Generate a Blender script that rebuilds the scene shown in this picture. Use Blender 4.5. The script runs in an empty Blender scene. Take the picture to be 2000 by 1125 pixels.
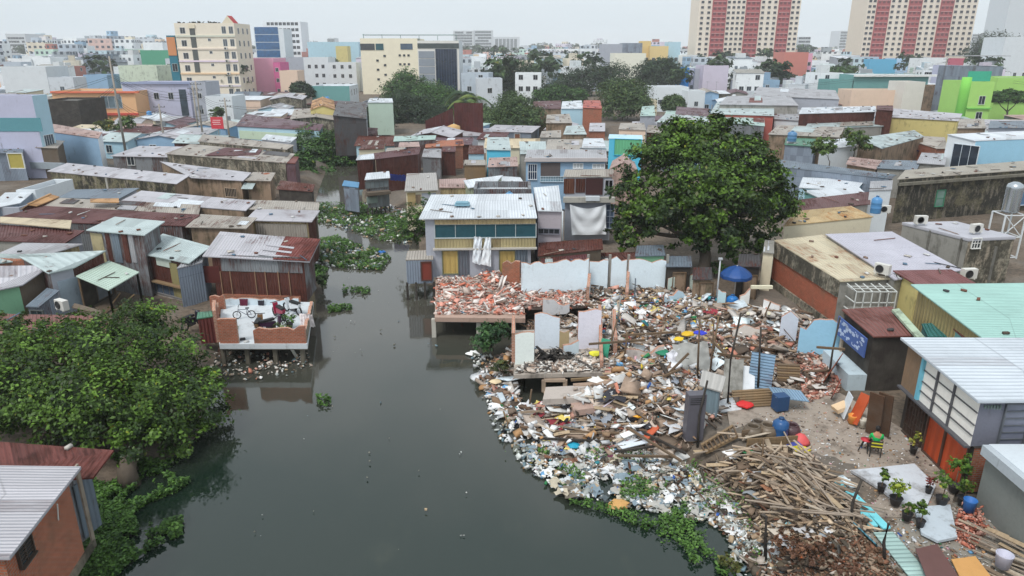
import bpy, math, random
import numpy as np
from mathutils import Vector as V, noise as mnoise
random.seed(7); RNG = np.random.default_rng(11)
sc = bpy.context.scene; COL = sc.collection
# ---------------------------------------------------------------- camera geometry of the drone shot
H = 17.0; FPX = 1380.0; TH = math.radians(18.7); CT, ST = math.cos(TH), math.sin(TH)
def ray(px, py):
    a = (px - 1000) / FPX; b = (562.5 - py) / FPX
    return V((a, CT + b * ST, -ST + b * CT))
def P(px, py, z=0.0):
    d = ray(px, py); t = (z - H) / d.z
    return V((d.x * t, d.y * t, z))
def Q(px, py, Y):
    d = ray(px, py); t = Y / d.y
    return V((d.x * t, Y, H + d.z * t))
# ---------------------------------------------------------------- materials
MATS = {}
def lin(c): return tuple(((x / 255 / 12.92) if x <= 10 else ((x / 255 + .055) / 1.055) ** 2.4) for x in c)
class NT:
    def __init__(s, name):
        s.m = bpy.data.materials.new(name); s.m.use_nodes = True; s.t = s.m.node_tree
        s.b = s.t.nodes['Principled BSDF']; s.o = s.t.nodes['Material Output']
    def n(s, typ, **k):
        x = s.t.nodes.new(typ)
        for a, b in k.items(): setattr(x, a, b)
        return x
    def l(s, a, b): s.t.links.new(a, b)
    def math(s, op, a, b=None, clamp=False):
        x = s.n('ShaderNodeMath', operation=op); x.use_clamp = clamp
        for i, v in enumerate((a, b)):
            if v is None: continue
            if isinstance(v, (int, float)): x.inputs[i].default_value = v
            else: s.l(v, x.inputs[i])
        return x.outputs[0]
    def noise(s, vec, scale, detail=4, rough=.6):
        x = s.n('ShaderNodeTexNoise'); x.inputs['Scale'].default_value = scale
        x.inputs['Detail'].default_value = detail; x.inputs['Roughness'].default_value = rough
        s.l(vec, x.inputs['Vector']); return x.outputs['Fac']
    def ramp(s, fac, a, b, c0=0., c1=1.):
        x = s.n('ShaderNodeMapRange'); x.clamp = True
        for i, v in ((1, a), (2, b), (3, c0), (4, c1)): x.inputs[i].default_value = v
        s.l(fac, x.inputs[0]); return x.outputs[0]
    def mix(s, fac, a, b, mode='MIX'):
        x = s.n('ShaderNodeMix', data_type='RGBA', blend_type=mode)
        if isinstance(fac, (int, float)): x.inputs[0].default_value = fac
        else: s.l(fac, x.inputs[0])
        for i, v in ((6, a), (7, b)):
            if isinstance(v, tuple): x.inputs[i].default_value = (*v[:3], 1)
            else: s.l(v, x.inputs[i])
        return x.outputs[2]
    def mapping(s, vec, sc_):
        x = s.n('ShaderNodeMapping'); x.inputs['Scale'].default_value = sc_; s.l(vec, x.inputs[0]); return x.outputs[0]
    def uv(s): return s.n('ShaderNodeTexCoord').outputs['UV']
    def pos(s): return s.n('ShaderNodeNewGeometry').outputs['Position']
    def fin(s, col, rough=.8, bump=None, bd=.02, bs=1., metal=0., spec=.3):
        s.l(col, s.b.inputs['Base Color']) if not isinstance(col, tuple) else s.b.inputs['Base Color'].default_value.__setitem__(slice(0, 3), col[:3])
        if isinstance(rough, (int, float)): s.b.inputs['Roughness'].default_value = rough
        else: s.l(rough, s.b.inputs['Roughness'])
        s.b.inputs['Metallic'].default_value = metal; s.b.inputs['Specular IOR Level'].default_value = spec
        if bump is not None:
            x = s.n('ShaderNodeBump'); x.inputs['Distance'].default_value = bd; x.inputs['Strength'].default_value = bs
            s.l(bump, x.inputs['Height']); s.l(x.outputs[0], s.b.inputs['Normal'])
        return s.m
def cached(f):
    def g(*a, **k):
        key = (f.__name__, a, tuple(sorted(k.items())))
        if key not in MATS: MATS[key] = f(*a, **k)
        return MATS[key]
    return g
@cached
def tin(c, rust=.25, rc=(96, 48, 36), pitch=.2, var=.25, sheets=True):
    """corrugated sheet metal; ridges run along v; each lapped sheet has its own tone"""
    s = NT('corrugated_metal'); uv = s.uv(); base = lin(c); g = s.n('ShaderNodeSeparateXYZ'); s.l(uv, g.inputs[0])
    u, v = g.outputs[0], g.outputs[1]; ps = s.pos()
    col = base
    if sheets:
        cu = s.math('FLOOR', s.math('DIVIDE', u, .82)); cv = s.math('FLOOR', s.math('DIVIDE', v, 2.4))
        cb = s.n('ShaderNodeCombineXYZ'); s.l(cu, cb.inputs[0]); s.l(cv, cb.inputs[1])
        ob = s.n('ShaderNodeObjectInfo'); s.l(ob.outputs['Random'], cb.inputs[2])
        wn = s.n('ShaderNodeTexWhiteNoise'); s.l(cb.outputs[0], wn.inputs[0])
        w = wn.outputs['Value']
        col = s.mix(s.math('MULTIPLY', s.math('POWER', w, 2.), var * 2.2), base, tuple(x * .5 for x in base))
        rm = s.ramp(w, 1 - rust * .35, 1 - rust * .35 + .01, 0, .38)
    big = s.noise(ps, .35, 5); st = s.noise(s.mapping(uv, (5, .55, 1)), 1.3, 5, .7)
    col = s.mix(s.ramp(big, .35, .75, 0, .55), col, tuple(x * .62 for x in base))
    rr = s.math('ADD', s.math('MULTIPLY', big, .55), s.math('MULTIPLY', st, .45))
    t = .62 - rust * .26
    rf = s.ramp(rr, t, t + .1, 0, .92)
    if sheets: rf = s.math('ADD', rf, s.math('MULTIPLY', rm, s.ramp(st, .35, .6)), True)
    rcol = s.mix(s.ramp(s.noise(ps, 2.3, 6), .35, .65), lin(rc), tuple(x * .45 for x in lin(rc)))
    col = s.mix(rf, col, rcol)
    # streaky dirt and lap seams, then a darker tone in the corrugation troughs
    dirt = s.noise(s.mapping(uv, (9, .7, 1)), 1.0, 6, .75)
    col = s.mix(s.ramp(dirt, .5, .8, 0, .5), col, tuple(x * .45 for x in base))
    fr = s.math('ABSOLUTE', s.math('SUBTRACT', s.math('FRACT', s.math('DIVIDE', v, 2.4)), .5))
    col = s.mix(s.ramp(fr, .485, .497, 0, .5), col, tuple(x * .4 for x in base))
    wv = s.math('SINE', s.math('MULTIPLY', u, 2 * math.pi / pitch))
    col = s.mix(s.ramp(wv, -1, 1, .22, 0), col, tuple(x * .5 for x in base))
    bm = s.math('ADD', wv, s.math('MULTIPLY', big, 1.5))
    return s.fin(col, s.ramp(rf, 0, 1, .5, .9), bm, .03, .8, 0, .35)
@cached
def plaster(c, grime=.4, gc=(70, 66, 56), scale=.7, rough=.85):
    s = NT('painted_plaster'); ps = s.pos(); base = lin(c); gl = lin(gc)
    a = s.noise(ps, scale, 6, .65); b = s.noise(s.mapping(ps, (1.6, 1.6, .28)), 1.5, 6, .7); f = s.noise(ps, 7, 4)
    col = s.mix(s.ramp(a, .3, .7, 0, .35), base, tuple(x * .78 for x in base))
    k = s.math('ADD', s.math('MULTIPLY', a, .5), s.math('MULTIPLY', b, .5)); t = .66 - grime * .28
    col = s.mix(s.ramp(k, t, t + .14, 0, min(.95, .45 + grime * .6)), col, s.mix(s.ramp(f, .4, .62), gl, tuple(x * .5 for x in gl)))
    col = s.mix(s.ramp(f, .5, .8, 0, .25), col, tuple(x * .6 for x in base))
    return s.fin(col, rough, f, .03, .5)
@cached
def peeled(c=(120, 115, 90), c2=(52, 50, 44), c3=(150, 140, 125)):
    """old render: black mould, olive moss and bare patches"""
    s = NT('weathered_render'); ps = s.pos(); a = s.noise(ps, .55, 8, .72); b = s.noise(s.mapping(ps, (1.3, 1.3, .35)), 1.7, 7, .7); f = s.noise(ps, 6, 5)
    col = s.mix(s.ramp(a, .42, .52), lin(c), lin(c2)); col = s.mix(s.ramp(b, .52, .6, 0, .8), col, lin(c3))
    col = s.mix(s.ramp(f, .42, .68, 0, .65), col, tuple(x * .35 for x in lin(c2)))
    return s.fin(col, .95, f, .04, .6)
@cached
def brick(c=(176, 98, 70), m=(150, 132, 118), grime=.2, bw=.22, bh=.09):
    s = NT('brickwork'); uv = s.uv(); t = s.n('ShaderNodeTexBrick'); s.l(uv, t.inputs['Vector'])
    t.inputs['Color1'].default_value = (*lin(c), 1); t.inputs['Color2'].default_value = (*[x * .72 for x in lin(c)], 1); t.inputs['Mortar'].default_value = (*lin(m), 1)
    t.inputs['Scale'].default_value = 1; t.inputs['Brick Width'].default_value = bw; t.inputs['Row Height'].default_value = bh; t.inputs['Mortar Size'].default_value = .012
    ps = s.pos(); a = s.noise(ps, .8, 6, .7); f = s.noise(ps, 5, 5)
    col = s.mix(s.ramp(a, .55 - grime * .2, .75 - grime * .2, 0, .7), t.outputs['Color'], lin((112, 98, 80)))
    col = s.mix(s.ramp(f, .45, .75, 0, .45), col, lin((120, 74, 56)))
    return s.fin(col, .92, t.outputs['Fac'], -.02, .6)
@cached
def wood(c=(120, 98, 76), k=.5):
    s = NT('weathered_wood'); tc = s.n('ShaderNodeTexCoord').outputs['Object']; base = lin(c); ob = s.n('ShaderNodeObjectInfo')
    a = s.noise(s.mapping(s.uv(), (9, 1, 1)), 2, 5, .7); b = s.noise(s.pos(), 1.1, 4)
    col = s.mix(s.ramp(a, .3, .7, 0, .7), base, tuple(x * .5 for x in base))
    col = s.mix(s.ramp(b, .4, .7, 0, .35), col, lin((110, 106, 98)))
    col = s.mix(s.math('MULTIPLY', ob.outputs['Random'], k), col, tuple(x * .5 for x in base))
    return s.fin(col, .9, a, .01, .5)
@cached
def paint(c, rough=.55, dirt=.3, metal=0.):
    s = NT('paint'); ps = s.pos(); base = lin(c); a = s.noise(ps, 2.2, 5, .7)
    col = s.mix(s.ramp(a, .45, .8, 0, dirt), base, tuple(x * .45 for x in base))
    return s.fin(col, rough, a, .01, .3, metal, .4)
@cached
def glass(c=(36, 48, 58), rough=.15):
    s = NT('window_glass'); a = s.noise(s.pos(), .6, 3); base = lin(c)
    return s.fin(s.mix(s.ramp(a, .3, .7), base, tuple(x * .5 for x in base)), rough, None, spec=.6)
@cached
def vcol(rough=.85, spec=.2, k=.35, scale=6., trans=0.):
    s = NT('mixed_colour'); at = s.n('ShaderNodeAttribute'); at.attribute_name = 'Col'; a = s.noise(s.pos(), scale, 4)
    col = s.mix(s.ramp(a, .4, .75, 0, k), at.outputs['Color'], s.mix(.65, at.outputs['Color'], (0, 0, 0)))
    m = s.fin(col, rough, a, .02, .5, 0, spec)
    if trans:
        tr = s.n('ShaderNodeBsdfTranslucent'); s.l(s.mix(.5, col, (.10, .16, .01)), tr.inputs[0]); mx = s.n('ShaderNodeMixShader'); mx.inputs[0].default_value = trans
        s.l(s.b.outputs[0], mx.inputs[1]); s.l(tr.outputs[0], mx.inputs[2]); s.l(mx.outputs[0], s.o.inputs[0])
    return m
@cached
def facade(wf=.5, hf=.45, pw=3.2, ph=3.3):
    """far-off walls: colour from the mesh, rows of window openings as surface pattern"""
    s = NT('distant_facade'); at = s.n('ShaderNodeAttribute'); at.attribute_name = 'Col'; g = s.n('ShaderNodeSeparateXYZ'); s.l(s.uv(), g.inputs[0])
    fu = s.math('FRACT', s.math('DIVIDE', g.outputs[0], pw)); fv = s.math('FRACT', s.math('DIVIDE', g.outputs[1], ph))
    iu = s.math('LESS_THAN', s.math('ABSOLUTE', s.math('SUBTRACT', fu, .5)), wf / 2); iv = s.math('LESS_THAN', s.math('ABSOLUTE', s.math('SUBTRACT', fv, .5)), hf / 2)
    cb = s.n('ShaderNodeCombineXYZ'); s.l(s.math('FLOOR', s.math('DIVIDE', g.outputs[0], pw)), cb.inputs[0]); s.l(s.math('FLOOR', s.math('DIVIDE', g.outputs[1], ph)), cb.inputs[1]); s.l(at.outputs['Fac'], cb.inputs[2])
    wn = s.n('ShaderNodeTexWhiteNoise'); s.l(cb.outputs[0], wn.inputs[0])
    k = s.math('MULTIPLY', s.math('MULTIPLY', iu, iv), s.math('LESS_THAN', wn.outputs['Value'], .7))
    a = s.noise(s.pos(), .3, 5)
    col = s.mix(s.ramp(a, .4, .7, 0, .35), at.outputs['Color'], s.mix(.5, at.outputs['Color'], (.1, .1, .1)))
    return s.fin(s.mix(k, col, lin((70, 80, 90))), .8)
# ---------------------------------------------------------------- mesh builder
OFF = {}
def tag(o, label=None, cat=None, group=None, kind=None):
    if label: o['label'] = label
    if cat: o['category'] = cat
    if group: o['group'] = group
    if kind: o['kind'] = kind
    return o
def empty(name, loc, label, cat, group=None):
    o = bpy.data.objects.new(name, None); COL.objects.link(o); o.location = loc; OFF[o.name] = V(loc)
    o.empty_display_size = .3
    return tag(o, label, cat, group)
def link(name, me, mats, parent=None, loc=None):
    for m in mats: me.materials.append(m)
    o = bpy.data.objects.new(name, me); COL.objects.link(o)
    if parent is not None: o.parent = parent; OFF[o.name] = OFF[parent.name]
    elif loc is not None: o.location = loc; OFF[o.name] = V(loc)
    else: OFF[o.name] = V((0, 0, 0))
    return o
class MB:
    def __init__(s): s.v = []; s.f = []; s.uv = []; s.m = []; s.sm = []
    def poly(s, pts, m=0, uv=None, smooth=False):
        i = len(s.v); pts = [V(p) for p in pts]; s.v += pts; s.f.append(tuple(range(i, i + len(pts)))); s.m.append(m); s.sm.append(smooth)
        if uv is None:
            o = pts[0]; e = (pts[1] - o); L = e.length or 1; e = e / L; nrm = e.cross(pts[-1] - o); nrm = nrm.normalized() if nrm.length > 1e-9 else V((0, 0, 1)); t = nrm.cross(e)
            uv = [((p - o).dot(e), (p - o).dot(t)) for p in pts]
        s.uv += [tuple(x) for x in uv]; return s
    def hexa(s, b, t, m=0, mt=None):
        """solid from 4 bottom and 4 top corners (counter-clockwise from above)"""
        s.poly(list(reversed(b)), m); s.poly(t, m if mt is None else mt)
        for i in range(4):
            j = (i + 1) % 4; s.poly([b[i], b[j], t[j], t[i]], m)
        return s
    def box(s, c, size, rz=0, m=0, ax=None):
        c = V(c); hx, hy, hz = size[0] / 2, size[1] / 2, size[2] / 2
        if ax is None: cx, sx = math.cos(rz), math.sin(rz); X, Y, Z = V((cx, sx, 0)), V((-sx, cx, 0)), V((0, 0, 1))
        else: X, Y, Z = ax
        b = [c + X * a * hx + Y * d * hy - Z * hz for a, d in ((-1, -1), (1, -1), (1, 1), (-1, 1))]
        t = [p + Z * 2 * hz for p in b]; return s.hexa(b, t, m)
    def beam(s, p, q, w=.08, h=.08, m=0):
        p, q = V(p), V(q); Z = (q - p); L = Z.length; Z = Z / L; X = Z.cross(V((0, 0, 1)))
        X = X.normalized() if X.length > 1e-3 else V((1, 0, 0)); Y = Z.cross(X); return s.box((p + q) / 2, (w, h, L), 0, m, (X, Y, Z))
    def tube(s, pts, r, n=8, m=0, smooth=True):
        rings = []; rs = r if isinstance(r, (list, tuple)) else [r] * len(pts); pts = [V(p) for p in pts]
        for k, p in enumerate(pts):
            d = (pts[min(k + 1, len(pts) - 1)] - pts[max(k - 1, 0)]).normalized(); X = d.cross(V((0, 0, 1)))
            X = X.normalized() if X.length > 1e-2 else V((1, 0, 0)); Y = d.cross(X)
            rings.append([p + (X * math.cos(a * 2 * math.pi / n) + Y * math.sin(a * 2 * math.pi / n)) * rs[k] for a in range(n)])
        i0 = len(s.v)
        for rg in rings: s.v += rg
        for k in range(len(rings) - 1):
            for a in range(n):
                b = (a + 1) % n; s.f.append((i0 + k * n + a, i0 + k * n + b, i0 + (k + 1) * n + b, i0 + (k + 1) * n + a)); s.m.append(m); s.sm.append(smooth)
                s.uv += [(a * .1, k), (b * .1, k), (b * .1, k + 1), (a * .1, k + 1)]
        for k in (0, len(rings) - 1):
            s.f.append(tuple(i0 + k * n + (a if k else n - 1 - a) for a in range(n))); s.m.append(m); s.sm.append(False); s.uv += [(0, 0)] * n
        return s
    def lathe(s, c, prof, n=16, m=0, smooth=True):
        return s.tube_rings([[V(c) + V((r * math.cos(a * 2 * math.pi / n), r * math.sin(a * 2 * math.pi / n), z)) for a in range(n)] for r, z in prof], m, smooth)
    def tube_rings(s, rings, m=0, smooth=True, cap=True):
        i0 = len(s.v); n = len(rings[0])
        for rg in rings: s.v += rg
        for k in range(len(rings) - 1):
            for a in range(n):
                b = (a + 1) % n; s.f.append((i0 + k * n + a, i0 + k * n + b, i0 + (k + 1) * n + b, i0 + (k + 1) * n + a)); s.m.append(m); s.sm.append(smooth); s.uv += [(a * .1, k * .2), (b * .1, k * .2), (b * .1, k * .2 + .2), (a * .1, k * .2 + .2)]
        if cap:
            for k in (0, len(rings) - 1):
                s.f.append(tuple(i0 + k * n + (a if k else n - 1 - a) for a in range(n))); s.m.append(m); s.sm.append(False); s.uv += [(0, 0)] * n
        return s
    def grid(s, fn, nu, nv, m=0, smooth=True, us=1., vs=1.):
        i0 = len(s.v)
        for j in range(nv + 1):
            for i in range(nu + 1): s.v.append(V(fn(i / nu, j / nv)))
        for j in range(nv):
            for i in range(nu):
                q = i0 + j * (nu + 1) + i; s.f.append((q, q + 1, q + nu + 2, q + nu + 1)); s.m.append(m); s.sm.append(smooth)
                s.uv += [(i / nu * us, j / nv * vs), ((i + 1) / nu * us, j / nv * vs), ((i + 1) / nu * us, (j + 1) / nv * vs), (i / nu * us, (j + 1) / nv * vs)]
        return s
    def mesh(s, name, off=V((0, 0, 0))):
        me = bpy.data.meshes.new(name); me.from_pydata([tuple(p - off) for p in s.v], [], s.f)
        me.polygons.foreach_set('material_index', s.m); me.polygons.foreach_set('use_smooth', s.sm)
        ul = me.uv_layers.new(name='UVMap'); ul.data.foreach_set('uv', [c for p in s.uv for c in p]); me.update(); return me
    def build(s, name, mats, parent=None, loc=None):
        if not isinstance(mats, (list, tuple)): mats = [mats]
        off = OFF[parent.name] if parent is not None else (V(loc) if loc is not None else V((0, 0, 0)))
        return link(name, s.mesh(name, off), mats, parent, loc)
    def solo(s, name, mats, label, cat, group=None, kind=None, loc=None):
        """a thing that is one mesh; origin at its base"""
        if loc is None:
            n = len(s.v); loc = V((sum(p.x for p in s.v) / n, sum(p.y for p in s.v) / n, min(p.z for p in s.v)))
        return tag(s.build(name, mats, None, loc), label, cat, group, kind)
def copy_tree(o, dloc=None, label=None, parent=None):
    c = o.copy(); COL.objects.link(c); c.parent = parent
    if dloc is not None: c.location = dloc
    if label: c['label'] = label
    for ch in o.children: copy_tree(ch, None, None, c)
    return c
# ---------------------------------------------------------------- big numpy meshes
def np_mesh(name, verts, faces, cols, mat, smooth=False, parent=None):
    n, k = faces.shape; me = bpy.data.meshes.new(name); me.vertices.add(len(verts)); me.vertices.foreach_set('co', verts.astype(np.float32).ravel())
    me.loops.add(n * k); me.loops.foreach_set('vertex_index', faces.astype(np.int32).ravel()); me.polygons.add(n)
    me.polygons.foreach_set('loop_start', np.arange(0, n * k, k, dtype=np.int32)); me.polygons.foreach_set('loop_total', np.full(n, k, dtype=np.int32))
    if smooth: me.polygons.foreach_set('use_smooth', np.ones(n, bool))
    if cols is not None:
        a = me.color_attributes.new('Col', 'FLOAT_COLOR', 'POINT'); c4 = np.ones((len(verts), 4), np.float32); c4[:, :3] = cols; a.data.foreach_set('color', c4.ravel())
    me.update(calc_edges=True); me.validate(); me.materials.append(mat)
    o = bpy.data.objects.new(name, me); COL.objects.link(o)
    OFF[o.name] = V((0, 0, 0))
    if parent is not None:
        o.parent = parent; L = parent.location; me.transform(__import__('mathutils').Matrix.Translation(-OFF[parent.name])); OFF[o.name] = OFF[parent.name]
    return o
def rotm(n, tilt=.3):
    a = RNG.uniform(0, 2 * math.pi, n); b = RNG.normal(0, tilt, n); c = RNG.normal(0, tilt, n)
    ca, sa, cb, sb, cc, s_ = np.cos(a), np.sin(a), np.cos(b), np.sin(b), np.cos(c), np.sin(c); z = np.zeros(n); o = np.ones(n)
    Rz = np.stack([ca, -sa, z, sa, ca, z, z, z, o], 1).reshape(n, 3, 3); Rx = np.stack([o, z, z, z, cb, -sb, z, sb, cb], 1).reshape(n, 3, 3); Ry = np.stack([cc, z, s_, z, o, z, -s_, z, cc], 1).reshape(n, 3, 3)
    return Rz @ Rx @ Ry
CUBE = np.array([[-1, -1, -1], [1, -1, -1], [1, 1, -1], [-1, 1, -1], [-1, -1, 1], [1, -1, 1], [1, 1, 1], [-1, 1, 1]], float) * .5
CF = np.array([[3, 2, 1, 0], [4, 5, 6, 7], [0, 1, 5, 4], [1, 2, 6, 5], [2, 3, 7, 6], [3, 0, 4, 7]])
def shards(name, pos, size, cols, mat, tilt=.35, jit=.18, parent=None):
    n = len(pos); v = CUBE[None] + RNG.uniform(-jit, jit, (n, 8, 3)); v = v * size[:, None, :]; v = np.einsum('nij,nkj->nki', rotm(n, tilt), v) + pos[:, None, :]
    f = CF[None] + (np.arange(n) * 8)[:, None, None]
    return np_mesh(name, v.reshape(-1, 3), f.reshape(-1, 4), np.repeat(cols, 8, 0), mat, False, parent)
def pal(n, colors, w=None, var=.25):
    c = np.array([lin(x) for x in colors]); w = None if w is None else np.array(w, float) / sum(w); i = RNG.choice(len(c), n, p=w)
    return np.clip(c[i] * RNG.uniform(1 - var, 1 + var, (n, 1)), 0, .95)
def inpoly(x, y, poly):
    r = np.zeros(x.shape, bool); n = len(poly)
    for i in range(n):
        x0, y0 = poly[i]; x1, y1 = poly[(i + 1) % n]
        if y0 == y1: continue
        c = ((y0 > y) != (y1 > y)) & (x < (x1 - x0) * (y - y0) / (y1 - y0) + x0); r ^= c
    return r
def pdist(x, y, poly, closed=True):
    d = np.full(x.shape, 1e9); n = len(poly)
    for i in range(n if closed else n - 1):
        x0, y0 = poly[i]; x1, y1 = poly[(i + 1) % n]; ex, ey = x1 - x0, y1 - y0; L = ex * ex + ey * ey + 1e-9
        t = np.clip(((x - x0) * ex + (y - y0) * ey) / L, 0, 1); d = np.minimum(d, np.hypot(x - x0 - t * ex, y - y0 - t * ey))
    return d
def wpoly(px, z=0.): return [tuple(P(a, b, z)[:2]) for a, b in px]
def sample(poly, n):
    xs = [p[0] for p in poly]; ys = [p[1] for p in poly]; out = np.zeros((0, 2))
    while len(out) < n:
        q = np.stack([RNG.uniform(min(xs), max(xs), n * 2), RNG.uniform(min(ys), max(ys), n * 2)], 1); out = np.concatenate([out, q[inpoly(q[:, 0], q[:, 1], poly)]])
    return out[:n]
# ---------------------------------------------------------------- terrain
CANAL = [(-30, -25), (-14.5, 6), (-14.6, 12)] + wpoly([(160, 1060), (185, 985), (240, 935), (330, 905), (392, 860), (418, 790), (425, 715), (440, 668), (500, 640), (590, 615), (612, 560), (612, 500), (615, 440), (620, 400), (626, 372), (640, 335), (662, 300), (682, 272), (690, 240),
    (745, 240), (742, 285), (712, 318), (700, 350), (708, 388), (760, 404), (798, 425), (812, 470), (818, 550), (880, 580), (950, 600), (985, 650), (990, 700), (975, 735), (995, 780), (1030, 832), (1120, 858), (1240, 885), (1335, 925), (1400, 975), (1450, 1030), (1500, 1100)]) + [(8.5, 12), (9, 6), (22, -25)]
MOUNDS = [(P(1230, 600, 1), 5, .9), (P(1330, 640, 1), 4, .9), (P(1450, 650, 1), 4, 1.0), (P(1290, 700, 1), 3, .9), (P(1200, 770, .6), 2.6, .7), (P(1420, 900, .6), 2.6, .5), (P(1560, 960, .7), 3, .6), (P(1520, 640, 1), 2.5, .7), (P(1100, 590, 1), 3, .5), (P(1250, 840, .5), 2, .5)]
def _pit(x0, x1, yf, yb, z): a, b, c = P(x0, yf, 1.35), P(x1, yf, 1.35), P(x0, yb, 1.35); return (a.x, b.x, a.y - 1.6, c.y, z)
PITS = [_pit(1003, 1196, 732, 660, -.15), _pit(1022, 1148, 600, 577, .2), _pit(849, 1030, 620, 541, -.2)]
def gh(x, y):
    x = np.asarray(x, float); y = np.asarray(y, float)
    d = pdist(x, y, CANAL); ins = inpoly(x, y, CANAL)
    h = np.where(ins, -.15 - np.minimum(d * .5, 1.2), np.minimum(1.0, -.15 + d * .55))
    for c, r, a in MOUNDS: h = h + np.where(ins, 0, .38) * a * np.exp(-((x - c.x) ** 2 + (y - c.y) ** 2) / (r * r)) * np.clip(d * .5, 0, 1)
    for a, b, c_, d_, z in PITS: k = (x > a) & (x < b) & (y > c_) & (y < d_); h = np.where(k, np.minimum(h, z), h)
    h = h + np.where(ins, 0, .06) * (np.sin(x * 2.1 + np.sin(y * 1.3) * 2) * np.cos(y * 1.7 + x * .4)) * np.clip(d, 0, 1)
    return h
def g1(x, y): return float(gh(np.array([x]), np.array([y]))[0])
def build_ground():
    xs = np.concatenate([[-4800, -1500, -600, -250, -120], np.arange(-60, 60.1, .6), [120, 250, 600, 1500, 4800]])
    ys = np.concatenate([[-400, -60], np.arange(-12, 185, .6), [190, 205, 240, 300, 450, 800, 1600, 2800, 3700]])
    X, Y = np.meshgrid(xs, ys); Z = gh(X.ravel(), Y.ravel()); nx, ny = len(xs), len(ys)
    i = (np.arange(ny - 1)[:, None] * nx + np.arange(nx - 1)[None]).ravel()
    s = NT('earth_and_grit'); ps = s.pos(); a = s.noise(ps, .5, 7, .7); b = s.noise(ps, 4, 6, .7); c = s.noise(ps, .12, 4)
    col = s.mix(s.ramp(a, .35, .65), lin((122, 108, 94)), lin((88, 78, 68))); col = s.mix(s.ramp(b, .45, .7, 0, .7), col, lin((60, 54, 48)))
    col = s.mix(s.ramp(c, .5, .6, 0, .4), col, lin((120, 116, 110)))
    o = np_mesh('ground', np.stack([X.ravel(), Y.ravel(), Z], 1), np.stack([i, i + 1, i + nx + 1, i + nx], 1), None, s.fin(col, .95, b, .06, .8), True)
    tag(o, kind='structure')
def build_water():
    s = NT('canal_water'); ps = s.pos(); a = s.noise(s.mapping(ps, (1, .6, 1)), .10, 3, .5); b = s.noise(ps, 3.2, 3, .5); c = s.noise(ps, .55, 4)
    g = s.n('ShaderNodeSeparateXYZ'); s.l(ps, g.inputs[0])
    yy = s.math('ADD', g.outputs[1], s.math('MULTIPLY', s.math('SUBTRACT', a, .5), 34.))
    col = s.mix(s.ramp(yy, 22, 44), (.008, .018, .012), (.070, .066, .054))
    h = s.math('ADD', s.math('MULTIPLY', b, .35), c)
    s.b.inputs['IOR'].default_value = 1.62
    s.fin(s.mix(s.ramp(s.noise(s.mapping(ps, (1, .5, 1)), .35, 9, .8), .56, .74, 0, .3), col, lin((84, 86, 70))), s.ramp(c, .3, .7, .02, .10), h, .012, .4, 0, .5); s.b.inputs['IOR'].default_value = 1.62
    m = MB(); m.poly([(-26, -30, 0), (26, -30, 0), (26, 183, 0), (-70, 183, 0)])
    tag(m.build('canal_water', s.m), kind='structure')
# ---------------------------------------------------------------- houses and sheds
ROOFS = []; KEEP = []; OCC = []
def project(x, y, z):
    d = V((x, y, z - H)); dep = d.y * CT - d.z * ST; return 1000 + FPX * d.x / dep, 562.5 - FPX * (d.y * ST + d.z * CT) / dep
def keeps(x, y, z, w):
    px, py = project(x, y, z); r = w * .5 * FPX / y
    return any(y < Y - 2 and px + r > a and px - r < b and py < yb for a, b, yb, Y in KEEP)   # footprints already taken: x, y, radius
TINS = {'grey': ((176, 176, 180), .2), 'lav': ((194, 192, 198), .16), 'rust': ((104, 66, 58), .75), 'tan': ((176, 168, 158), .3), 'aqua': ((190, 204, 204), .12), 'white': ((222, 228, 234), .04),
        'mint': ((180, 206, 198), .12), 'red': ((122, 62, 52), .6), 'dark': ((86, 84, 86), .4), 'pink': ((186, 158, 150), .3), 'cream': ((214, 198, 168), .35), 'blue': ((96, 150, 190), .1),
        'orange': ((196, 150, 100), .4), 'olive': ((150, 146, 110), .3), 'wine': ((94, 52, 54), .5), 'steel': ((120, 132, 144), .3), 'green': ((90, 140, 116), .15), 'plum': ((112, 88, 96), .4)}
def T(k):
    if not isinstance(k, str): return k
    if k in TINS: c, r = TINS[k]; return tin(c, r)
    return W(k)
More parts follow.
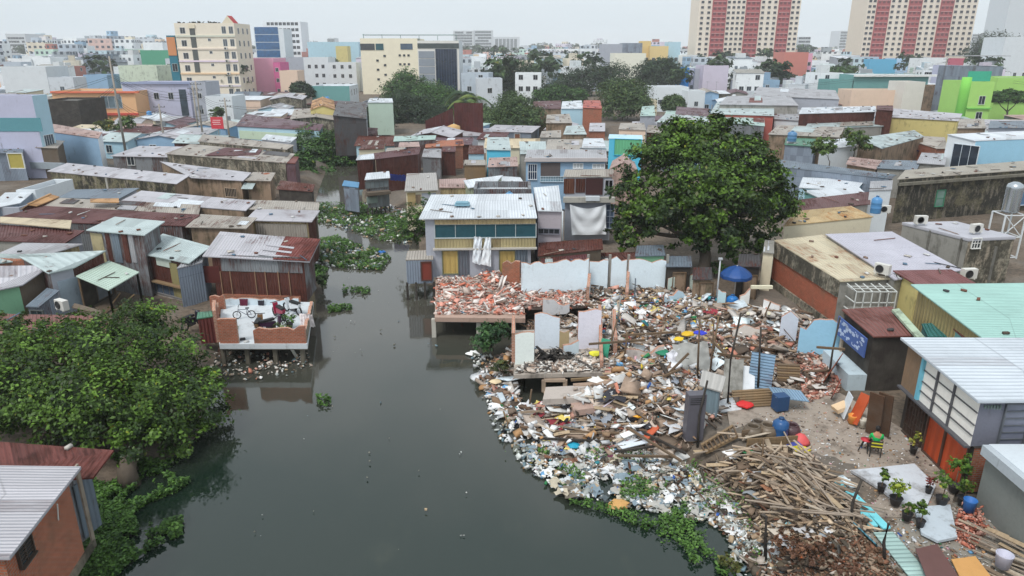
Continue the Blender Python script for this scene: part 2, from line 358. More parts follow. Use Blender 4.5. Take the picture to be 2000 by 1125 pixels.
WALLS = {'moss': lambda: peeled(), 'moss2': lambda: peeled((150, 144, 128), (84, 80, 70), (170, 158, 140)), 'brown': lambda: plaster((150, 128, 108), .7, (84, 78, 58)), 'conc': lambda: plaster((150, 148, 142), .55, (96, 94, 84)),
         'brick': lambda: brick(), 'brick2': lambda: brick((186, 104, 72)), 'white': lambda: plaster((216, 222, 226), .3, (130, 132, 130)), 'cyan': lambda: plaster((176, 208, 222), .3), 'lavw': lambda: plaster((188, 190, 212), .3),
         'dkmoss': lambda: peeled((104, 98, 78), (56, 54, 48), (126, 118, 106)), 'bluew': lambda: plaster((146, 178, 206), .3), 'greenw': lambda: plaster((136, 186, 150), .3), 'creamw': lambda: plaster((222, 212, 186), .25), 'greyw': lambda: plaster((168, 172, 182), .35),
         'planks': lambda: wood((112, 98, 84)), 'boards': lambda: wood((150, 124, 92)), 'rustw': lambda: tin((100, 58, 50), .7, pitch=.18, var=.5), 'mixw': lambda: tin((142, 146, 150), .55, pitch=.18, var=.6), 'steelw': lambda: tin((148, 160, 176), .25, pitch=.18, var=.4),
         'tanw': lambda: tin((186, 168, 128), .25, pitch=.3), 'wood': lambda: wood(), 'darkw': lambda: wood((62, 56, 52)), 'yellow': lambda: plaster((208, 194, 130), .4), 'orangew': lambda: plaster((232, 184, 138), .2), 'pinkw': lambda: plaster((226, 166, 190), .15),
         'peach': lambda: plaster((226, 200, 180), .3), 'limew': lambda: plaster((168, 214, 116), .12), 'redw': lambda: plaster((178, 96, 86), .2), 'tealw': lambda: plaster((110, 160, 158), .35), 'skyw': lambda: plaster((164, 212, 236), .1), 'turqw': lambda: plaster((92, 190, 220), .15)}
def W(k): return WALLS[k]() if isinstance(k, str) and k in WALLS else T(k) if isinstance(k, str) else k
class Shed: pass
def shed(label, px, z, base=1.0, wall='mixw', roof='grey', ov=.22, cat='shack', name=None, th=.07, group=None, sides=None, open_=(), gable=0, gax=0, patches=0, occ=True, uvrot=False):
    """px: roof corners in the photo A front-left, B front-right, C back-right, D back-left, each met at its own height z"""
    if isinstance(z, (int, float)): z = (z,) * 4
    if len(z) == 2: z = (z[0], z[0], z[1], z[1])
    R = [P(p[0], p[1], h) for p, h in zip(px, z)]
    return shed_w(label, R, base, wall, roof, ov, cat, name, th, group, sides, open_, gable, gax, patches, occ, uvrot)
def shed_w(label, R, base=1.0, wall='mixw', roof='grey', ov=.22, cat='shack', name=None, th=.07, group=None, sides=None, open_=(), gable=0, gax=0, patches=0, occ=True, uvrot=False):
    h = Shed(); R = [V(p) for p in R]; c = sum(R, V()) / 4; name = name or cat.replace(' ', '_')
    h.root = empty(name, (c.x, c.y, base), label, cat, group); h.R = R
    F_ = []
    for i, p in enumerate(R):
        d = V((c.x - p.x, c.y - p.y, 0)); L = d.length; k = min(ov * 1.4 / L, .35); q = p + d * k; q.z = p.z + (c.z - p.z) * k - th - .01
        F_.append(q)
    h.F = [V((p.x, p.y, base)) for p in F_]; h.T = F_
    if occ: OCC.append((c.x, c.y, max((R[0] - R[2]).length, (R[1] - R[3]).length) / 2 * .8))
    m = MB(); mats = []
    sides = sides or [wall] * 4
    for i in range(4):
        j = (i + 1) % 4
        if i in open_: continue
        a, b, tb, ta = h.F[i], h.F[j], F_[j], F_[i]; mt = W(sides[i])
        if mt not in mats: mats.append(mt)
        m.poly([a, b, tb, ta], mats.index(mt))
        if gable and (i % 2 == (1 if gax == 0 else 0)):
            mid = (ta + tb) / 2 + V((0, 0, gable)); m.poly([ta, tb, mid], mats.index(mt))
    if m.f:
        if not open_: m.poly([F_[0] - V((0, 0, .02)), F_[1] - V((0, 0, .02)), F_[2] - V((0, 0, .02)), F_[3] - V((0, 0, .02))], 0)
        h.wall = m.build('wall', mats, h.root)
    for i in open_:      # open side: posts and a dark inner floor stay visible
        j = (i + 1) % 4
        for k in (0, 1):
            p = h.F[i].lerp(h.F[j], k); t = F_[i].lerp(F_[j], k); mm = MB(); mm.beam(p, t, .1, .1); mm.build('post', W('wood'), h.root)
    r = MB(); rm = [T(roof)]; D = V((0, 0, th))
    def slab(q, uvs=None, mi=0, t=th):
        d = V((0, 0, t)); r.poly(q, mi, uvs); r.poly([p - d for p in reversed(q)], mi)
        for i in range(4):
            a, b = q[i], q[(i + 1) % 4]; r.poly([a - d, b - d, b, a], mi, [(0, 0), (0.05, 0), (.05, .05), (0, .05)])
    def suv(q, rot=False):
        w = (q[1] - q[0]).length; l = (q[3] - q[0]).length; w2 = (q[2] - q[3]).length
        u = [(0, 0), (w, 0), (w, l), (0, l)]
        o = random.uniform(0, 50)
        return [(b + o, a + o) if rot else (a + o, b + o) for a, b in u]
    if gable:
        if gax == 0: e0, e1 = (R[0] + R[3]) / 2 + V((0, 0, gable)), (R[1] + R[2]) / 2 + V((0, 0, gable)); qs = [[R[0], R[1], e1, e0], [R[2], R[3], e0, e1]]
        else: e0, e1 = (R[0] + R[1]) / 2 + V((0, 0, gable)), (R[3] + R[2]) / 2 + V((0, 0, gable)); qs = [[R[1], R[2], e1, e0], [R[3], R[0], e0, e1]]
        for q in qs: slab(q, suv(q, uvrot))
        r.beam(e0 + V((0, 0, .03)), e1 + V((0, 0, .03)), .18, .05)
    else: slab(R, suv(R, uvrot))
    if patches:
        A, B, C, Dd = R; pm = [T(k) for k in random.sample(['rust', 'tan', 'grey', 'lav', 'red', 'aqua', 'dark', 'white'], 4)]
        for k in range(patches):
            u0, v0 = random.uniform(0, .8), random.uniform(0, .6); u1, v1 = min(1, u0 + random.uniform(.08, .22)), min(1, v0 + random.uniform(.3, .6))
            f = lambda u, v: A.lerp(B, u).lerp(Dd.lerp(C, u), v) + V((0, 0, .03 + k * .012 + (gable * (1 - abs(2 * v - 1)) if gable and gax == 0 else gable * (1 - abs(2 * u - 1)) if gable else 0)))
            if gable and ((gax == 0 and v0 < .5 < v1) or (gax and u0 < .5 < u1)): continue
            q = [f(u0, v0), f(u1, v0), f(u1, v1), f(u0, v1)]; mt = random.choice(pm)
            if mt not in rm: rm.append(mt)
            slab(q, suv(q), rm.index(mt), .02)
    h.roof = r.build('roof', rm, h.root); ROOFS.append((R, gable, gax)); return h
def wallhit(h, side, px, py):
    a, b = h.F[side], h.F[(side + 1) % 4]; e = (b - a); L = e.length; e = e / L; n = V((e.y, -e.x, 0)); d = ray(px, py); o = V((0, 0, H))
    t = (a - o).dot(n) / d.dot(n); p = o + d * t; return (p - a).dot(e), p.z
def frame_of(h, side):
    a, b = h.F[side], h.F[(side + 1) % 4]; e = (b - a).normalized(); return a, e, V((e.y, -e.x, 0))
def feat(h, side, r, kind='window', mat=None, fmat=None, nx=2, ny=1, name=None, depth=.06, label=None):
    """r: pixel rectangle x0,y0,x1,y1 on that wall, or metres when h is given r=('m',u0,z0,u1,z1)"""
    if r[0] == 'm': u0, z0, u1, z1 = r[1:]
    else:
        ym = (r[1] + r[3]) / 2; xm = (r[0] + r[2]) / 2; u0 = wallhit(h, side, r[0], ym)[0]; u1 = wallhit(h, side, r[2], ym)[0]
        z1 = wallhit(h, side, xm, r[1])[1]; z0 = wallhit(h, side, xm, r[3])[1]
        if u0 > u1: u0, u1 = u1, u0
    o, e, n = frame_of(h, side); pt = lambda u, z, d=0: V((o.x + e.x * u + n.x * d, o.y + e.y * u + n.y * d, z))
    m = MB(); ax = (e, n, V((0, 0, 1)))
    def bx(ua, za, ub, zb, d0, d1, mi=0): m.box(pt((ua + ub) / 2, (za + zb) / 2, (d0 + d1) / 2), (abs(ub - ua), abs(d1 - d0), abs(zb - za)), 0, mi, ax)
    w = .06 if kind != 'grille' else .05
    if kind in ('window', 'grille', 'shutter', 'door'):
        bx(u0 - w, z1, u1 + w, z1 + w, -.03, depth + .03); bx(u0 - w, z0 - w, u1 + w, z0, -.03, depth + (.03 if kind == 'door' else .08)); bx(u0 - w, z0, u0, z1, -.03, depth + .03); bx(u1, z0, u1 + w, z1, -.03, depth + .03)
        if kind in ('window', 'grille'):
            for i in range(1, nx): u = u0 + (u1 - u0) * i / nx; bx(u - .02, z0, u + .02, z1, .0, depth)
            for i in range(1, ny): z = z0 + (z1 - z0) * i / ny; bx(u0, z - .02, u1, z + .02, .0, depth - .005)
        elif kind == 'shutter':
            k = max(4, int((z1 - z0) / .12))
        fr = m.build(name or kind if kind != 'grille' else 'window', fmat or paint((214, 216, 214)), h.root)
        if kind == 'door' and name is None: fr.name = 'door'
        p = MB(); p.box(pt((u0 + u1) / 2, (z0 + z1) / 2, .005), (u1 - u0, .03, z1 - z0), 0, 0, ax)
        pn = p.build({'window': 'pane', 'grille': 'pane', 'shutter': 'shutter_leaf', 'door': 'door_leaf'}[kind], mat or (glass() if kind in ('window', 'grille') else paint((150, 110, 80))), fr)
        return fr
    bx(u0, z0, u1, z1, -.01, depth); o_ = m.build(name or 'panel', mat or T('rust'), h.root)
    if label: o_['label'] = label
    return o_
def awning(h, side, r, out=.7, drop=.3, mat='aqua'):
    ym = (r[1] + r[3]) / 2; u0 = wallhit(h, side, r[0], ym)[0]; u1 = wallhit(h, side, r[2], ym)[0]; z = wallhit(h, side, (r[0] + r[2]) / 2, r[1])[1]; o, e, n = frame_of(h, side)
    m = MB(); a, b = o + e * u0, o + e * u1; a.z = b.z = z; c, d = b + n * out - V((0, 0, drop)), a + n * out - V((0, 0, drop)); t = V((0, 0, .04))
    m.hexa([d - t, c - t, b - t, a - t], [d, c, b, a]); return m.build('awning', T(mat), h.root)
# box houses of masonry, given by the pixels of their front wall
def block(label, x0, x1, yt, Y, dep, base=1.0, wall='white', roof=None, yaw=0., cat='house', par=.5, name=None, ztop=None, group=None, sides=None):
    a = Q(x0, yt, Y); b = Q(x1, yt, Y); z = ztop if ztop is not None else (a.z + b.z) / 2; w = b.x - a.x; c, s_ = math.cos(yaw), math.sin(yaw)
    A = V((a.x, Y, z)); B = A + V((c, s_, 0)) * w; C = B + V((-s_, c, 0)) * dep; D = A + V((-s_, c, 0)) * dep
    return block_w(label, [A, B, C, D], base, wall, roof, cat, par, name, group, sides)
def block_w(label, R, base=1., wall='white', roof=None, cat='house', par=.5, name=None, group=None, sides=None):
    h = Shed(); c = sum(R, V()) / 4; h.root = empty(name or cat.replace(' ', '_'), (c.x, c.y, base), label, cat, group)
    h.R = R; h.F = [V((p.x, p.y, base)) for p in R]; h.T = R; OCC.append((c.x, c.y, (R[0] - R[2]).length / 2 * .85)); mats = []
    if label:
        a_, b_, g_ = project(*R[0]), project(*R[1]), project(R[0].x, R[0].y, 1.); KEEP.append((min(a_[0], b_[0]), max(a_[0], b_[0]), a_[1] + .78 * (g_[1] - a_[1]), R[0].y))
    m = MB(); sides = sides or [wall] * 4
    ring = [V((p.x, p.y, 0)) + (V((c.x - p.x, c.y - p.y, 0)).normalized() * .28) for p in R]
    for i in range(4):
        j = (i + 1) % 4; mt = W(sides[i])
        if mt not in mats: mats.append(mt)
        k = mats.index(mt); m.poly([h.F[i], h.F[j], R[j], R[i]], k)
        m.poly([R[i], R[j], V((ring[j].x, ring[j].y, R[j].z)), V((ring[i].x, ring[i].y, R[i].z))], k)
        m.poly([V((ring[j].x, ring[j].y, R[j].z - par)), V((ring[i].x, ring[i].y, R[i].z - par)), V((ring[i].x, ring[i].y, R[i].z)), V((ring[j].x, ring[j].y, R[j].z))], k)
    h.wall = m.build('wall', mats, h.root); r = MB(); q = [V((p.x, p.y, R[i].z - par + .004)) for i, p in enumerate(ring)]
    r.poly(q); r.poly([p - V((0, 0, .15)) for p in reversed(q)]); h.roof = r.build('roof', T(roof) if roof else plaster((150, 150, 146), .5), h.root)
    return h
def wgrid(h, side, nx, nz, u0=.08, u1=.92, z0=1.0, z1=None, w=1.0, hh=1.2, mat=None, fmat=None, prob=1., name='window', floor=3.2, maxn=100, nxm=2):
    """identical windows, one object each; they share one mesh"""
    o, e, n = frame_of(h, side); L = (h.F[(side + 1) % 4] - h.F[side]).length; zt = h.T[side].z; b = h.F[side].z
    mats = [fmat or paint((206, 208, 208)), mat or glass()]; me = None; k = 0; rest = MB()
    for j in range(nz):
        for i in range(nx):
            if random.random() > prob: continue
            u = L * (u0 + (u1 - u0) * ((i + .5) / nx)); z = b + z0 + j * floor
            if z + hh > zt - .3: continue
            c = V((o.x + e.x * u, o.y + e.y * u, z + hh / 2)); ax = (e, n, V((0, 0, 1)))
            def mk(m, c):
                f = .09; D = .1
                for dx, dz, sx, sz in ((0, hh / 2 + f / 2, w + 2 * f, f), (0, -hh / 2 - f / 2, w + 2 * f, f), (-w / 2 - f / 2, 0, f, hh), (w / 2 + f / 2, 0, f, hh)) + (((0, 0, .05, hh),) if nxm > 1 else ()):
                    m.box(c + e * dx + V((0, 0, dz)), (sx, D, sz), 0, 0, ax)
                m.box(c, (w, .04, hh), 0, 1, ax)
            k += 1
            if k > maxn: mk(rest, c); continue
            if me is None: m = MB(); mk(m, V((0, 0, 0))); me = m.mesh(name); [me.materials.append(x) for x in mats]
            ob = bpy.data.objects.new(name, me); COL.objects.link(ob); ob.parent = h.root; ob.location = c - OFF[h.root.name]
    if rest.f: tag(rest.build(name + 's', mats, h.root), kind='stuff')
    return k
# ---------------------------------------------------------------- small things standing on or by the houses
def water_tank(p, label, col=(70, 130, 180), r=.5, hh=1.2, group=None, lying=False, cat='water tank'):
    root = empty('water_tank', p, label, cat, group); m = MB()
    if lying:
        c = V(p) + V((0, 0, r + .12)); pr = [(-hh / 2, .02), (-hh / 2, r * .7), (-hh / 2 + .1, r), (hh / 2 - .1, r), (hh / 2, r * .7), (hh / 2, .02)]
        m.tube_rings([[c + V((x, math.cos(a * math.pi / 8) * rr, math.sin(a * math.pi / 8) * rr)) for a in range(16)] for x, rr in pr]); m.build('tank_body', paint(col, .35, .15), root)
        k = MB(); [k.box(V(p) + V((dx, 0, .1)), (.1, r * 1.5, .2)) for dx in (-hh / 3, hh / 3)]; k.build('cradle', paint((120, 120, 120)), root)
    else:
        m.lathe(p, [(r * .98, 0), (r, .05), (r, hh * .3), (r * 1.04, hh * .33), (r, hh * .36), (r, hh * .62), (r * 1.04, hh * .65), (r, hh * .68), (r, hh * .86), (r * .6, hh * .98), (r * .3, hh), (r * .3, hh * 1.05), (0.01, hh * 1.05)])
        m.build('tank_body', paint(col, .35, .15), root); k = MB(); k.lathe(V(p) + V((0, 0, hh * 1.05)), [(r * .34, 0), (r * .34, .05), (.01, .06)]); k.build('lid', paint(tuple(int(x * .8) for x in col)), root)
    return root
def ac_unit(p, rz, label, group='air conditioner units on the roofs', s=1.):
    root = empty('air_conditioner', p, label, 'air conditioner', group); m = MB(); c, sn = math.cos(rz), math.sin(rz); X, Y = V((c, sn, 0)), V((-sn, c, 0))
    m.box(V(p) + V((0, 0, .36 * s)), (.85 * s, .34 * s, .58 * s), rz); m.box(V(p) + X * .3 + V((0, 0, .04)), (.05, .36, .08), rz); m.box(V(p) - X * .3 + V((0, 0, .04)), (.05, .36, .08), rz); m.build('casing', paint((208, 206, 200), .5, .3), root)
    f = MB(); fc = V(p) - X * .1 * s - Y * .18 * s + V((0, 0, .36 * s)); rg = [[fc - Y * dd + (X * math.cos(a * math.pi / 7) + V((0, 0, 1)) * math.sin(a * math.pi / 7)) * rr * s for a in range(14)] for rr, dd in ((.24, 0), (.24, .03), (.2, .035), (.19, .0))]
    f.tube_rings(rg, 0); f.build('fan_grille', paint((60, 60, 62)), root); return root
def antenna(p, label, hh=2.5, group='roof aerials'):
    m = MB(); m.tube([p, V(p) + V((0, 0, hh))], .03, 5)
    for k in range(5): m.beam(V(p) + V((-.5 + k * .06, k * .2 - .4, hh - .15)), V(p) + V((.5 - k * .06, k * .2 - .4, hh - .15)), .025, .025)
    m.beam(V(p) + V((0, -.45, hh - .15)), V(p) + V((0, .45, hh - .15)), .03, .03)
    return m.solo('aerial', paint((110, 112, 115)), label, 'aerial', group)
def pole(p, hh, label, arms=2, r=.16, name='utility_pole'):
    root = empty(name, p, label, 'utility pole', 'concrete utility poles'); m = MB(); m.tube([p, V(p) + V((0, 0, hh))], [r, r * .6], 8); m.build('shaft', plaster((158, 150, 140), .3), root)
    for k in range(arms):
        a = MB(); z = hh - .5 - k * .9; a.beam(V(p) + V((-.9, 0, z)), V(p) + V((.9, 0, z)), .08, .08)
        for d in (-.8, -.3, .3, .8): a.lathe(V(p) + V((d, 0, z + .04)), [(.04, 0), (.07, .08), (.03, .16)], 6)
        a.build('crossarm', paint((90, 88, 86)), root)
    b = MB(); b.box(V(p) + V((.3, 0, hh * .62)), (.45, .3, .7)); b.build('meter_box', paint((120, 124, 128)), root); return root
def wires(a, b, n, sag, label, r=.018):
    m = MB()
    for k in range(n):
        o = V((0, 0, -k * .22)); pts = [V(a).lerp(V(b), t / 12) + o - V((0, 0, sag * (1 + .2 * k) * 4 * (t / 12) * (1 - t / 12))) for t in range(13)]; m.tube(pts, r, 4)
    return m.solo('overhead_cable', paint((34, 34, 36)), label, 'overhead cable', 'overhead cables')
# ---------------------------------------------------------------- vegetation
def leaf_arrays(cen, nrm, size, fold=.25):
    n = len(cen); r = RNG.normal(0, 1, (n, 3)); t = np.cross(nrm, r); t /= np.linalg.norm(t, axis=1)[:, None] + 1e-9; b = np.cross(nrm, t); s = size[:, None]
    return np.stack([cen - t * s * .5, cen + b * s * .28 + nrm * s * fold * .3, cen + t * s * .5 - nrm * s * .12, cen - b * s * .28 + nrm * s * fold * .3], 1)
def leafcloud(lobes, n, size, dark, light, per=26, inner=.22, up=.35):
    w = np.array([l[3] * l[4] for l in lobes]); w = w / w.sum(); C = []; Nn = []; K = []
    for l, wi in zip(lobes, w):
        m = max(8, int(n * wi)); k = max(6, int(m / per)); d = RNG.normal(0, 1, (k, 3)); d /= np.linalg.norm(d, axis=1)[:, None]; d[:, 2] = np.where(d[:, 2] < -.55, -d[:, 2], d[:, 2])
        rr = RNG.uniform(.66, 1.16, (k, 1)); cl = d * rr * np.array(l[3:6]); ton = RNG.uniform(0, 1, k) * .65 + (d[:, 2] * .5 + .5) * .2 + RNG.uniform(0, .15, k)  # upward-facing clumps get a lighter tone: top light painted into the leaf colour
        i = RNG.integers(0, k, m); sg = .15 * min(l[3], l[5]) ; off = RNG.normal(0, 1, (m, 3)) * np.array([sg, sg, sg * .6]); c = cl[i] + off + np.array(l[:3])
        g = RNG.random(m) < inner; c[g] = np.array(l[:3]) + d[i[g]] * np.array(l[3:6]) * RNG.uniform(.35, .8, (g.sum(), 1)) + RNG.normal(0, .1 * l[3], (g.sum(), 3))
        nn = d[i] + np.array([0, 0, up * 2]) + RNG.normal(0, .55, (m, 3)); nn /= np.linalg.norm(nn, axis=1)[:, None]; C.append(c); Nn.append(nn); K.append(np.clip(ton[i] + RNG.normal(0, .12, m), 0, 1))
    C = np.concatenate(C); Nn = np.concatenate(Nn); K = np.concatenate(K)[:, None] ** 2.1; m = len(C)
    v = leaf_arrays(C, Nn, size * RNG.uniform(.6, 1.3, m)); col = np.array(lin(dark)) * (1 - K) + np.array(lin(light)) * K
    yl = RNG.random(m) < .02; col[yl] = col[yl] * np.array([2.2, 1.3, .8])
    return v, np.repeat(col, 4, 0)
def tree(base, lobes, n, size, label, dark=(24, 44, 18), light=(96, 136, 48), cat='tree', name='leafy_tree', tr=.3, group=None, per=26, trans=.16, tc=(92, 82, 72)):
    b = V(base); root = empty(name, b, label, cat, group); v, c = leafcloud(lobes, n, size, dark, light, per)
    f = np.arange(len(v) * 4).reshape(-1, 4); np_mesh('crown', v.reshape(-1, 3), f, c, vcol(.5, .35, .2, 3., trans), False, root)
    if tr:
        m = MB(); top = sum((V(l[:3]) * l[3] for l in lobes), V()) / sum(l[3] for l in lobes); fork = b.lerp(top, .5) + V((.1, 0, 0)); fork.x = b.x + (top.x - b.x) * .3
        m.tube([b - V((0, 0, .5)), b + V((0, 0, .3)), b.lerp(fork, .5) + V((tr * .4, 0, 0)), fork], [tr * 1.4, tr, tr * .85, tr * .75], 9)
        for l in lobes[:9]:
            e = V(l[:3]); mid = fork.lerp(e, .5) + V((random.uniform(-.2, .2), random.uniform(-.2, .2), -.15 * l[3])); m.tube([fork, mid, e, e + V((0, 0, l[5] * .5))], [tr * .55, tr * .34, tr * .2, .02], 6)
        m.build('trunk', plaster(tc, .5, (58, 52, 44)), root)
    return root
def lobes_px(rows):
    """(px, py, Y, r) -> lobe"""
    return [(*Q(a, b, Y), r, r, r * .85) for a, b, Y, r in rows]
def bush(base, r, n, size, label, dark=(34, 60, 26), light=(104, 146, 52), cat='bush', name='bush', group=None, hh=1.):
    b = V(base); L = [(b.x + random.uniform(-.5, .5) * r, b.y + random.uniform(-.5, .5) * r, b.z + r * hh * random.uniform(.4, 1.), r * .6, r * .6, r * .55 * hh) for _ in range(4)]
    return tree(b, L, n, size, label, dark, light, cat, name, .05, group)
def palm(base, hh, R_, label):
    b = V(base); root = empty('palm_tree', b, label, 'palm tree', 'palm trees behind the sheds'); m = MB(); m.tube([b, b + V((.2, 0, hh * .5)), b + V((.5, 0, hh))], [.25, .18, .15], 8); m.build('trunk', plaster((120, 108, 92), .5), root)
    top = b + V((.5, 0, hh)); vs = []; cs = []
    for k in range(22):
        a = random.uniform(0, 6.28); el = random.uniform(-.2, 1.1); L = R_ * random.uniform(.8, 1.1); d = V((math.cos(a), math.sin(a), 0)); sd = V((-d.y, d.x, 0)); g = lin(random.choice([(54, 84, 34), (88, 116, 50), (112, 128, 60), (40, 66, 30)]))
        for j in range(26):
            t = (j + 1) / 26; p = top + d * L * t * math.cos(el * .6) + V((0, 0, L * (math.sin(el) * t - 1.0 * t * t * .95)))
            for sg in (-1, 1):
                l = L * .24 * (1 - .6 * abs(t - .4)); q = p + sd * sg * l + d * l * .35 - V((0, 0, l * .5)); w = d * .045 * R_ / 2.5
                vs += [p - w, p + w, q + w * .3, q - w * .3]; cs += [g] * 4
    v = np.array([tuple(x) for x in vs]); np_mesh('crown', v, np.arange(len(v)).reshape(-1, 4), np.array(cs), vcol(.5, .3, .2, 3., .2), False, root); return root
build_ground(); build_water()
# ================================================================ LEFT BANK, near
b1 = shed('brick house with pale ribbed tin roof at the lower left corner of the view', [(-330, 1090), (18, 1088), (158, 911), (-330, 905)], 4.5, 1.3, 'brick2', T('lav'), ov=.3, cat='brick house', th=.1, uvrot=True, sides=['brick2', 'brick2', 'brick', 'brick'])
feat(b1, 1, (30, 1050, 62, 1100), 'grille', glass((40, 70, 80)), paint((70, 58, 50)), 2, 6)
feat(b1, 1, ('m', 4.3, 1.3, 4.5, 4.3), 'panel', plaster((150, 138, 124), .6), name='concrete_post', depth=.05)
feat(b1, 1, ('m', .2, 1.2, 4.4, 1.45), 'panel', plaster((132, 124, 108), .8), name='ground_beam', depth=.1)
b2 = shed('shed with dark red rusted roof behind the lower left brick house', [(-200, 955), (182, 932), (222, 879), (-200, 848)], (3.7, 3.7, 4.1, 4.1), .8, 'mixw', tin((112, 58, 50), .55, (80, 42, 34), var=.35), ov=1.1, patches=0)
feat(b2, 1, ('m', .3, .9, 1.1, 3.0), 'panel', T('steel'), name='tin_sheet', depth=.05)
m = MB(); m.tube([P(112, 985, 4.2), P(118, 1085, 1.4)], .02, 5); m.solo('white_pipe', paint((215, 215, 210)), 'thin white pipe running down the brick wall at lower left', 'pipe')
# ---- big foreground tree
L = lobes_px([(235, 700, 31, 2.4), (130, 720, 30, 2.4), (40, 740, 29, 2.3), (330, 720, 32, 2.0), (200, 800, 27.5, 2.4), (330, 810, 28.5, 2.2), (90, 830, 26.5, 2.1), (390, 800, 29, 1.5), (365, 862, 27.5, 1.2), (290, 862, 26.5, 1.4), (280, 650, 33, 1.8), (180, 660, 33, 1.5), (60, 668, 33, 1.4), (-40, 720, 30, 2.2), (-30, 800, 27, 2), (405, 745, 31, .9), (215, 845, 26.5, 1.5), (300, 632, 34, 1.0), (130, 655, 33.5, 1.1), (20, 640, 34, .9)])
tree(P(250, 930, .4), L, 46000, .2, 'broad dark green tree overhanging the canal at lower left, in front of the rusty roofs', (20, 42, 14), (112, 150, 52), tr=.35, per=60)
# ================================================================ LEFT BANK, terrace house on piles
D0 = shed('open tiled terrace floor with broken brick walls, on piles over the canal', [(428, 672), (600, 672), (612, 590), (432, 588)], 1.35, 1.0, plaster((120, 112, 100), .6), plaster((200, 206, 210), .45, (128, 126, 122)), ov=.02, cat='terrace', name='terrace', th=.3)
a0, b0 = D0.R[0], D0.R[1]
for i, u in enumerate((.03, .3, .62, .93)):
    for v in (.05, .5):
        p = a0.lerp(b0, u).lerp(D0.R[3].lerp(D0.R[2], u), v); mm = MB(); mm.box((p.x, p.y, .1), (.22, .22, 1.9)); mm.build('pile', plaster((110, 104, 92), .7), D0.root)
def bwall(pts, z0, tops, label, mat='brick', th=.18, parts_of=None, name='masonry_remnant', cat='ruined wall'):
    """standing remains of a wall: pts along its foot, ragged top heights"""
    m = MB(); pts = [V((p[0], p[1], z0)) for p in pts]
    for i in range(len(pts) - 1):
        a, b = pts[i], pts[i + 1]; e = (b - a).normalized(); n = V((-e.y, e.x, 0)) * th; ts = tops[i] if isinstance(tops[i], (list, tuple)) else [tops[i]]; L_ = (b - a).length; k = max(2, int(L_ / .3))
        hs = [ts[min(len(ts) - 1, int(j / (k + 1) * len(ts)))] + random.uniform(-.14, .08) for j in range(k + 1)]
        for j in range(k):
            p, q = a.lerp(b, j / k), a.lerp(b, (j + 1) / k); h0, h1 = hs[j], hs[j + 1]; u0, u1 = j / k * L_, (j + 1) / k * L_; Z0, Z1 = V((0, 0, h0)), V((0, 0, h1))
            m.poly([p, q, q + Z1, p + Z0], 0, [(u0, 0), (u1, 0), (u1, h1), (u0, h0)]); m.poly([q + n, p + n, p + n + Z0, q + n + Z1], 0, [(u1, 0), (u0, 0), (u0, h0), (u1, h1)]); m.poly([p + Z0, q + Z1, q + n + Z1, p + n + Z0], 1)
            if j in (0, k - 1):
                c, hh = (p, h0) if j == 0 else (q, h1); m.poly([c, c + n, c + n + V((0, 0, hh)), c + V((0, 0, hh))], 1)
    mats = [W(mat), brick((186, 128, 106), (190, 176, 160))]
    if parts_of: return m.build(name, mats, parts_of)
    return m.solo(name, mats, label, cat)
f = lambda a, b, z=1.35: P(a, b, z)
bwall([f(497, 671), f(598, 671)], 1.35, [[.9, .95, 1.0, .9, 1.05]], '', 'brick', parts_of=D0.root, name='front_parapet')
bwall([f(430, 671), f(466, 671)], 1.35, [[1.5, 1.6]], '', 'brick', parts_of=D0.root, name='corner_wall')
bwall([f(430, 668), f(428, 606)], 1.35, [[2.0, 1.7, 1.0, .5]], '', 'brick', parts_of=D0.root, name='side_wall')
bwall([f(412, 604), f(440, 604)], 1.0, [[1.3]], 'short stub of orange brick wall left of the tiled terrace', 'brick')
bwall([f(600, 668), f(612, 600)], 1.35, [[.7, .5, .4]], '', 'moss2', parts_of=D0.root, name='side_parapet')
# house behind the terrace
h1 = shed('tin shack with patchy grey and rust red roof, right behind the tiled terrace', [(395, 500), (605, 511), (626, 468), (430, 452)], (4.1, 3.9, 4.5, 4.7), 1.0, 'rustw', 'lav', ov=.4, sides=['rustw', 'mixw', 'rustw', 'steelw'])
feat(h1, 0, (432, 500, 590, 531), 'panel', W('mixw'), name='tin_band', depth=.05); feat(h1, 0, (436, 576, 588, 588), 'panel', brick(), name='brick_course', depth=.12)
for x in (433, 452, 500, 520, 545, 566): feat(h1, 0, (x, 530, x + 1.3, 577), 'panel', paint((150, 120, 96)), name='batten', depth=.08)
feat(h1, 0, (395, 520, 430, 552), 'panel', paint((82, 34, 30)), name='rust_sheet', depth=.06)
R_ = h1.R; m = MB(); lp = lambda u, v, z=.05: R_[0].lerp(R_[1], u).lerp(R_[3].lerp(R_[2], u), v) + V((0, 0, z))
m.poly([lp(.66, -.01), lp(1.0, -.01), lp(1.0, 1.0), lp(.66, 1.0)]); m.build('rust_roof_sheets', tin((128, 62, 54), .5, (96, 44, 36)), h1.root)
for k in range(3): m = MB(); m.poly([lp(.5 + .02 * k, .12 + k * .2, .08), lp(.8, .05 + k * .2, .08), lp(.8, .13 + k * .2, .08), lp(.5, .19 + k * .2, .08)]); m.build('loose_roof_sheet', T('lav'), h1.root)
h2 = shed('lower tin shack with pale roof and dark rust wall above a ledge', [(265, 493), (369, 514), (412, 481), (318, 456)], (3.9, 3.9, 4.3, 4.3), .8, 'rustw', T('aqua'), ov=.35, sides=['rustw', 'steelw', 'rustw', 'mixw'])
feat(h2, 0, ('m', .0, 2.0, 4.5, 2.1), 'panel', W('boards'), name='ledge', depth=.35); feat(h2, 0, ('m', .2, 1.2, 3.6, 1.9), 'window', glass((90, 104, 122)), paint((120, 118, 118)), 5, 1); feat(h2, 0, (307, 504, 335, 520), 'panel', paint((186, 196, 186)), name='cover_board')
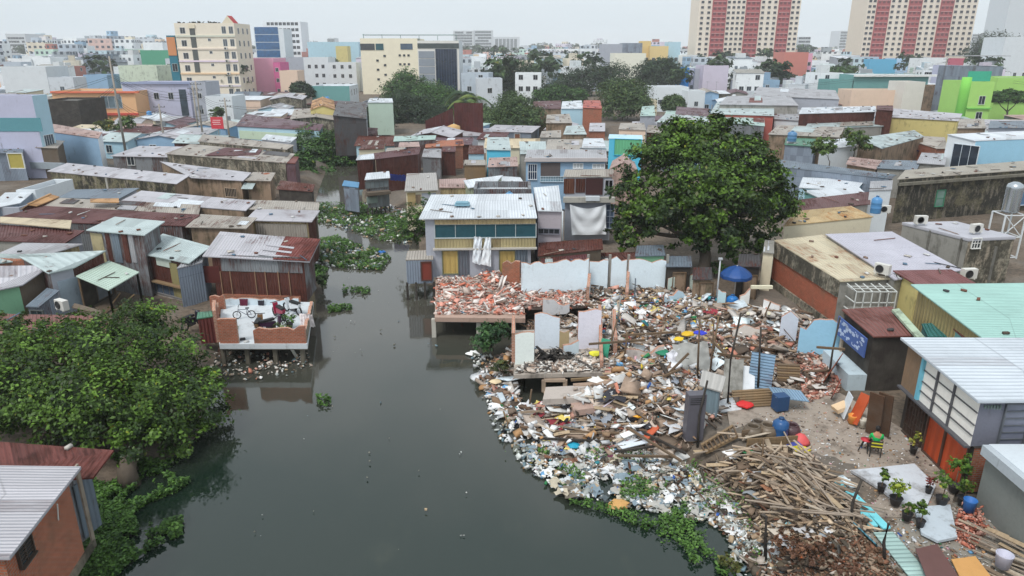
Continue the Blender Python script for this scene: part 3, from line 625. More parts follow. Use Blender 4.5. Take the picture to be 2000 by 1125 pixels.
feat(h2, 0, ('m', 0, .85, 4.2, 1.15), 'panel', plaster((196, 190, 184), .5), name='plinth', depth=.08)
feat(h2, 0, (338, 515, 352, 590), 'panel', plaster((140, 132, 92), .4), name='olive_post', depth=.06)
hc = shed('narrow shack of blue and white tin sheets stepping down toward the terrace', [(345, 524), (395, 512), (404, 484), (372, 494)], (3.7, 3.7, 3.9, 3.9), .6, 'steelw', 'grey', ov=.05)
h3 = shed('tall narrow shack with flat tin roof and patched blue walls, rising over its neighbours', [(168, 449), (282, 459), (322, 432), (224, 423)], (5.4, 5.4, 5.6, 5.6), 1.0, 'steelw', T('aqua'), ov=.3, sides=['mixw', 'mixw', 'steelw', 'rustw'])
for i, x in enumerate((182, 210, 222, 242, 255)): feat(h3, 0, (x, 456, x + (22, 8, 14, 10, 9)[i], 512), 'panel', (plaster((176, 164, 128), .5), W('rustw'), T('steel'), T('rust'), T('grey'))[i], name='tin_sheet', depth=.03 + .01 * i)
# front left shacks
h4 = shed('open sided lean-to with square pale green roof on bamboo posts, left bank', [(212, 566), (272, 531), (213, 509), (148, 539)], (3.3, 3.35, 3.5, 3.4), .9, 'darkw', T((188, 210, 196)) if 0 else tin((192, 212, 198), .02, var=.08), ov=.1, open_=(0, 1, 3), sides=['darkw', 'darkw', 'darkw', 'darkw'])
for a, b in (((172, 572), (150, 545)), ((205, 612), (235, 572)), ((218, 612), (262, 575))):
    mm = MB(); mm.beam(P(a[0], a[1], 1.4), P(b[0], b[1], 2.6), .07, .07); mm.build('brace', W('boards'), h4.root)
m = MB(); m.hexa([P(205, 616, 1.0), P(262, 580, 1.0), P(215, 560, 1.0), P(150, 580, 1.0)], [p + V((0, 0, .12)) for p in (P(205, 616, 1.0), P(262, 580, 1.0), P(215, 560, 1.0), P(150, 580, 1.0))]); m.build('plank_floor', W('planks'), h4.root)
feat(h4, 2, ('m', .3, 1.3, 1.6, 2.6), 'window', glass((150, 160, 170)), paint((100, 90, 80)), 3, 2)
h5 = shed('shack with bright aqua tin roof and rusty gable side above the green lean-to', [(95, 534), (145, 522), (207, 489), (30, 497)], (3.9, 3.9, 4.3, 4.2), 1.0, 'steelw', 'aqua', ov=.15, sides=['greyw', 'rustw', 'steelw', 'mixw'])
feat(h5, 0, ('m', .3, 1.2, 2.2, 3.2), 'panel', plaster((160, 176, 188), .4), name='wall_panel')
h6 = shed('grey roofed shack with mint green wall at the left edge', [(-70, 580), (44, 556), (100, 518), (-60, 520)], (3.5, 3.5, 4.0, 4.0), 1.0, 'greenw', 'lav', ov=.25, sides=['greenw', 'planks', 'greenw', 'greenw'], patches=2)
h7 = shed('small lean-to with narrow grey roof beside the mint green wall', [(50, 598), (76, 599), (116, 567), (92, 562)], (2.5, 2.5, 2.9, 2.9), 1.0, 'steelw', 'steel', ov=.08)
feat(h7, 0, ('m', .2, 1.2, .9, 2.2), 'window', glass((40, 60, 66)), paint((90, 96, 96)))
h8 = shed('long low shed with flat dusty red roof behind the foreground tree', [(-40, 664), (206, 655), (212, 617), (-30, 612)], (2.3, 2.3, 2.7, 2.7), .9, 'planks', tin((132, 88, 82), .35, (110, 62, 52), var=.1), ov=.15)
ac_unit(P(123, 606, 2.5), -.5, 'dented white air conditioner unit on the low red roofed shed')
m = MB(); m.hexa([P(140, 602, 2.6), P(200, 616, 2.6), P(196, 608, 2.7), P(146, 594, 2.7)], [p + V((0, 0, .07)) for p in (P(140, 602, 2.6), P(200, 616, 2.6), P(196, 608, 2.7), P(146, 594, 2.7))]); m.solo('roof_plank', W('planks'), 'wide grey plank lying on the low red roofed shed', 'plank')
h9 = shed('shack with orange brick patch and pale roof at the left edge', [(-60, 520), (28, 510), (100, 498), (-50, 494)], (3.9, 3.9, 4.3, 4.3), 1.0, 'brick2', 'aqua', ov=.2)
h10 = shed('shed with long mauve grey roof near the left edge, right of a rusty roof', [(-20, 502), (90, 498), (162, 476), (44, 474)], (4.1, 4.1, 4.5, 4.5), 1.0, 'tanw', 'grey', ov=.2)
h11 = shed('dark rust red roofed shed at the left edge below a tan plank roof', [(-40, 468), (126, 475), (165, 450), (-30, 436)], (4.3, 4.3, 4.8, 4.8), 1.0, 'conc', tin((98, 60, 58), .6, (78, 44, 40), var=.1), ov=.25, sides=['conc', 'greyw', 'conc', 'conc'])
m = MB(); a = [P(0, 434, 5.0), P(137, 446, 5.0), P(140, 430, 5.1), P(0, 423, 5.1)]; m.hexa([p - V((0, 0, .06)) for p in a], a); m.solo('roof_panel', T('cream'), 'long peeling cream panel lying along the dark rust roof', 'roof panel')
h12 = shed('long shed with very long dark rust red roof across the left bank', [(-30, 430), (362, 441), (391, 419), (88, 402)], (4.3, 4.3, 4.7, 4.7), 1.0, 'mixw', tin((102, 62, 60), .6, (82, 46, 42), var=.12), ov=.25)
h13 = shed('shed with tan patched roof directly behind the long dark rust roof', [(80, 403), (388, 419), (392, 400), (112, 386)], (4.4, 4.4, 4.7, 4.7), 1.0, 'mixw', 'tan', ov=.2, patches=5)
h14 = shed('shed with weathered tan roof sheets right of the long rust roof', [(362, 443), (481, 446), (502, 425), (392, 418)], (4.4, 4.4, 4.6, 4.6), 1.0, 'brown', 'tan', ov=.25, patches=1)
h15 = shed('shed with pale lilac roof stretching toward the canal edge on the left bank', [(236, 392), (480, 411), (500, 392), (276, 372)], (4.6, 4.6, 5.0, 5.0), 1.0, 'brown', 'lav', ov=.2, patches=2)
h16 = shed('shed with grey roof and horizontal tan slatted wall at the canal edge', [(478, 430), (609, 433), (625, 411), (500, 408)], (4.3, 4.3, 4.6, 4.6), .6, 'tanw', 'lav', ov=.3, sides=['tanw', 'rustw', 'mixw', 'mixw'], uvrot=True)
feat(h16, 0, (500, 437, 600, 462), 'panel', T('tan'), name='slatted_panel', depth=.05)
h17 = shed('shed with dark grey boarded roof at the canal edge, behind the slatted wall', [(470, 408), (622, 410), (624, 394), (480, 390)], (4.6, 4.6, 4.8, 4.8), .6, 'planks', 'tan', ov=.2)
h18 = shed('shed with bluish grey roof left of an orange strip', [(112, 386), (233, 388), (272, 367), (144, 370)], (4.6, 4.6, 4.9, 4.9), 1.0, 'greyw', 'steel', ov=.2)
m = MB(); a = [P(176, 394, 5.0), P(232, 395, 5.0), P(232, 387, 5.05), P(176, 388, 5.05)]; m.hexa([p - V((0, 0, .08)) for p in a], a); m.solo('roof_panel', T('orange'), 'orange tin panel lying between grey roofs on the left bank', 'roof panel')
h19 = shed('long house with lilac tin roof over a mossy olive wall', [(92, 334), (345, 359), (371, 342), (131, 318)], (3.5, 3.5, 4.0, 4.0), 1.0, 'moss', 'lav', ov=.3, cat='house', sides=['moss', 'brown', 'moss', 'moss'])
feat(h19, 0, ('m', 9.2, 1.1, 9.5, 3.4), 'panel', plaster((170, 168, 160), .5), name='pilaster')
h20 = shed('long house with ash roof over a stained brown wall, right of the mossy one', [(374, 347), (475, 353), (491, 337), (312, 315)], (3.5, 3.5, 4.0, 4.0), 1.0, 'brown', 'lav', ov=.3, cat='house')
h21 = shed('house end with brown wall and barred opening, left bank', [(478, 352), (529, 353), (538, 337), (494, 336)], (3.5, 3.5, 3.8, 3.8), 1.0, 'brown', 'tan', ov=.2, cat='house')
awning(h21, 0, (478, 357, 500, 370), .9, .5, 'aqua'); feat(h20, 0, (441, 368, 462, 384), 'grille', glass((30, 30, 30)), paint((170, 150, 130)), 7, 1)
h22 = shed('low shed with flat reddish roof and dark open front beside the canal', [(540, 369), (611, 374), (615, 360), (548, 352)], (2.9, 2.9, 3.3, 3.3), .7, 'darkw', 'rust', ov=.15)  # closed dark plank walls imitate the shade behind the open front
m = MB(); m.lathe(P(527, 386, 1.0), [(.55, 0), (.6, .1), (.6, 2.7), (.2, 2.8)]); m.solo('storage_drum', tin((176, 100, 62), .4), 'tall orange rusted drum standing at the brown house end', 'drum')
h23 = shed('house with long pale tan roof and dusty grey wall, upper left bank', [(322, 300), (560, 318), (576, 300), (372, 281)], (4.2, 4.2, 4.6, 4.6), 1.0, 'moss2', 'tan', ov=.2, cat='house', patches=3)
h24 = shed('house with big pale roof narrowing toward the small canal tree', [(386, 276), (560, 292), (575, 283), (396, 262)], (4.6, 4.6, 5.0, 5.0), 1.0, 'moss2', 'tan', ov=.2, cat='house')
h25 = shed('house with small dark brown gabled roof on the left bank', [(400, 303), (505, 304), (512, 292), (440, 288)], (4.4, 4.4, 4.8, 4.8), 1.0, 'conc', 'wine', ov=.2, cat='house', patches=3)
h26 = shed('pink roofed outbuilding by the vines on the left bank', [(546, 317), (577, 319), (584, 306), (552, 304)], (4.2, 4.2, 4.4, 4.4), .8, 'plum', 'red', ov=.1)
h27 = shed('long shed with purple brown roof and pale green front, upper left bank', [(460, 246), (625, 255), (632, 243), (480, 222)], (5.0, 5.0, 5.8, 5.8), 1.0, 'cyan', 'plum', ov=.2)
feat(h27, 0, ('m', .3, 3.0, 15, 4.3), 'panel', plaster((196, 214, 190), .3), name='pale_fascia', depth=.05)
h28 = shed('shed with flat pale roof in front of the purple brown roof', [(510, 272), (568, 278), (580, 268), (520, 262)], (4.4, 4.4, 4.6, 4.6), 1.0, 'greyw', 'white', ov=.1)
h29 = shed('grey house with wide shallow gabled roof near the canal head', [(566, 232), (672, 238), (668, 220), (575, 214)], (5.6, 5.6, 6.0, 6.0), 1.0, 'moss2', 'tan', ov=.3, cat='house', gable=.6, gax=1)
h30 = shed('tall dark grey tin house on stilts over the canal head', [(650, 225), (716, 232), (716, 200), (660, 196)], (7.6, 7.0, 7.8, 8.0), 1.5, 'dark', 'dark', ov=.15, cat='stilt house', sides=['dark', 'steelw', 'dark', 'dark'])
feat(h30, 1, ('m', .5, 3, 2, 6.5), 'window', glass((80, 140, 190)), paint((200, 200, 200)), 2, 3)
h31 = shed('ochre walled shed with small rounded roof near the canal head', [(606, 214), (655, 214), (652, 196), (610, 196)], (7.0, 7.0, 7.3, 7.3), 1.0, 'yellow', 'orange', ov=.1, gable=.7, gax=1)
h32 = block('flat box house with sea green wall and white rim', 608, 682, 168, 205, 12, wall='tealw', roof='white', sides=['tealw', 'white', 'white', 'white']); wgrid(h32, 1, 3, 1, z0=3.5, w=.8, hh=1.6)
h33 = shed('pale green walled house beside the trees at the canal head', [(718, 200), (768, 200), (766, 192), (722, 192)], (7.2, 7.2, 7.4, 7.4), 1.0, plaster((186, 206, 192), .3), 'white', ov=.1, cat='house')
# stilt sheds tucked along the dark canal head
for i, (a, lab) in enumerate([([(638, 262), (700, 268), (702, 256), (640, 250)], 'dark stilt shack under the grey gabled roof'), ([(700, 262), (735, 264), (738, 250), (704, 248)], 'maroon tin stilt shack at the canal head'), ([(612, 246), (650, 250), (652, 240), (616, 236)], 'slim stilt shack between the gabled house and the canal tree')]):
    shed(lab, a, (3.6, 4.0), 1.2, ('planks', 'rustw', 'darkw')[i], ('dark', 'wine', 'tan')[i], ov=.1, cat='stilt house')
# left edge: masonry houses
e1 = block('lavender house with teal parapet at the left edge, tall barred window', -60, 62, 187, 92, 3.0, wall='lavw', roof='conc', sides=['lavw', 'cyan', 'lavw', 'lavw'], yaw=0.0, par=.4)
feat(e1, 0, ('m', -.05, 7.0, 8.35, 8.7), 'panel', plaster((96, 150, 160), .2), name='teal_parapet', depth=.06); feat(e1, 1, ('m', .6, 3.3, 2.5, 6.4), 'grille', glass((70, 84, 96)), paint((220, 226, 230)), 4, 2)
e2 = shed('bluish grey tin roof shed below the lavender house, left edge', [(-60, 300), (45, 298), (46, 262), (-60, 256)], (4.6, 4.6, 5.6, 5.6), 1.0, 'steelw', 'steel', ov=.2)
e3 = shed('balcony house with small tan roof at the left edge', [(52, 287), (112, 289), (126, 275), (75, 271)], (5.0, 5.0, 5.3, 5.3), 1.0, 'planks', 'tan', ov=.15, cat='house'); feat(e3, 0, ('m', .2, 2.3, 5.2, 3.1), 'panel', paint((150, 160, 168)), name='balcony_rail', depth=.5)
e4 = shed('pale blue walled long house with mauve roof, left side', [(84, 255), (192, 270), (200, 258), (92, 240)], (6.2, 5.6, 6.2, 6.6), 1.0, 'skyw', 'pink', ov=.1, cat='house', sides=['bluew', 'white', 'skyw', 'skyw'])
e5 = shed('shack with pale blue tin roof sliding toward the left edge', [(-30, 410), (40, 396), (66, 374), (10, 376)], (3.6, 3.8, 4.2, 4.2), 1.0, 'steelw', 'white', ov=.1)
e6 = shed('shack with orange rusted ridge above the left rust roof', [(40, 408), (72, 402), (116, 384), (84, 385)], (4.4, 4.6, 4.8, 4.7), 1.0, 'rustw', 'orange', ov=.1, gable=.25, gax=1)
e7 = block('narrow house with yellow door front at the left edge', 14, 52, 297, 66, 6, wall='white', roof='grey', ztop=4.4); feat(e7, 0, (18, 300, 46, 328), 'door', paint((170, 156, 80))); 
e8 = block('house with grey fence panels at the left edge below the balcony house', -40, 22, 340, 62, 5, wall='greyw', roof='aqua', ztop=3.6)
e9 = block('low red brick stub house beside the mossy long house', 66, 92, 366, 70, 4, wall='brick2', roof='tan', ztop=3.0)
# ================================================================ RIGHT BANK, middle: the grey blue house facing the camera
c1 = shed('grey blue house with dark teal glass band and two tan shutters, centre of view', [(818, 427), (1049, 425), (1040, 378), (842, 380)], (5.8, 5.8, 6.3, 6.3), 1.4, 'greyw', T('white'), ov=.35, cat='house')
feat(c1, 0, (849, 428, 1046, 437), 'panel', T('tanw'), name='tan_fascia', depth=.12)
feat(c1, 0, (850, 438, 1046, 463), 'window', paint((38, 78, 88), .25, .4), paint((176, 186, 188)), 5, 1, name='glass_band')
feat(c1, 0, (849, 465, 1046, 483), 'panel', tin((182, 168, 126), .15, pitch=.22), name='slatted_panel', depth=.08)
feat(c1, 0, (846, 483, 1048, 486), 'panel', paint((186, 182, 174)), name='ledge', depth=.3)
for x in (865, 976): feat(c1, 0, (x, 490, x + 29, 534), 'door', tin((190, 164, 98), .05, pitch=.35, var=.05, sheets=False), paint((110, 116, 96)), name='shutter_door')
for k, x in enumerate((895, 1008)): feat(c1, 0, (x, 487, x + 22, 538), 'panel', T('steel'), name='tin_sheet', depth=.04)
def cloth(p00, p10, p01, p11, amp, n, label, col, cat='tarpaulin', name='tarpaulin', folds=5, kind=0, group=None):
    m = MB(); a, b, c, d = V(p00), V(p10), V(p01), V(p11); nn = (b - a).cross(c - a).normalized()
    def fn(u, v):
        p = a.lerp(b, u).lerp(c.lerp(d, u), v)
        w = math.sin(u * folds * math.pi * 2 + math.sin(v * 3) * 2) * .5 + mnoise.noise(V((u * 5, v * 5, folds))) if kind == 0 else math.sin(((u - .5) ** 2 * 3 + v) * folds * 5) * .5 + mnoise.noise(V((u * 3, v * 3, 1)))
        s_ = math.sin(math.pi * u) * (.12 if kind else 0) * (1 - v)
        return p + nn * amp * w - V((0, 0, (b - a).length * s_))
    m.grid(fn, n, n); o = m.solo(name, paint(col, .6, .15), label, cat, group); return o
yc = c1.F[0].y - .15
cl = lambda x, y, Y=yc: Q(x, y, Y)
cloth(cl(926, 462), cl(942, 463), cl(922, 512), cl(938, 518), .1, 24, 'crumpled white cloth hanging in the middle of the grey blue house front', (225, 232, 238), 'cloth', 'hanging_cloth', 2)
cloth(cl(948, 464), cl(959, 464), cl(938, 516), cl(959, 521), .08, 20, 'second white cloth strip hanging right beside the crumpled one', (232, 238, 242), 'cloth', 'hanging_cloth', 2)
c2 = shed('small flat pinkish grey annex at the right end of the grey blue house', [(1050, 411), (1098, 412), (1091, 362), (1042, 366)], (5.9, 5.9, 6.4, 6.4), 1.4, plaster((176, 168, 174), .2), 'white', ov=.12, cat='annex', patches=0)
feat(c2, 0, (1052, 447, 1092, 456), 'window', glass((40, 44, 50)), paint((120, 120, 130)), 4, 1)
m = MB(); m.tube([cl(1099, 412, yc - .3), cl(1098, 470, yc - .3)], .06, 6); m.solo('drain_pipe', paint((190, 196, 200)), 'pale drain pipe standing right of the pinkish annex', 'pipe')
# roof well with tank, lid boxes
c3 = block('roof well structure with corrugated sides behind the pale roof of the central house', 925, 1038, 384, c1.R[3].y + 1.2, 3.5, wall='mixw', roof='white', ztop=6.5, cat='roof shed')
water_tank(Q(995, 398, c1.R[3].y + .6) * 1, 'blue drum tank in the roof well of the central house', (96, 150, 190), .35, .9); OCCT = []
m = MB(); p = P(903, 400, 6.15); m.box(p + V((0, 0, .05)), (1.1, .8, .12)); m.box(p + V((0, 0, .18)), (.9, .6, .1)); m.solo('roof_vent', paint((120, 160, 176)), 'small blue skylight box on the pale central roof', 'skylight')
# white tarp house to the right
c4 = shed('leaning house patched with rust red and brown sheets above a hanging white tarpaulin', [(1100, 345), (1200, 345), (1198, 330), (1104, 331)], (6.9, 6.9, 7.2, 7.2), 1.4, 'mixw', 'tan', ov=.15, cat='house', sides=['greyw', 'mixw', 'mixw', 'brown'])
feat(c4, 0, (1101, 349, 1122, 378), 'panel', tin((120, 78, 60), .6, pitch=.2), name='rust_sheets'); feat(c4, 0, (1124, 349, 1143, 376), 'panel', tin((96, 64, 56), .6, pitch=.2, var=.7), name='rust_sheets'); feat(c4, 0, (1144, 348, 1177, 380), 'panel', paint((66, 36, 36), .7), name='maroon_sheet', depth=.1)
feat(c4, 0, (1182, 352, 1196, 374), 'window', glass((20, 22, 26)), paint((190, 190, 196))); feat(c4, 0, (1100, 384, 1200, 394), 'panel', plaster((186, 184, 176), .4), name='concrete_ledge', depth=.4)
feat(c4, 0, (1143, 382, 1170, 390), 'panel', paint((216, 224, 230)), name='white_board', depth=.5); feat(c4, 0, (1184, 400, 1198, 445), 'window', glass((80, 96, 120)), paint((150, 160, 176)), 2, 4)
Y4 = c4.F[0].y - .5; cloth(Q(1113, 399, Y4), Q(1183, 399, Y4), Q(1117, 459, Y4), Q(1184, 458, Y4), .09, 40, 'large white tarpaulin hanging in curved folds on the patched house', (240, 245, 250), kind=1, folds=2)
# houses directly behind
c5 = shed('pale blue house with white barred windows and flat grey roof behind the central house', [(1024, 315), (1186, 315), (1184, 292), (1030, 292)], (6.2, 6.2, 6.5, 6.5), 1.2, 'bluew', 'grey', ov=.15, cat='house')
feat(c5, 0, (1032, 321, 1048, 350), 'grille', glass((40, 60, 90)), paint((226, 232, 236)), 4, 2); feat(c5, 0, (1056, 318, 1094, 346), 'panel', paint((92, 84, 84)), name='recessed_door', depth=.05); feat(c5, 0, (1120, 320, 1138, 328), 'window', glass((200, 206, 210)), paint((235, 238, 240)), 3, 1); feat(c5, 0, (1158, 321, 1180, 328), 'window', glass((200, 206, 210)), paint((235, 238, 240)), 3, 1)
feat(c5, 0, (1056, 345, 1100, 354), 'window', glass((120, 160, 180)), paint((190, 205, 214)), 9, 3, name='balcony_rail'); feat(c5, 0, (1025, 308, 1186, 315), 'panel', plaster((190, 184, 184), .3), name='parapet', depth=.3)
c6 = shed('turquoise house with green striped shutter behind the pale blue house', [(1188, 270), (1256, 272), (1254, 264), (1190, 262)], (6.6, 6.6, 6.9, 6.9), 1.2, 'turqw', 'cyan', ov=.08, cat='house')
feat(c6, 0, (1200, 272, 1252, 303), 'shutter', tin((108, 186, 140), .02, pitch=.35, var=.1), paint((60, 180, 220)), name='striped_shutter')
c7 = shed('house with faded pink brown hipped end wall beside the great tree', [(1190, 330), (1246, 334), (1240, 318), (1196, 314)], (5.6, 5.6, 5.9, 5.9), 1.2, plaster((176, 150, 140), .7), 'pink', ov=.08, cat='house', gable=.8, gax=1)
c8 = shed('tan and grey tin house with square ash roof left of the pale blue roof', [(790, 373), (856, 371), (852, 337), (794, 339)], (4.7, 4.7, 5.3, 5.3), .9, 'brown', tin((176, 172, 168), .05, var=.06), ov=.2, sides=['creamw', 'mixw', 'mixw', 'tanw'])
feat(c8, 0, (796, 377, 812, 402), 'panel', plaster((178, 156, 112), .5), name='tan_board'); feat(c8, 0, (812, 380, 822, 398), 'panel', W('brown'), name='brown_board'); feat(c8, 0, (824, 377, 852, 402), 'panel', plaster((170, 174, 184), .3), name='grey_board')
c9 = shed('shed with white rimmed roof and pale green ribbed side', [(914, 367), (968, 358), (982, 342), (905, 352)], (5.0, 5.4, 5.6, 5.2), 1.0, tin((170, 178, 150), .1), 'white', ov=.12)
c9b = shed('low grey shed with pink roof edge beside the green ribbed shed', [(858, 366), (912, 366), (910, 348), (858, 350)], (4.6, 4.6, 4.9, 4.9), 1.0, 'tanw', 'pink', ov=.1)
c9c = shed('shed with bright white corner roof and pink ribbed front', [(972, 358), (1026, 360), (1016, 346), (980, 344)], (4.9, 4.9, 5.2, 5.2), 1.0, tin((190, 160, 166), .1), 'white', ov=.1)
st = shed('stilt shack with pale awning and cluttered grey shutters standing over the water weeds', [(712, 351), (762, 347), (760, 334), (716, 338)], (4.0, 4.0, 4.4, 4.4), .9, 'mixw', 'white', ov=.15, cat='stilt house')
feat(st, 0, (714, 354, 758, 366), 'window', glass((130, 140, 144)), paint((90, 92, 92)), 5, 1); feat(st, 0, (714, 372, 758, 378), 'panel', W('planks'), name='platform', depth=1.0); feat(st, 0, (716, 384, 736, 396), 'panel', plaster((130, 144, 138), .4), name='tin_box', depth=.3)
for k in range(6): p = st.F[0].lerp(st.F[1], k / 5) - V((0, .2, 0)); mm = MB(); mm.box((p.x, p.y, 0), (.14, .14, 2)); mm.build('stilt', W('darkw'), st.root)
st2 = shed('shack with small sky blue roof leaning over the water weeds', [(668, 362), (700, 366), (702, 356), (672, 352)], (3.2, 3.2, 3.5, 3.5), .5, 'steelw', 'blue', ov=.1, cat='stilt house')
cloth(P(762, 340, 4.3), P(792, 342, 4.2), P(762, 352, 3.4), P(793, 354, 3.3), .08, 16, 'bright blue tarpaulin stretched beside the stilt shack', (66, 92, 214))
rs = [([(695, 312), (731, 310), (734, 299), (700, 303)], (4.6, 5.0), 'rustw', 'white', 'dark red tin shack with pale front roof edge by the canal head'), ([(732, 311), (818, 301), (822, 287), (730, 299)], (5.0, 5.3), 'rustw', 'wine', 'long maroon tin shack with sloping wine red roof'),
      ([(778, 287), (820, 286), (818, 277), (780, 278)], (4.8, 5.1), 'mixw', 'pink', 'shack with scrap pink and white roof sheets behind the maroon one'), ([(752, 298), (790, 296), (792, 287), (756, 289)], (4.6, 4.9), 'brown', 'tan', 'tan roofed shack squeezed behind the sloping wine roof'),
      ([(700, 292), (750, 290), (752, 272), (716, 274)], (4.6, 4.8), 'creamw', 'rust', 'shack with cream front and yellow boards at the canal head'), ([(768, 276), (850, 272), (852, 264), (770, 266)], (4.9, 5.1), 'mixw', 'mint', 'shack with bleached mint roof under the palm trees'),
      ([(862, 296), (890, 296), (890, 286), (864, 286)], (4.2, 4.4), 'rustw', 'wine', 'narrow maroon shack between grey posts'), ([(824, 306), (862, 308), (862, 290), (828, 290)], (3.8, 4.0), 'mixw', 'grey', 'grey flat shack with a yellow crate front'),
      ([(914, 300), (946, 300), (944, 284), (916, 284)], (4.4, 4.8), 'cyan', 'rust', 'pale blue shack with rusty roof and clothes'), ([(950, 292), (998, 293), (994, 268), (952, 268)], (5.0, 5.4), 'turqw', 'aqua', 'blue shack with square mint roof at the foot of the round tree'),
      ([(905, 322), (950, 322), (948, 312), (908, 312)], (3.6, 3.8), 'boards', 'tan', 'boarded fence like shack of pale slats'), ([(952, 326), (1012, 324), (1010, 306), (955, 308)], (4.0, 4.3), 'mixw', 'pink', 'shack with pinkish roof and clothes on its fence'),
      ([(1016, 300), (1068, 300), (1066, 276), (1014, 276)], (4.8, 5.1), 'conc', 'aqua', 'grey shack with greenish flat roof behind the pale blue house'), ([(1066, 292), (1140, 292), (1138, 272), (1070, 272)], (5.0, 5.3), 'brown', 'tan', 'shack with bleached tan roof strewn with scrap'),
      ([(1136, 288), (1184, 289), (1178, 270), (1140, 270)], (5.2, 5.4), 'white', 'white', 'shack with clean white roof left of the turquoise house'), ([(1054, 268), (1096, 268), (1096, 254), (1058, 256)], (5.0, 5.3), 'conc', 'tan', 'shack with dull tan roof, second row behind the pale blue house'),
      ([(1100, 262), (1146, 262), (1138, 244), (1106, 246)], (5.2, 5.6), 'brown', 'aqua', 'shack with pale steep roof, third row behind the pale blue house'), ([(1150, 256), (1182, 256), (1182, 240), (1152, 240)], (5.2, 5.4), 'brick', 'lav', 'shack with lilac roof and brick side near the bushy trees'),
      ([(1066, 240), (1118, 240), (1112, 222), (1068, 224)], (5.6, 6.0), 'brown', 'tan', 'shed with tan gabled roof behind the scrap roofs'), ([(1096, 212), (1140, 212), (1136, 196), (1098, 198)], (6.2, 6.6), 'cyan', 'white', 'pale blue shed beside the red tiled roof'),
      ([(1138, 210), (1176, 212), (1172, 196), (1140, 196)], (6.4, 6.8), 'brick', tin((190, 92, 76), .2), 'shed with bright red tile coloured roof before the trees'), ([(1040, 212), (1096, 212), (1096, 196), (1042, 198)], (6.2, 6.4), 'brown', 'wine', 'shed with plum roof and a small pergola'),
      ([(1208, 252), (1262, 254), (1258, 240), (1212, 240)], (5.6, 5.8), 'peach', 'tan', 'house with peach front and bleached roof'), ([(1282, 238), (1390, 246), (1380, 228), (1300, 222)], (6.0, 6.4), 'mixw', 'aqua', 'long shed with striped silvery roof right of the bushy trees'),
      ([(1318, 226), (1384, 230), (1386, 212), (1322, 208)], (6.0, 6.4), 'brown', 'plum', 'shed with mauve corrugated roof below the cream balcony house'), ([(1262, 258), (1316, 262), (1312, 246), (1266, 244)], (5.0, 5.2), 'rustw', 'tan', 'maroon fronted shack left of the great tree top'),
      ([(1250, 226), (1280, 226), (1278, 206), (1254, 208)], (6.6, 6.8), 'greyw', 'mint', 'small grey house with pale green roof'), ([(830, 288), (906, 284), (904, 272), (832, 276)], (4.2, 4.4), 'brick', 'brick2', 'rubble strewn brick platform below the long maroon fence')]
for px, z, wl, rf, lab in rs: shed(lab, px, z, 1.0, wl, rf, ov=.12, patches=random.choice((0, 0, 1, 2)))
# long maroon fence on the rise below the palms
for (a, b, z, lab) in (((832, 262, 1), (886, 234, 1), 0, 'left'), ((888, 262, 1), (944, 258, 1), 0, 'right')):
    p, q = Q(a[0], a[1] + 8, 125), Q(b[0], b[1] + 8 if lab == 'right' else 262, 122); p.z = q.z = 2; m = MB(); h0, h1 = (3.2, 5.6) if lab == 'left' else (6.2, 6.4)
    m.poly([p, q, q + V((0, 0, h1)), p + V((0, 0, h0))]); m.poly([q + V((0, .1, 0)), p + V((0, .1, 0)), p + V((0, .1, h0)), q + V((0, .1, h1))]); m.solo('tin_fence', tin((88, 42, 42), .5, pitch=.5, var=.5), ('sloping' if lab == 'left' else 'tall') + ' maroon corrugated fence ' + ('left' if lab == 'left' else 'right') + ' of the tan water drum', 'fence')
p = P(887, 275, 2.5); m = MB(); m.lathe(p, [(1.0, 0), (1.05, .1), (1.05, 2.4), (.3, 2.7), (.01, 2.75)]); m.solo('storage_drum', paint((196, 158, 104), .7, .3), 'tan wooden looking drum in front of the maroon fence', 'drum')
# ================================================================ RIGHT BANK, right side
r1 = shed('long shed with wide bluish grey roof right of the great tree', [(1524, 326), (1742, 349), (1749, 341), (1520, 311)], (4.3, 4.3, 4.7, 4.7), 1.0, 'steelw', 'steel', ov=.2, cat='shed')
r1b = shed('low shed with pale aqua wall under the wide bluish roof', [(1560, 366), (1672, 372), (1690, 352), (1568, 346)], (3.4, 3.4, 3.6, 3.6), 1.0, 'cyan', 'white', ov=.1)
r2 = shed('shed with bright white and teal skylight roof', [(1602, 387), (1692, 378), (1676, 364), (1570, 372)], (3.9, 3.9, 4.1, 4.1), 1.0, 'tealw', 'white', ov=.1)
r3 = shed('shed with long dark rust roof wedge right of the great tree', [(1548, 414), (1700, 398), (1700, 374), (1540, 392)], (4.0, 4.0, 4.4, 4.4), 1.0, 'conc', tin((108, 74, 72), .4, (90, 54, 50), var=.08), ov=.15)
r4 = shed('cream walled house with ribbed rust orange roof', [(1530, 441), (1706, 423), (1662, 402), (1554, 412)], (4.1, 4.1, 4.6, 4.6), 1.0, 'creamw', tin((204, 178, 132), .4, (188, 128, 72), var=.25), ov=.1, cat='house', uvrot=False)
r5 = shed('cluttered white utility wall house behind the blue tank', [(1698, 372), (1742, 370), (1744, 352), (1700, 354)], (5.0, 5.0, 5.2, 5.2), 1.0, 'white', 'grey', ov=.05, cat='house')
water_tank(P(1709, 416, 3.9), 'blue plastic water tank above the cream walled house', (84, 140, 190), .42, 1.35)
ac_unit(P(1727, 416, 3.9), -.2, 'white air conditioner unit right of the blue water tank')
r6 = shed('big two storey house with mould blackened olive walls and tan parapet, right side', [(1752, 350), (2080, 326), (2080, 308), (1768, 332)], (5.3, 5.3, 5.5, 5.5), 1.0, 'dkmoss', tin((178, 170, 156), .2, var=.1), ov=.25, cat='house', sides=['dkmoss', 'dkmoss', 'dkmoss', 'dkmoss'])
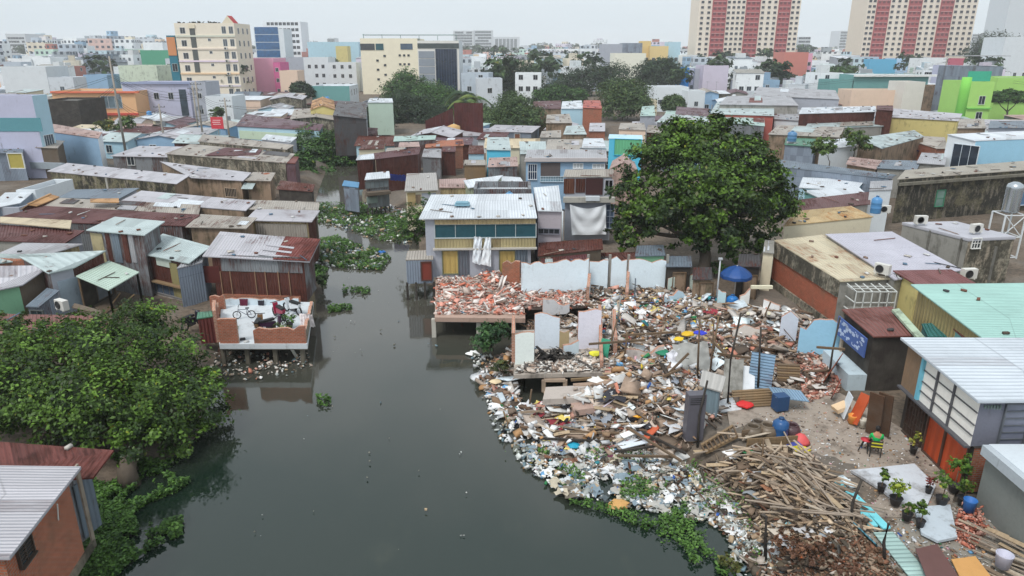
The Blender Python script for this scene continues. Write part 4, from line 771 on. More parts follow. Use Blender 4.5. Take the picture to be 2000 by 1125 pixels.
feat(r6, 0, (1828, 372, 1843, 402), 'window', glass((120, 150, 140)), paint((60, 130, 100)), 1, 2); feat(r6, 0, (1985, 374, 2004, 400), 'window', glass((110, 150, 190)), paint((190, 200, 210)), 1, 1)
feat(r6, 0, (1755, 345, 2070, 350), 'panel', plaster((120, 116, 104), .6), name='cornice', depth=.35)
r7 = shed('grey concrete house with pale roof and small white barred window', [(1893, 466), (1985, 462), (1868, 432), (1762, 434)], (4.7, 4.7, 4.7, 4.7), 1.0, 'conc', tin((196, 196, 204), .03, var=.06), ov=.05, cat='house', th=.2, sides=['moss2', 'moss2', 'conc', 'conc'])
feat(r7, 0, (1898, 466, 1914, 484), 'grille', glass((60, 66, 70)), paint((226, 226, 222)), 3, 2)
for u in (2.2, 4.6, 7.0): feat(r7, 3, ('m', u, 1.0, u + .15, 4.6), 'panel', plaster((120, 118, 112), .6), name='pilaster', depth=.06)
ac_unit(P(1797, 438, 4.8), 0, 'small white air conditioner at the far corner of the grey concrete roof'); ac_unit(P(1905, 455, 4.8), .3, 'white air conditioner near the stainless tank')
# stainless tank on frame
tp = P(1952, 500, 2.6); root = empty('water_tower', tp, 'stainless steel water tank on a tall white lattice frame', 'water tower'); k = MB(); s_ = .72
hz_ = 3.2
for dx in (-1, 1):
    for dy in (-1, 1): k.beam(tp + V((dx * s_, dy * s_, 0)), tp + V((dx * s_, dy * s_, hz_)), .09, .09)
for z in (.1, 1.6, hz_):
    for a, b in (((-1, -1), (1, -1)), ((1, -1), (1, 1)), ((1, 1), (-1, 1)), ((-1, 1), (-1, -1))): k.beam(tp + V((a[0] * s_, a[1] * s_, z)), tp + V((b[0] * s_, b[1] * s_, z)), .06, .06)
k.beam(tp + V((-s_, -s_, 1.6)), tp + V((s_, -s_, hz_)), .05, .05); k.beam(tp + V((s_, -s_, 1.6)), tp + V((-s_, -s_, hz_)), .05, .05); k.build('frame', paint((214, 218, 220)), root)
t_ = MB(); r = .52; t_.lathe(tp + V((0, 0, hz_ + .05)), [(r * .9, 0)] + [(r + (.03 if i % 2 else 0), .08 + i * .16) for i in range(12)] + [(r * .9, 2.05), (r * .4, 2.2), (.01, 2.22)], 20); st_m = paint((186, 192, 196), .25, .1, .85); t_.build('tank_body', st_m, root)
# long houses with the orange brick flank
r8 = shed('long brick house with patchy cream and rust roof, orange brick flank facing the rubble', [(1642, 549), (1738, 544), (1608, 458), (1512, 469)], (4.15, 4.15, 4.25, 4.25), 1.0, 'brick', tin((212, 200, 172), .42, (170, 116, 84), var=.2), ov=.1, cat='brick house', sides=['conc', 'brick', 'conc', brick((178, 92, 66), (160, 120, 100), .1)])
feat(r8, 3, ('m', 0, 3.1, (r8.F[0] - r8.F[3]).length, 4.12), 'panel', W('moss2'), name='mossy_parapet', depth=.08)
feat(r8, 3, ('m', 0, 1.0, (r8.F[0] - r8.F[3]).length, 1.5), 'panel', W('moss2'), name='plinth', depth=.12)
r9 = shed('long house with wide lilac white tin roof beside the patchy cream roof', [(1748, 546), (1880, 527), (1742, 452), (1612, 457)], (4.3, 4.3, 4.5, 4.5), 1.0, 'conc', tin((200, 198, 210), .03, var=.05), ov=.1, cat='house')
ac_unit(P(1722, 536, 4.35), -.9, 'grey air conditioner at the lower corner of the patchy cream roof'); ac_unit(P(1890, 545, 4.1), .1, 'white air conditioner beside the wide lilac roof')
# cage balcony
cg = Q(1650, 585, r8.F[0].y - .15); root = empty('cage_balcony', V((cg.x, cg.y, 2.6)), 'white barred cage balcony hanging on the end of the patchy roofed house', 'balcony'); fr = MB(); w_ = 2.3; d_ = 1.2
for i in range(6): fr.beam(V((cg.x + w_ * i / 5, cg.y - d_, 2.6)), V((cg.x + w_ * i / 5, cg.y - d_, 3.9)), .05, .05); fr.beam(V((cg.x + w_ * i / 5, cg.y - d_, 3.9)), V((cg.x + w_ * i / 5, cg.y, 4.0)), .05, .05)
for z in (2.6, 3.25, 3.9): fr.beam(V((cg.x, cg.y - d_, z)), V((cg.x + w_, cg.y - d_, z)), .05, .05); fr.beam(V((cg.x, cg.y - d_, z)), V((cg.x, cg.y, z)), .05, .05)
for i in range(1, 3): fr.beam(V((cg.x, cg.y - d_ * i / 3, 3.97)), V((cg.x + w_, cg.y - d_ * i / 3, 3.97)), .04, .04)
fr.build('cage', paint((206, 208, 204)), root); f2 = MB(); f2.box((cg.x + w_ / 2, cg.y - d_ / 2, 2.52), (w_, d_, .12)); f2.build('floor', W('conc'), root)
r10 = shed('shop with flat rusty brown roof and blue patterned sign over a dark opening', [(1706, 657), (1793, 655), (1742, 598), (1644, 604)], (4.0, 4.0, 4.1, 4.1), 1.0, 'darkw', tin((124, 76, 68), .5, (100, 54, 44), var=.1), ov=.15, cat='shop', sides=['darkw', 'darkw', 'brown', 'darkw'])  # dark plank walls paint the shade inside the shop opening
L3 = (r10.F[0] - r10.F[3]).length
sg = MB(); o, e, n = frame_of(r10, 3); sgp = lambda u, z, d: V((o.x + e.x * u + n.x * d, o.y + e.y * u + n.y * d, z)); ax = (e, n, V((0, 0, 1))); sg.box(sgp(L3 / 2, 3.3, .3), (L3, .06, 1.0), 0, 0, ax); sb = sg.build('sign', paint((70, 96, 158), .5, .5), r10.root); sb['label'] = 'blue shop sign with pale broken pattern'
mk = MB(); random.seed(5)
for i in range(46): u, z = random.uniform(.2, L3 - .3), random.uniform(2.92, 3.68); mk.box(sgp(u, z, .335), (random.uniform(.05, .3), .012, random.uniform(.04, .16)), 0, 0, ax)
mk.build('sign_marks', paint((186, 200, 226)), sb)
feat(r10, 3, ('m', .1, 1.0, L3, 1.9), 'panel', plaster((188, 204, 212), .4), name='counter', depth=.9)
feat(r10, 3, ('m', .1, 1.9, .3, 3.0), 'panel', plaster((190, 170, 150), .4), name='door_post', depth=.1)
r11 = shed('house with large mint green tin roof and yellow ribbed flank', [(1922, 662), (2120, 660), (2060, 552), (1779, 555)], (5.0, 5.0, 5.2, 5.2), 1.0, tin((184, 166, 116), .2, pitch=.3, var=.3), tin((170, 212, 202), .03, var=.05), ov=.3, cat='house', uvrot=True)
feat(r11, 3, ('m', 0, 1.0, 8, 2.6), 'panel', W('conc'), name='lower_wall', depth=.06)
r12 = shed('low shed with dull rust roof between the lilac and mint roofs', [(1790, 556), (1912, 556), (1858, 526), (1744, 528)], (4.4, 4.4, 4.5, 4.5), 1.0, 'yellow', tin((128, 78, 76), .4, (110, 60, 56), var=.08), ov=.1)
r12b = shed('narrow rusty lean-to roof along the foot of the mint roof', [(1888, 664), (1918, 662), (1866, 618), (1838, 620)], (4.3, 4.6, 4.7, 4.4), 1.0, 'tealw', tin((128, 76, 68), .4, var=.1), ov=.05)
r12c = shed('dark teal netted lean-to between the shop and the mint roof', [(1812, 657), (1862, 657), (1838, 630), (1800, 632)], (3.7, 3.8, 3.9, 3.8), 1.0, 'tealw', tin((56, 120, 116), .05), ov=.05)
m = MB(); a = [P(1742, 604, 4.25), P(1796, 664, 4.2), P(1808, 660, 4.25), P(1756, 602, 4.3)]; m.hexa([p - V((0, 0, .12)) for p in a], a); m.solo('roof_gutter', plaster((172, 190, 166), .6), 'mossy pale green gutter along the rusty shop roof', 'gutter')
r13 = shed('two storey workshop with bright white ribbed roof and white panel wall, right edge', [(1911, 783), (2140, 781), (2100, 660), (1759, 659)], (5.2, 5.2, 5.3, 5.3), 3.2, plaster((206, 208, 210), .15), tin((206, 214, 222), .05, pitch=.28, var=.05), ov=.28, cat='workshop', th=.1, uvrot=True, sides=[plaster((112, 114, 126), .3), 'conc', 'conc', plaster((240, 236, 228), .15)])
L4 = (r13.F[0] - r13.F[3]).length; dk = paint((84, 84, 88), .6)
feat(r13, 3, ('m', 0.0, 3.2, 1.25, 5.15), 'panel', wood((146, 118, 92), .1), name='wood_panel', depth=.04); feat(r13, 3, ('m', 1.25, 3.1, 1.42, 5.15), 'panel', paint((110, 180, 200)), name='blue_post', depth=.12)
for u in (2.35, 3.5): feat(r13, 3, ('m', u, 3.2, u + .08, 5.1), 'panel', dk, name='mullion', depth=.07)
for i, z in enumerate((3.62, 4.05, 4.55)): feat(r13, 3, ('m', 1.42, z, L4, z + .035), 'panel', dk, name='mullion', depth=.05)
feat(r13, 3, ('m', 0, 3.12, L4, 3.2), 'panel', dk, name='floor_edge', depth=.2)
feat(r13, 0, ('m', 1.0, 3.2, 1.9, 4.9), 'window', glass((120, 124, 140)), paint((90, 94, 100)), 1, 6)
# ground storey set back under it
A = r13.F; gs = Shed(); gs = shed_w('ground storey with wide orange red metal doors under the white roofed workshop', [V((A[0].x + .25, A[0].y + .1, 3.15)), V((A[1].x, A[1].y + .1, 3.15)), V((A[2].x, A[2].y, 3.15)), V((A[3].x + .25, A[3].y, 3.15))], 1.15, 'darkw', 'conc', ov=.02, cat='garage', sides=['brick', 'conc', 'conc', 'darkw'])
Lg = (gs.F[0] - gs.F[3]).length
og = tin((190, 78, 40), .12, (120, 56, 36), .5, .1, False)
feat(gs, 3, ('m', Lg - 2.9, 1.2, Lg - 1.75, 3.0), 'door', og, paint((84, 60, 50)), name='metal_door'); feat(gs, 3, ('m', Lg - 1.65, 1.2, Lg - .25, 3.0), 'door', og, paint((84, 60, 50)), name='metal_door')
feat(gs, 3, ('m', .4, 1.2, 1.7, 2.9), 'grille', wood((80, 52, 40)), wood((70, 50, 40)), 6, 5, name='wooden_gate')
# slanted pipes leaning at the corner
root = empty('pipe_bundle', P(1905, 900, 1.2), 'bundle of grey green pipes leaning by the orange doors', 'pipes')
for i in range(6): mm = MB(); mm.tube([P(1893 + i * 5, 905, 1.3), P(1925 + i * 6, 792, 4.9)], .035, 6); mm.build('pipe', paint((110, 126, 120)), root)
# corner house lower right
r14 = shed_w('tall bare grey concrete wall house at the lower right corner', [V((16.95, 13.5, 3.7)), V((24, 13.5, 3.7)), V((24, 22.0, 3.7)), V((16.95, 22.0, 3.7))], .9, plaster((126, 130, 126), .35), plaster((200, 208, 214), .3), ov=.01, cat='house', th=.25)
feat(r14, 3, ('m', 4.2, .9, 5.3, 3.3), 'door', paint((92, 38, 40)), paint((60, 40, 40)), name='maroon_door'); feat(r14, 3, ('m', 5.6, .9, 8.2, 3.4), 'panel', plaster((150, 166, 160), .3), name='pale_wall_panel', depth=.05); feat(r14, 3, ('m', 0, 3.3, 8.4, 3.68), 'panel', plaster((176, 184, 190), .3), name='parapet_band', depth=.25)
# far right middle
q1 = shed('flat sky blue house with white edged roof and dark open balcony', [(1905, 275), (2080, 268), (2080, 252), (1850, 262)], (7.0, 7.0, 7.4, 7.4), 1.0, 'skyw', 'white', ov=.08, cat='house', sides=['skyw', 'skyw', 'white', 'white'])
feat(q1, 3, ('m', 1.0, 3.0, 4.0, 6.4), 'window', glass((48, 58, 72)), paint((214, 224, 232)), 3, 1)  # dark pane painted in for the shade of the open balcony
qs = [([(1722, 290), (1806, 267), (1786, 254), (1676, 270)], (5.2, 5.5), 'brown', 'aqua', 'house with wedge shaped mint white roof over a brown wall', 'tealw'), ([(1600, 292), (1672, 285), (1676, 268), (1604, 274)], (5.0, 5.3), 'white', 'white', 'white fronted shed left of the wedge mint roof', 0),
      ([(1532, 282), (1592, 286), (1600, 268), (1536, 264)], (4.8, 5.1), 'steelw', 'green', 'shed with green net roof and blue drum right of the great tree', 0), ([(1500, 262), (1640, 268), (1650, 248), (1520, 244)], (5.4, 5.7), 'brown', 'tan', 'wide shed with bleached tan roof and pink stains', 0),
      ([(1570, 252), (1726, 246), (1728, 236), (1580, 238)], (5.6, 5.9), 'conc', 'aqua', 'long shed with pale aqua roof below the maroon slatted wall', 0), ([(1560, 222), (1712, 218), (1710, 207), (1566, 210)], (7.4, 7.6), 'rustw', 'white', 'long warehouse with white roof edge and maroon slatted wall', 0),
      ([(1712, 214), (1745, 216), (1744, 206), (1712, 206)], (8.0, 8.0), 'rustw', 'wine', 'tall maroon tin block joining the slatted warehouse', 0), ([(1732, 228), (1872, 236), (1880, 222), (1744, 212)], (6.4, 6.8), 'yellow', 'lav', 'olive yellow walled house with lilac roof', 0),
      ([(1830, 290), (1850, 290), (1846, 268), (1738, 262)], (4.4, 4.6), 'brick', 'tan', 'shed with ornate clay patterned back wall', 0), ([(1512, 232), (1566, 236), (1564, 214), (1508, 210)], (5.8, 6.0), 'white', 'grey', 'shed with white double doors left of the slatted warehouse', 0),
      ([(1390, 236), (1494, 246), (1492, 228), (1396, 220)], (6.0, 6.2), 'mixw', 'mint', 'shed with pale green roof above the great tree', 0), ([(1386, 222), (1512, 226), (1512, 206), (1400, 200)], (6.6, 6.9), 'redw', 'aqua', 'shed with whitish roof and red fascia above the great tree', 0),
      ([(1404, 204), (1560, 206), (1540, 184), (1420, 188)], (7.4, 7.8), 'conc', 'grey', 'wide dark grey shed with parapet roofline', 0), ([(1470, 186), (1640, 194), (1632, 176), (1480, 170)], (7.6, 8.0), 'greyw', 'grey', 'long grey gabled workshop with small square vents', 0),
      ([(1652, 320), (1712, 330), (1730, 314), (1660, 306)], (4.2, 4.3), 'brown', 'pink', 'small pink roofed lean-to among plants', 0), ([(1712, 328), (1790, 332), (1800, 314), (1724, 312)], (4.3, 4.5), 'conc', 'steel', 'low house with small pale green skylight', 0),
      ([(1790, 318), (1846, 322), (1850, 300), (1800, 298)], (4.6, 4.8), 'conc', 'grey', 'shed covered by a crumpled grey sheet', 0), ([(1640, 246), (1706, 244), (1700, 228), (1646, 232)], (5.8, 6.0), 'tealw', 'tan', 'shed with tilted tan roof below the maroon wall', 0),
      ([(1930, 250), (2010, 250), (2010, 236), (1934, 236)], (7.2, 7.4), 'greyw', 'steel', 'house with solar heater on its bluish roof', 0), ([(1870, 250), (1926, 250), (1922, 232), (1874, 232)], (7.0, 7.2), 'brown', 'tan', 'house with dusty khaki canopy beside the lime green house', 0)]
for px, z, wl, rf, lab, s3 in qs: shed(lab, px, z, 1.0, wl, rf, ov=.15, patches=random.choice((0, 1, 2)), cat='shed')
cloth(P(1757, 294, 3.5), P(1797, 294, 3.5), P(1757, 303, 2.4), P(1797, 303, 2.4), .1, 14, 'dark blue tarpaulin under the wedge mint roof', (46, 48, 150))
water_tank(P(1546, 276, 5.1), 'blue drum on the green netted roof', (86, 130, 170), .6, 1.3)
# ruined shed roofs between central house and great tree
for px, z, wl, rf, lab in (([(1050, 500), (1178, 486), (1176, 466), (1052, 474)], (3.4, 3.6), 'planks', 'rust', 'collapsing shed with sagging maroon roof sheets right of the central house'), ([(1058, 523), (1150, 509), (1146, 496), (1056, 504)], (3.0, 3.2), 'planks', 'wine', 'lower ruined lean-to with split plank wall behind the white blue wall'),
      ([(1150, 514), (1290, 516), (1262, 492), (1140, 494)], (2.35, 2.7), 'darkw', 'rust', 'ruined gabled shed with rusty sheets beneath the great tree'), ([(1490, 492), (1512, 494), (1512, 470), (1494, 468)], (3.8, 3.9), 'creamw', 'conc', 'narrow pale concrete gate house under the right edge of the great tree')):
    shed(lab, px, z, 1.0, wl, rf, ov=.1, patches=3)
sb2 = shed('small blue tin room with maroon door on stilts left of the shuttered house', [(792, 507), (846, 506), (846, 488), (796, 490)], (3.0, 3.0, 3.1, 3.1), 1.2, 'steelw', 'tan', ov=.03)
feat(sb2, 0, (824, 512, 842, 546), 'door', paint((120, 52, 40)), paint((90, 60, 50)))
for k in range(4): p = sb2.F[0].lerp(sb2.F[1], k / 3); mm = MB(); mm.box((p.x, p.y, .2), (.14, .14, 2.2)); mm.build('stilt', W('darkw'), sb2.root)
# ================================================================ the demolished houses
random.seed(21)
RUB = [(206, 198, 190), (176, 160, 146), (190, 128, 108), (128, 106, 90), (232, 230, 228), (92, 80, 70), (160, 148, 138), (198, 150, 134), (110, 96, 84)]; RUBW = [5, 5, 1.8, 4, 3, 4, 5, 2, 4]
TRASH = [(222, 222, 222), (196, 198, 200), (60, 96, 170), (60, 140, 150), (200, 60, 60), (230, 200, 70), (60, 130, 84), (120, 60, 90), (226, 180, 190), (180, 140, 100), (110, 160, 200), (40, 40, 46)]; TRW = [9, 9, .6, .5, .35, .4, .5, .3, .5, 5, .9, 2.5]
vm = vcol(); 
def scatter(name, pxpoly, n, size, cols, w=None, z=None, flat=.4, tilt=.35, lift=.0, var=.25, kind='stuff', zj=.05, wpol=None, mat=None, long=.0):
    skip = z is None
    pol = wpol or wpoly(pxpoly, 1.0 if z is None else z); q = sample(pol, n)
    if skip: q = q[~np.any([(q[:, 0] > a) & (q[:, 0] < b) & (q[:, 1] > c_) & (q[:, 1] < d_) for a, b, c_, d_, _ in PITS], axis=0)]; n = len(q)
    zz = gh(q[:, 0], q[:, 1]) if z is None else np.full(n, z)
    zz = np.maximum(zz, 0.02) + lift + np.abs(RNG.normal(0, zj, n)); s = size * np.exp(RNG.normal(0, .45, n)); sz = np.stack([s * RNG.uniform(.7, 1.5, n), s * RNG.uniform(.4, 1., n), s * RNG.uniform(.15, 1, n) * flat], 1)
    if long: k = RNG.random(n) < long; sz[k, 0] *= RNG.uniform(2, 5, k.sum()); sz[k, 1] *= .45
    sz = np.minimum(sz, np.array([[1.25, .8, .3]]))
    o = shards(name, np.column_stack([q, zz]), sz, pal(n, cols, w, var), mat or vm, tilt); o['kind'] = kind; return o
SITE = [(1050, 562), (1300, 556), (1400, 590), (1450, 620), (1560, 610), (1600, 650), (1640, 700), (1610, 770), (1500, 760), (1430, 800), (1350, 860), (1180, 850), (1030, 810), (975, 760), (985, 690), (1000, 620)]
scatter('masonry_rubble', SITE, 10500, .15, RUB, RUBW, flat=.6, zj=.12, long=.1)
scatter('masonry_rubble', SITE, 900, .34, RUB, RUBW, flat=.45, zj=.15, long=.12)
scatter('fine_grit', SITE, 15000, .075, RUB, RUBW, flat=.7, zj=.04)
scatter('scattered_trash', [(1180, 590), (1390, 590), (1400, 700), (1340, 800), (1200, 860), (1010, 840), (980, 770), (1150, 740)], 1500, .17, TRASH, TRW, flat=.5, zj=.25, tilt=.6)
scatter('masonry_rubble', [(1560, 690), (1625, 700), (1640, 770), (1580, 790), (1550, 740)], 2200, .12, [(196, 140, 122), (170, 110, 94), (206, 180, 166), (140, 110, 96)], lift=.1)
scatter('brick_rubble', [(1870, 1010), (1905, 1000), (1925, 1040), (1900, 1080), (1860, 1060)], 700, .085, [(190, 120, 100), (160, 96, 78), (206, 160, 144)], flat=.6, zj=.18, tilt=.6)
scatter('canal_edge_trash', [(930, 735), (985, 690), (1010, 760), (1035, 830), (980, 815), (950, 770)], 700, .17, RUB + TRASH, RUBW + TRW, z=.08, zj=.08)
def sheet_(px_, lab):
    a = [P(x, y, 1.32) for x, y in px_]; m = MB(); m.hexa([p - V((0, 0, .3)) for p in a], a); m.solo('concrete_slab', plaster((178, 168, 160), .5, (120, 110, 100)), lab, 'floor slab')
for px_, lab in (([(1212, 704), (1300, 700), (1292, 662), (1214, 664)], 'cracked grey floor slab in the middle of the rubble'), ([(1180, 608), (1290, 606), (1286, 584), (1182, 586)], 'pinkish tiled floor patch below the pale blue row'), ([(1060, 780), (1150, 776), (1146, 752), (1066, 756)], 'tilted slab fragment under the roofless room')): sheet_(px_, lab)
# bigger fallen pieces of wall, floor and board, and crumpled sheets between them
scatter('wall_fragments', SITE, 330, .55, [(232, 234, 236), (190, 184, 178), (214, 226, 234), (178, 150, 136), (150, 140, 130), (232, 232, 230)], [4, 4, 3, 3, 3, 3], flat=.16, zj=.22, tilt=.3)
scatter('wall_fragments', [(1040, 740), (1290, 735), (1400, 800), (1330, 860), (1150, 850), (1020, 820)], 130, .6, [(196, 180, 166), (150, 130, 114), (216, 216, 214), (120, 104, 90)], flat=.2, zj=.2, tilt=.35)
scatter('broken_battens', SITE, 1500, .24, [(150, 124, 100), (110, 90, 74), (176, 154, 130), (84, 74, 66)], flat=.3, zj=.2, tilt=.3, long=1.0)
scatter('broken_battens', [(1420, 900), (1560, 900), (1700, 1040), (1600, 1060), (1480, 1000)], 900, .22, [(160, 138, 114), (120, 102, 86), (186, 166, 142), (96, 84, 74)], flat=.3, zj=.15, tilt=.25, long=1.0)
def crumple(name, pxpoly, n, size, cols, z=None):
    q = sample(wpoly(pxpoly, 1.0 if z is None else z), n); vs, fs, cs = [], [], []
    for i, (x, y) in enumerate(q):
        s = size * math.exp(random.gauss(0, .4)); zz = (max(g1(x, y), .03) if z is None else z) + .12; a0 = random.random() * 6; c = lin(random.choice(cols)); b0 = len(vs); k = 5
        for j in range(k):
            for i2 in range(k):
                u, v = i2 / (k - 1) - .5, j / (k - 1) - .5; f = 1 + random.uniform(-.3, .3); vs.append((x + (math.cos(a0) * u - math.sin(a0) * v) * s * f, y + (math.sin(a0) * u + math.cos(a0) * v) * s * f, zz + random.uniform(-.12, .22) * s)); cs.append(c)
        for j in range(k - 1):
            for i2 in range(k - 1): w = b0 + j * k + i2; fs.append((w, w + 1, w + k + 1, w + k))
    o = np_mesh(name, np.array(vs), np.array(fs), np.array(cs), vm, False); o['kind'] = 'stuff'
crumple('crumpled_film', [(1180, 590), (1390, 590), (1420, 700), (1340, 850), (1050, 850), (1000, 760), (1150, 740)], 420, .45, [(222, 222, 224), (196, 198, 202), (60, 60, 66), (210, 200, 190), (150, 156, 166), (200, 170, 150), (150, 60, 70), (230, 210, 120)])
crumple('crumpled_film', [(1010, 870), (1340, 890), (1500, 920), (1560, 1000), (1500, 1080), (1330, 1010), (1100, 970)], 420, .3, [(226, 226, 226), (200, 204, 206), (90, 100, 104), (190, 180, 160), (130, 146, 156), (176, 174, 168), (120, 112, 100)], .03)
# hardstanding of the yard
def sheet(px, z, name, mat, label=None, cat=None, th=.08, kind=None, group=None, dz=0):
    a = [P(x, y, z if isinstance(z, (int, float)) else z[i]) for i, (x, y) in enumerate(px)]; m = MB()
    m.poly(a); m.poly([p - V((0, 0, th)) for p in reversed(a)])
    for i in range(len(a)):
        p, q = a[i], a[(i + 1) % len(a)]; m.poly([p - V((0, 0, th)), q - V((0, 0, th)), q, p])
    return m.solo(name, mat, label, cat, group, kind)
sheet([(1430, 860), (1600, 985), (1700, 1010), (1850, 1010), (1870, 950), (1800, 860), (1700, 800), (1600, 745), (1500, 760), (1420, 800)], 1.14, 'yard_concrete', plaster((158, 146, 134), .6, (100, 88, 76)), kind='structure', th=.5)
sheet([(1640, 1000), (1760, 1125), (1830, 1200), (2060, 1260), (2010, 1080), (1900, 985), (1700, 960)], 1.1, 'yard_concrete', plaster((140, 134, 124), .5, (96, 86, 76)), kind='structure', th=.5)
scatter('yard_litter', [(1430, 830), (1560, 770), (1700, 810), (1800, 870), (1860, 960), (1700, 1000), (1600, 960)], 900, .05, RUB + TRASH, RUBW + TRW, z=1.15, zj=.01, flat=.5)
scatter('yard_litter', [(1640, 1000), (1760, 1125), (1830, 1200), (2000, 1200), (1990, 1060), (1900, 985), (1700, 960)], 1500, .05, RUB + TRASH, RUBW + TRW, z=1.12, zj=.01, flat=.5)
crumple('crumpled_film', [(1420, 905), (1560, 900), (1690, 1010), (1640, 1070), (1500, 1040)], 170, .36, [(206, 206, 208), (150, 156, 160), (120, 160, 170), (180, 160, 140), (96, 90, 84), (200, 190, 176)])
# ---- slab one with piers
s1 = shed('concrete floor slab on piers covered in pink and white rubble, jutting over the water', [(849, 620), (1026, 622), (1019, 541), (851, 541)], 1.4, 1.2, 'conc', plaster((172, 146, 132), .5, (120, 100, 88)), ov=.01, cat='platform', name='concrete_platform', th=.28)
for x, y in ((853, 640), (937, 640), (1003, 640)):
    p = P(x, y, 0.0); p.y = s1.R[0].y + .3; mm = MB(); mm.box((p.x, p.y, .1), (.26, .26, 2.2)); mm.build('pier', plaster((186, 182, 172), .3), s1.root)
for u in (.1, .5, .9): p = s1.R[3].lerp(s1.R[2], u).lerp(s1.R[0].lerp(s1.R[1], u), .5); mm = MB(); mm.box((p.x, p.y, 0), (.26, .26, 2.2)); mm.build('pier', plaster((120, 114, 104), .6), s1.root)
P1 = [(852, 614), (1022, 614), (1016, 543), (856, 543)]; PINK = [(208, 150, 134), (196, 120, 98), (230, 222, 216), (180, 166, 156), (214, 196, 186), (140, 116, 104)]
scatter('slab_rubble', P1, 4200, .12, PINK, [3, 3, 3, 3, 3, 2], z=1.42, flat=.5, zj=.07, long=.12); scatter('slab_rubble', [(870, 600), (990, 600), (1010, 560), (950, 555), (870, 570)], 500, .26, PINK, z=1.45, flat=.3, zj=.12, long=.3)
scatter('slab_rubble', [(935, 540), (1018, 540), (1018, 575), (960, 570)], 500, .2, PINK, z=1.5, zj=.25, long=.2)
bwall([P(981, 563, 1.4), P(1015, 565, 1.4)], 1.4, [[1.9, 2.0]], 'tall orange brick wall stub with plaster cap beside the blue white wall', 'brick2', .3)
m = MB(); [m.box(P(x, y, 1.6), sz) for x, y, sz in ((868, 574, (.12, .1, .5)), (895, 574, (.12, .1, .5)))]; m.box(P(881, 566, 1.9), (1.05, .1, .12)); m.solo('door_frame', paint((226, 214, 206)), 'white broken window frame standing on the rubble slab', 'frame')
# slab two, walls with blue white plaster
bl = plaster((226, 240, 248), .3, (160, 160, 160)); bl2 = plaster((224, 228, 232), .25, (150, 140, 130)); MATK = {}
bwall([P(1018, 577, 1.35), P(1148, 574, 1.35)], 1.35, [[2.25, 2.25, 2.25, 2.3, 2.4, 2.5, 2.45]], 'long pale blue and white plaster wall left standing, widest piece of the ruin', bl, .22)
for (x0, x1, y, hs, k) in ((1150, 1186, 560, [2.0, 2.1], 'with door gap'), (1192, 1222, 558, [2.2, 2.0], 'in the middle'), (1226, 1298, 560, [2.2, 2.1, 2.0, 2.1], 'at the right')):
    bwall([P(x0, y, 1.6), P(x1, y, 1.6)], 1.4, [hs], f'pale blue plaster partition piece {k} of the back row, behind rubble', bl, .18)
for x in (1147, 1189, 1225, 1300): p = P(x, 560, 1.5); m = MB(); m.beam(p, p + V((0, 0, 2.3)), .16, .16); m.solo('wall_post', W('conc'), 'bare concrete post between the pale blue wall pieces', 'post', 'concrete posts between the pale blue wall pieces')
s2 = shed('broken concrete floor with hollow below, in front of the long blue white wall', [(1030, 600), (1148, 596), (1150, 576), (1020, 578)], 1.35, .9, 'darkw', plaster((180, 160, 150), .5), ov=.5, cat='platform', name='concrete_platform', th=.2)  # dark strip below the slab: shade of the hollow put in as wall colour
scatter('slab_rubble', [(1022, 600), (1148, 597), (1150, 574), (1020, 577)], 1500, .16, PINK, z=1.4, flat=.4, zj=.12, long=.25)
# slab three: roofless room
s3 = shed('roofless ruined room on a broken slab with charred planks, above the bank', [(1003, 732), (1196, 727), (1186, 640), (1006, 645)], 1.35, .1, 'darkw', plaster((170, 160, 150), .6, (90, 84, 78)), ov=.6, cat='platform', name='ruined_room', th=.22, open_=(0, 1, 3))
bwall([P(1006, 712, 1.35), P(1043, 712, 1.35)], 1.35, [[1.8, 1.75]], '', plaster((230, 238, 234), .2), parts_of=s3.root, name='front_wall')
bwall([P(1006, 708, 1.35), P(1006, 650, 1.35)], 1.35, [[1.6, 1.5, 1.2]], '', plaster((196, 160, 136), .5), parts_of=s3.root, name='side_wall')
bwall([P(1044, 682, 1.35), P(1092, 680, 1.35)], 1.35, [[2.1, 2.0, 1.9]], '', plaster((224, 234, 244), .25), parts_of=s3.root, name='back_wall')
bwall([P(1092, 680, 1.35), P(1111, 680, 1.35)], 1.35, [[1.0, 1.0]], '', plaster((176, 156, 120), .3), .06, parts_of=s3.root, name='tan_board')
bwall([P(1128, 682, 1.35), P(1172, 680, 1.35)], 1.35, [[2.3, 2.35]], '', plaster((232, 230, 242), .15), parts_of=s3.root, name='back_wall')
bwall([P(1178, 722, 1.35), P(1172, 650, 1.35)], 1.35, [[.6, .9, 1.5, 1.7]], '', 'conc', parts_of=s3.root, name='side_wall')
m = MB(); m.beam(P(1178, 700, 1.4), P(1184, 662, 2.4), .5, .05); m.solo('green_board', paint((60, 150, 120)), 'sea green board leaning at the right end of the roofless room', 'board')
scatter('slab_rubble', [(1006, 728), (1190, 724), (1180, 690), (1050, 690)], 1800, .13, [(190, 184, 176), (226, 222, 216), (150, 130, 116), (90, 84, 80), (206, 190, 176)], z=1.38, flat=.4, zj=.06, long=.2)
scatter('charred_planks', [(1050, 704), (1120, 700), (1118, 685), (1060, 688)], 70, .3, [(46, 44, 44), (70, 66, 62)], z=1.5, flat=.2, long=.9)
cf = s3.root
for a, b in ((((1062, 742), 1.0), ((1104, 742), 1.0)), (((1062, 742), 1.0), ((1062, 765), .3)), (((1104, 742), 1.0), ((1104, 765), .3)), (((1062, 766), .3), ((1104, 764), .3))):
    mm = MB(); mm.beam(P(*a[0], a[1]), P(*b[0], b[1]), .2, .16); mm.build('hanging_frame', plaster((176, 156, 138), .5), cf)
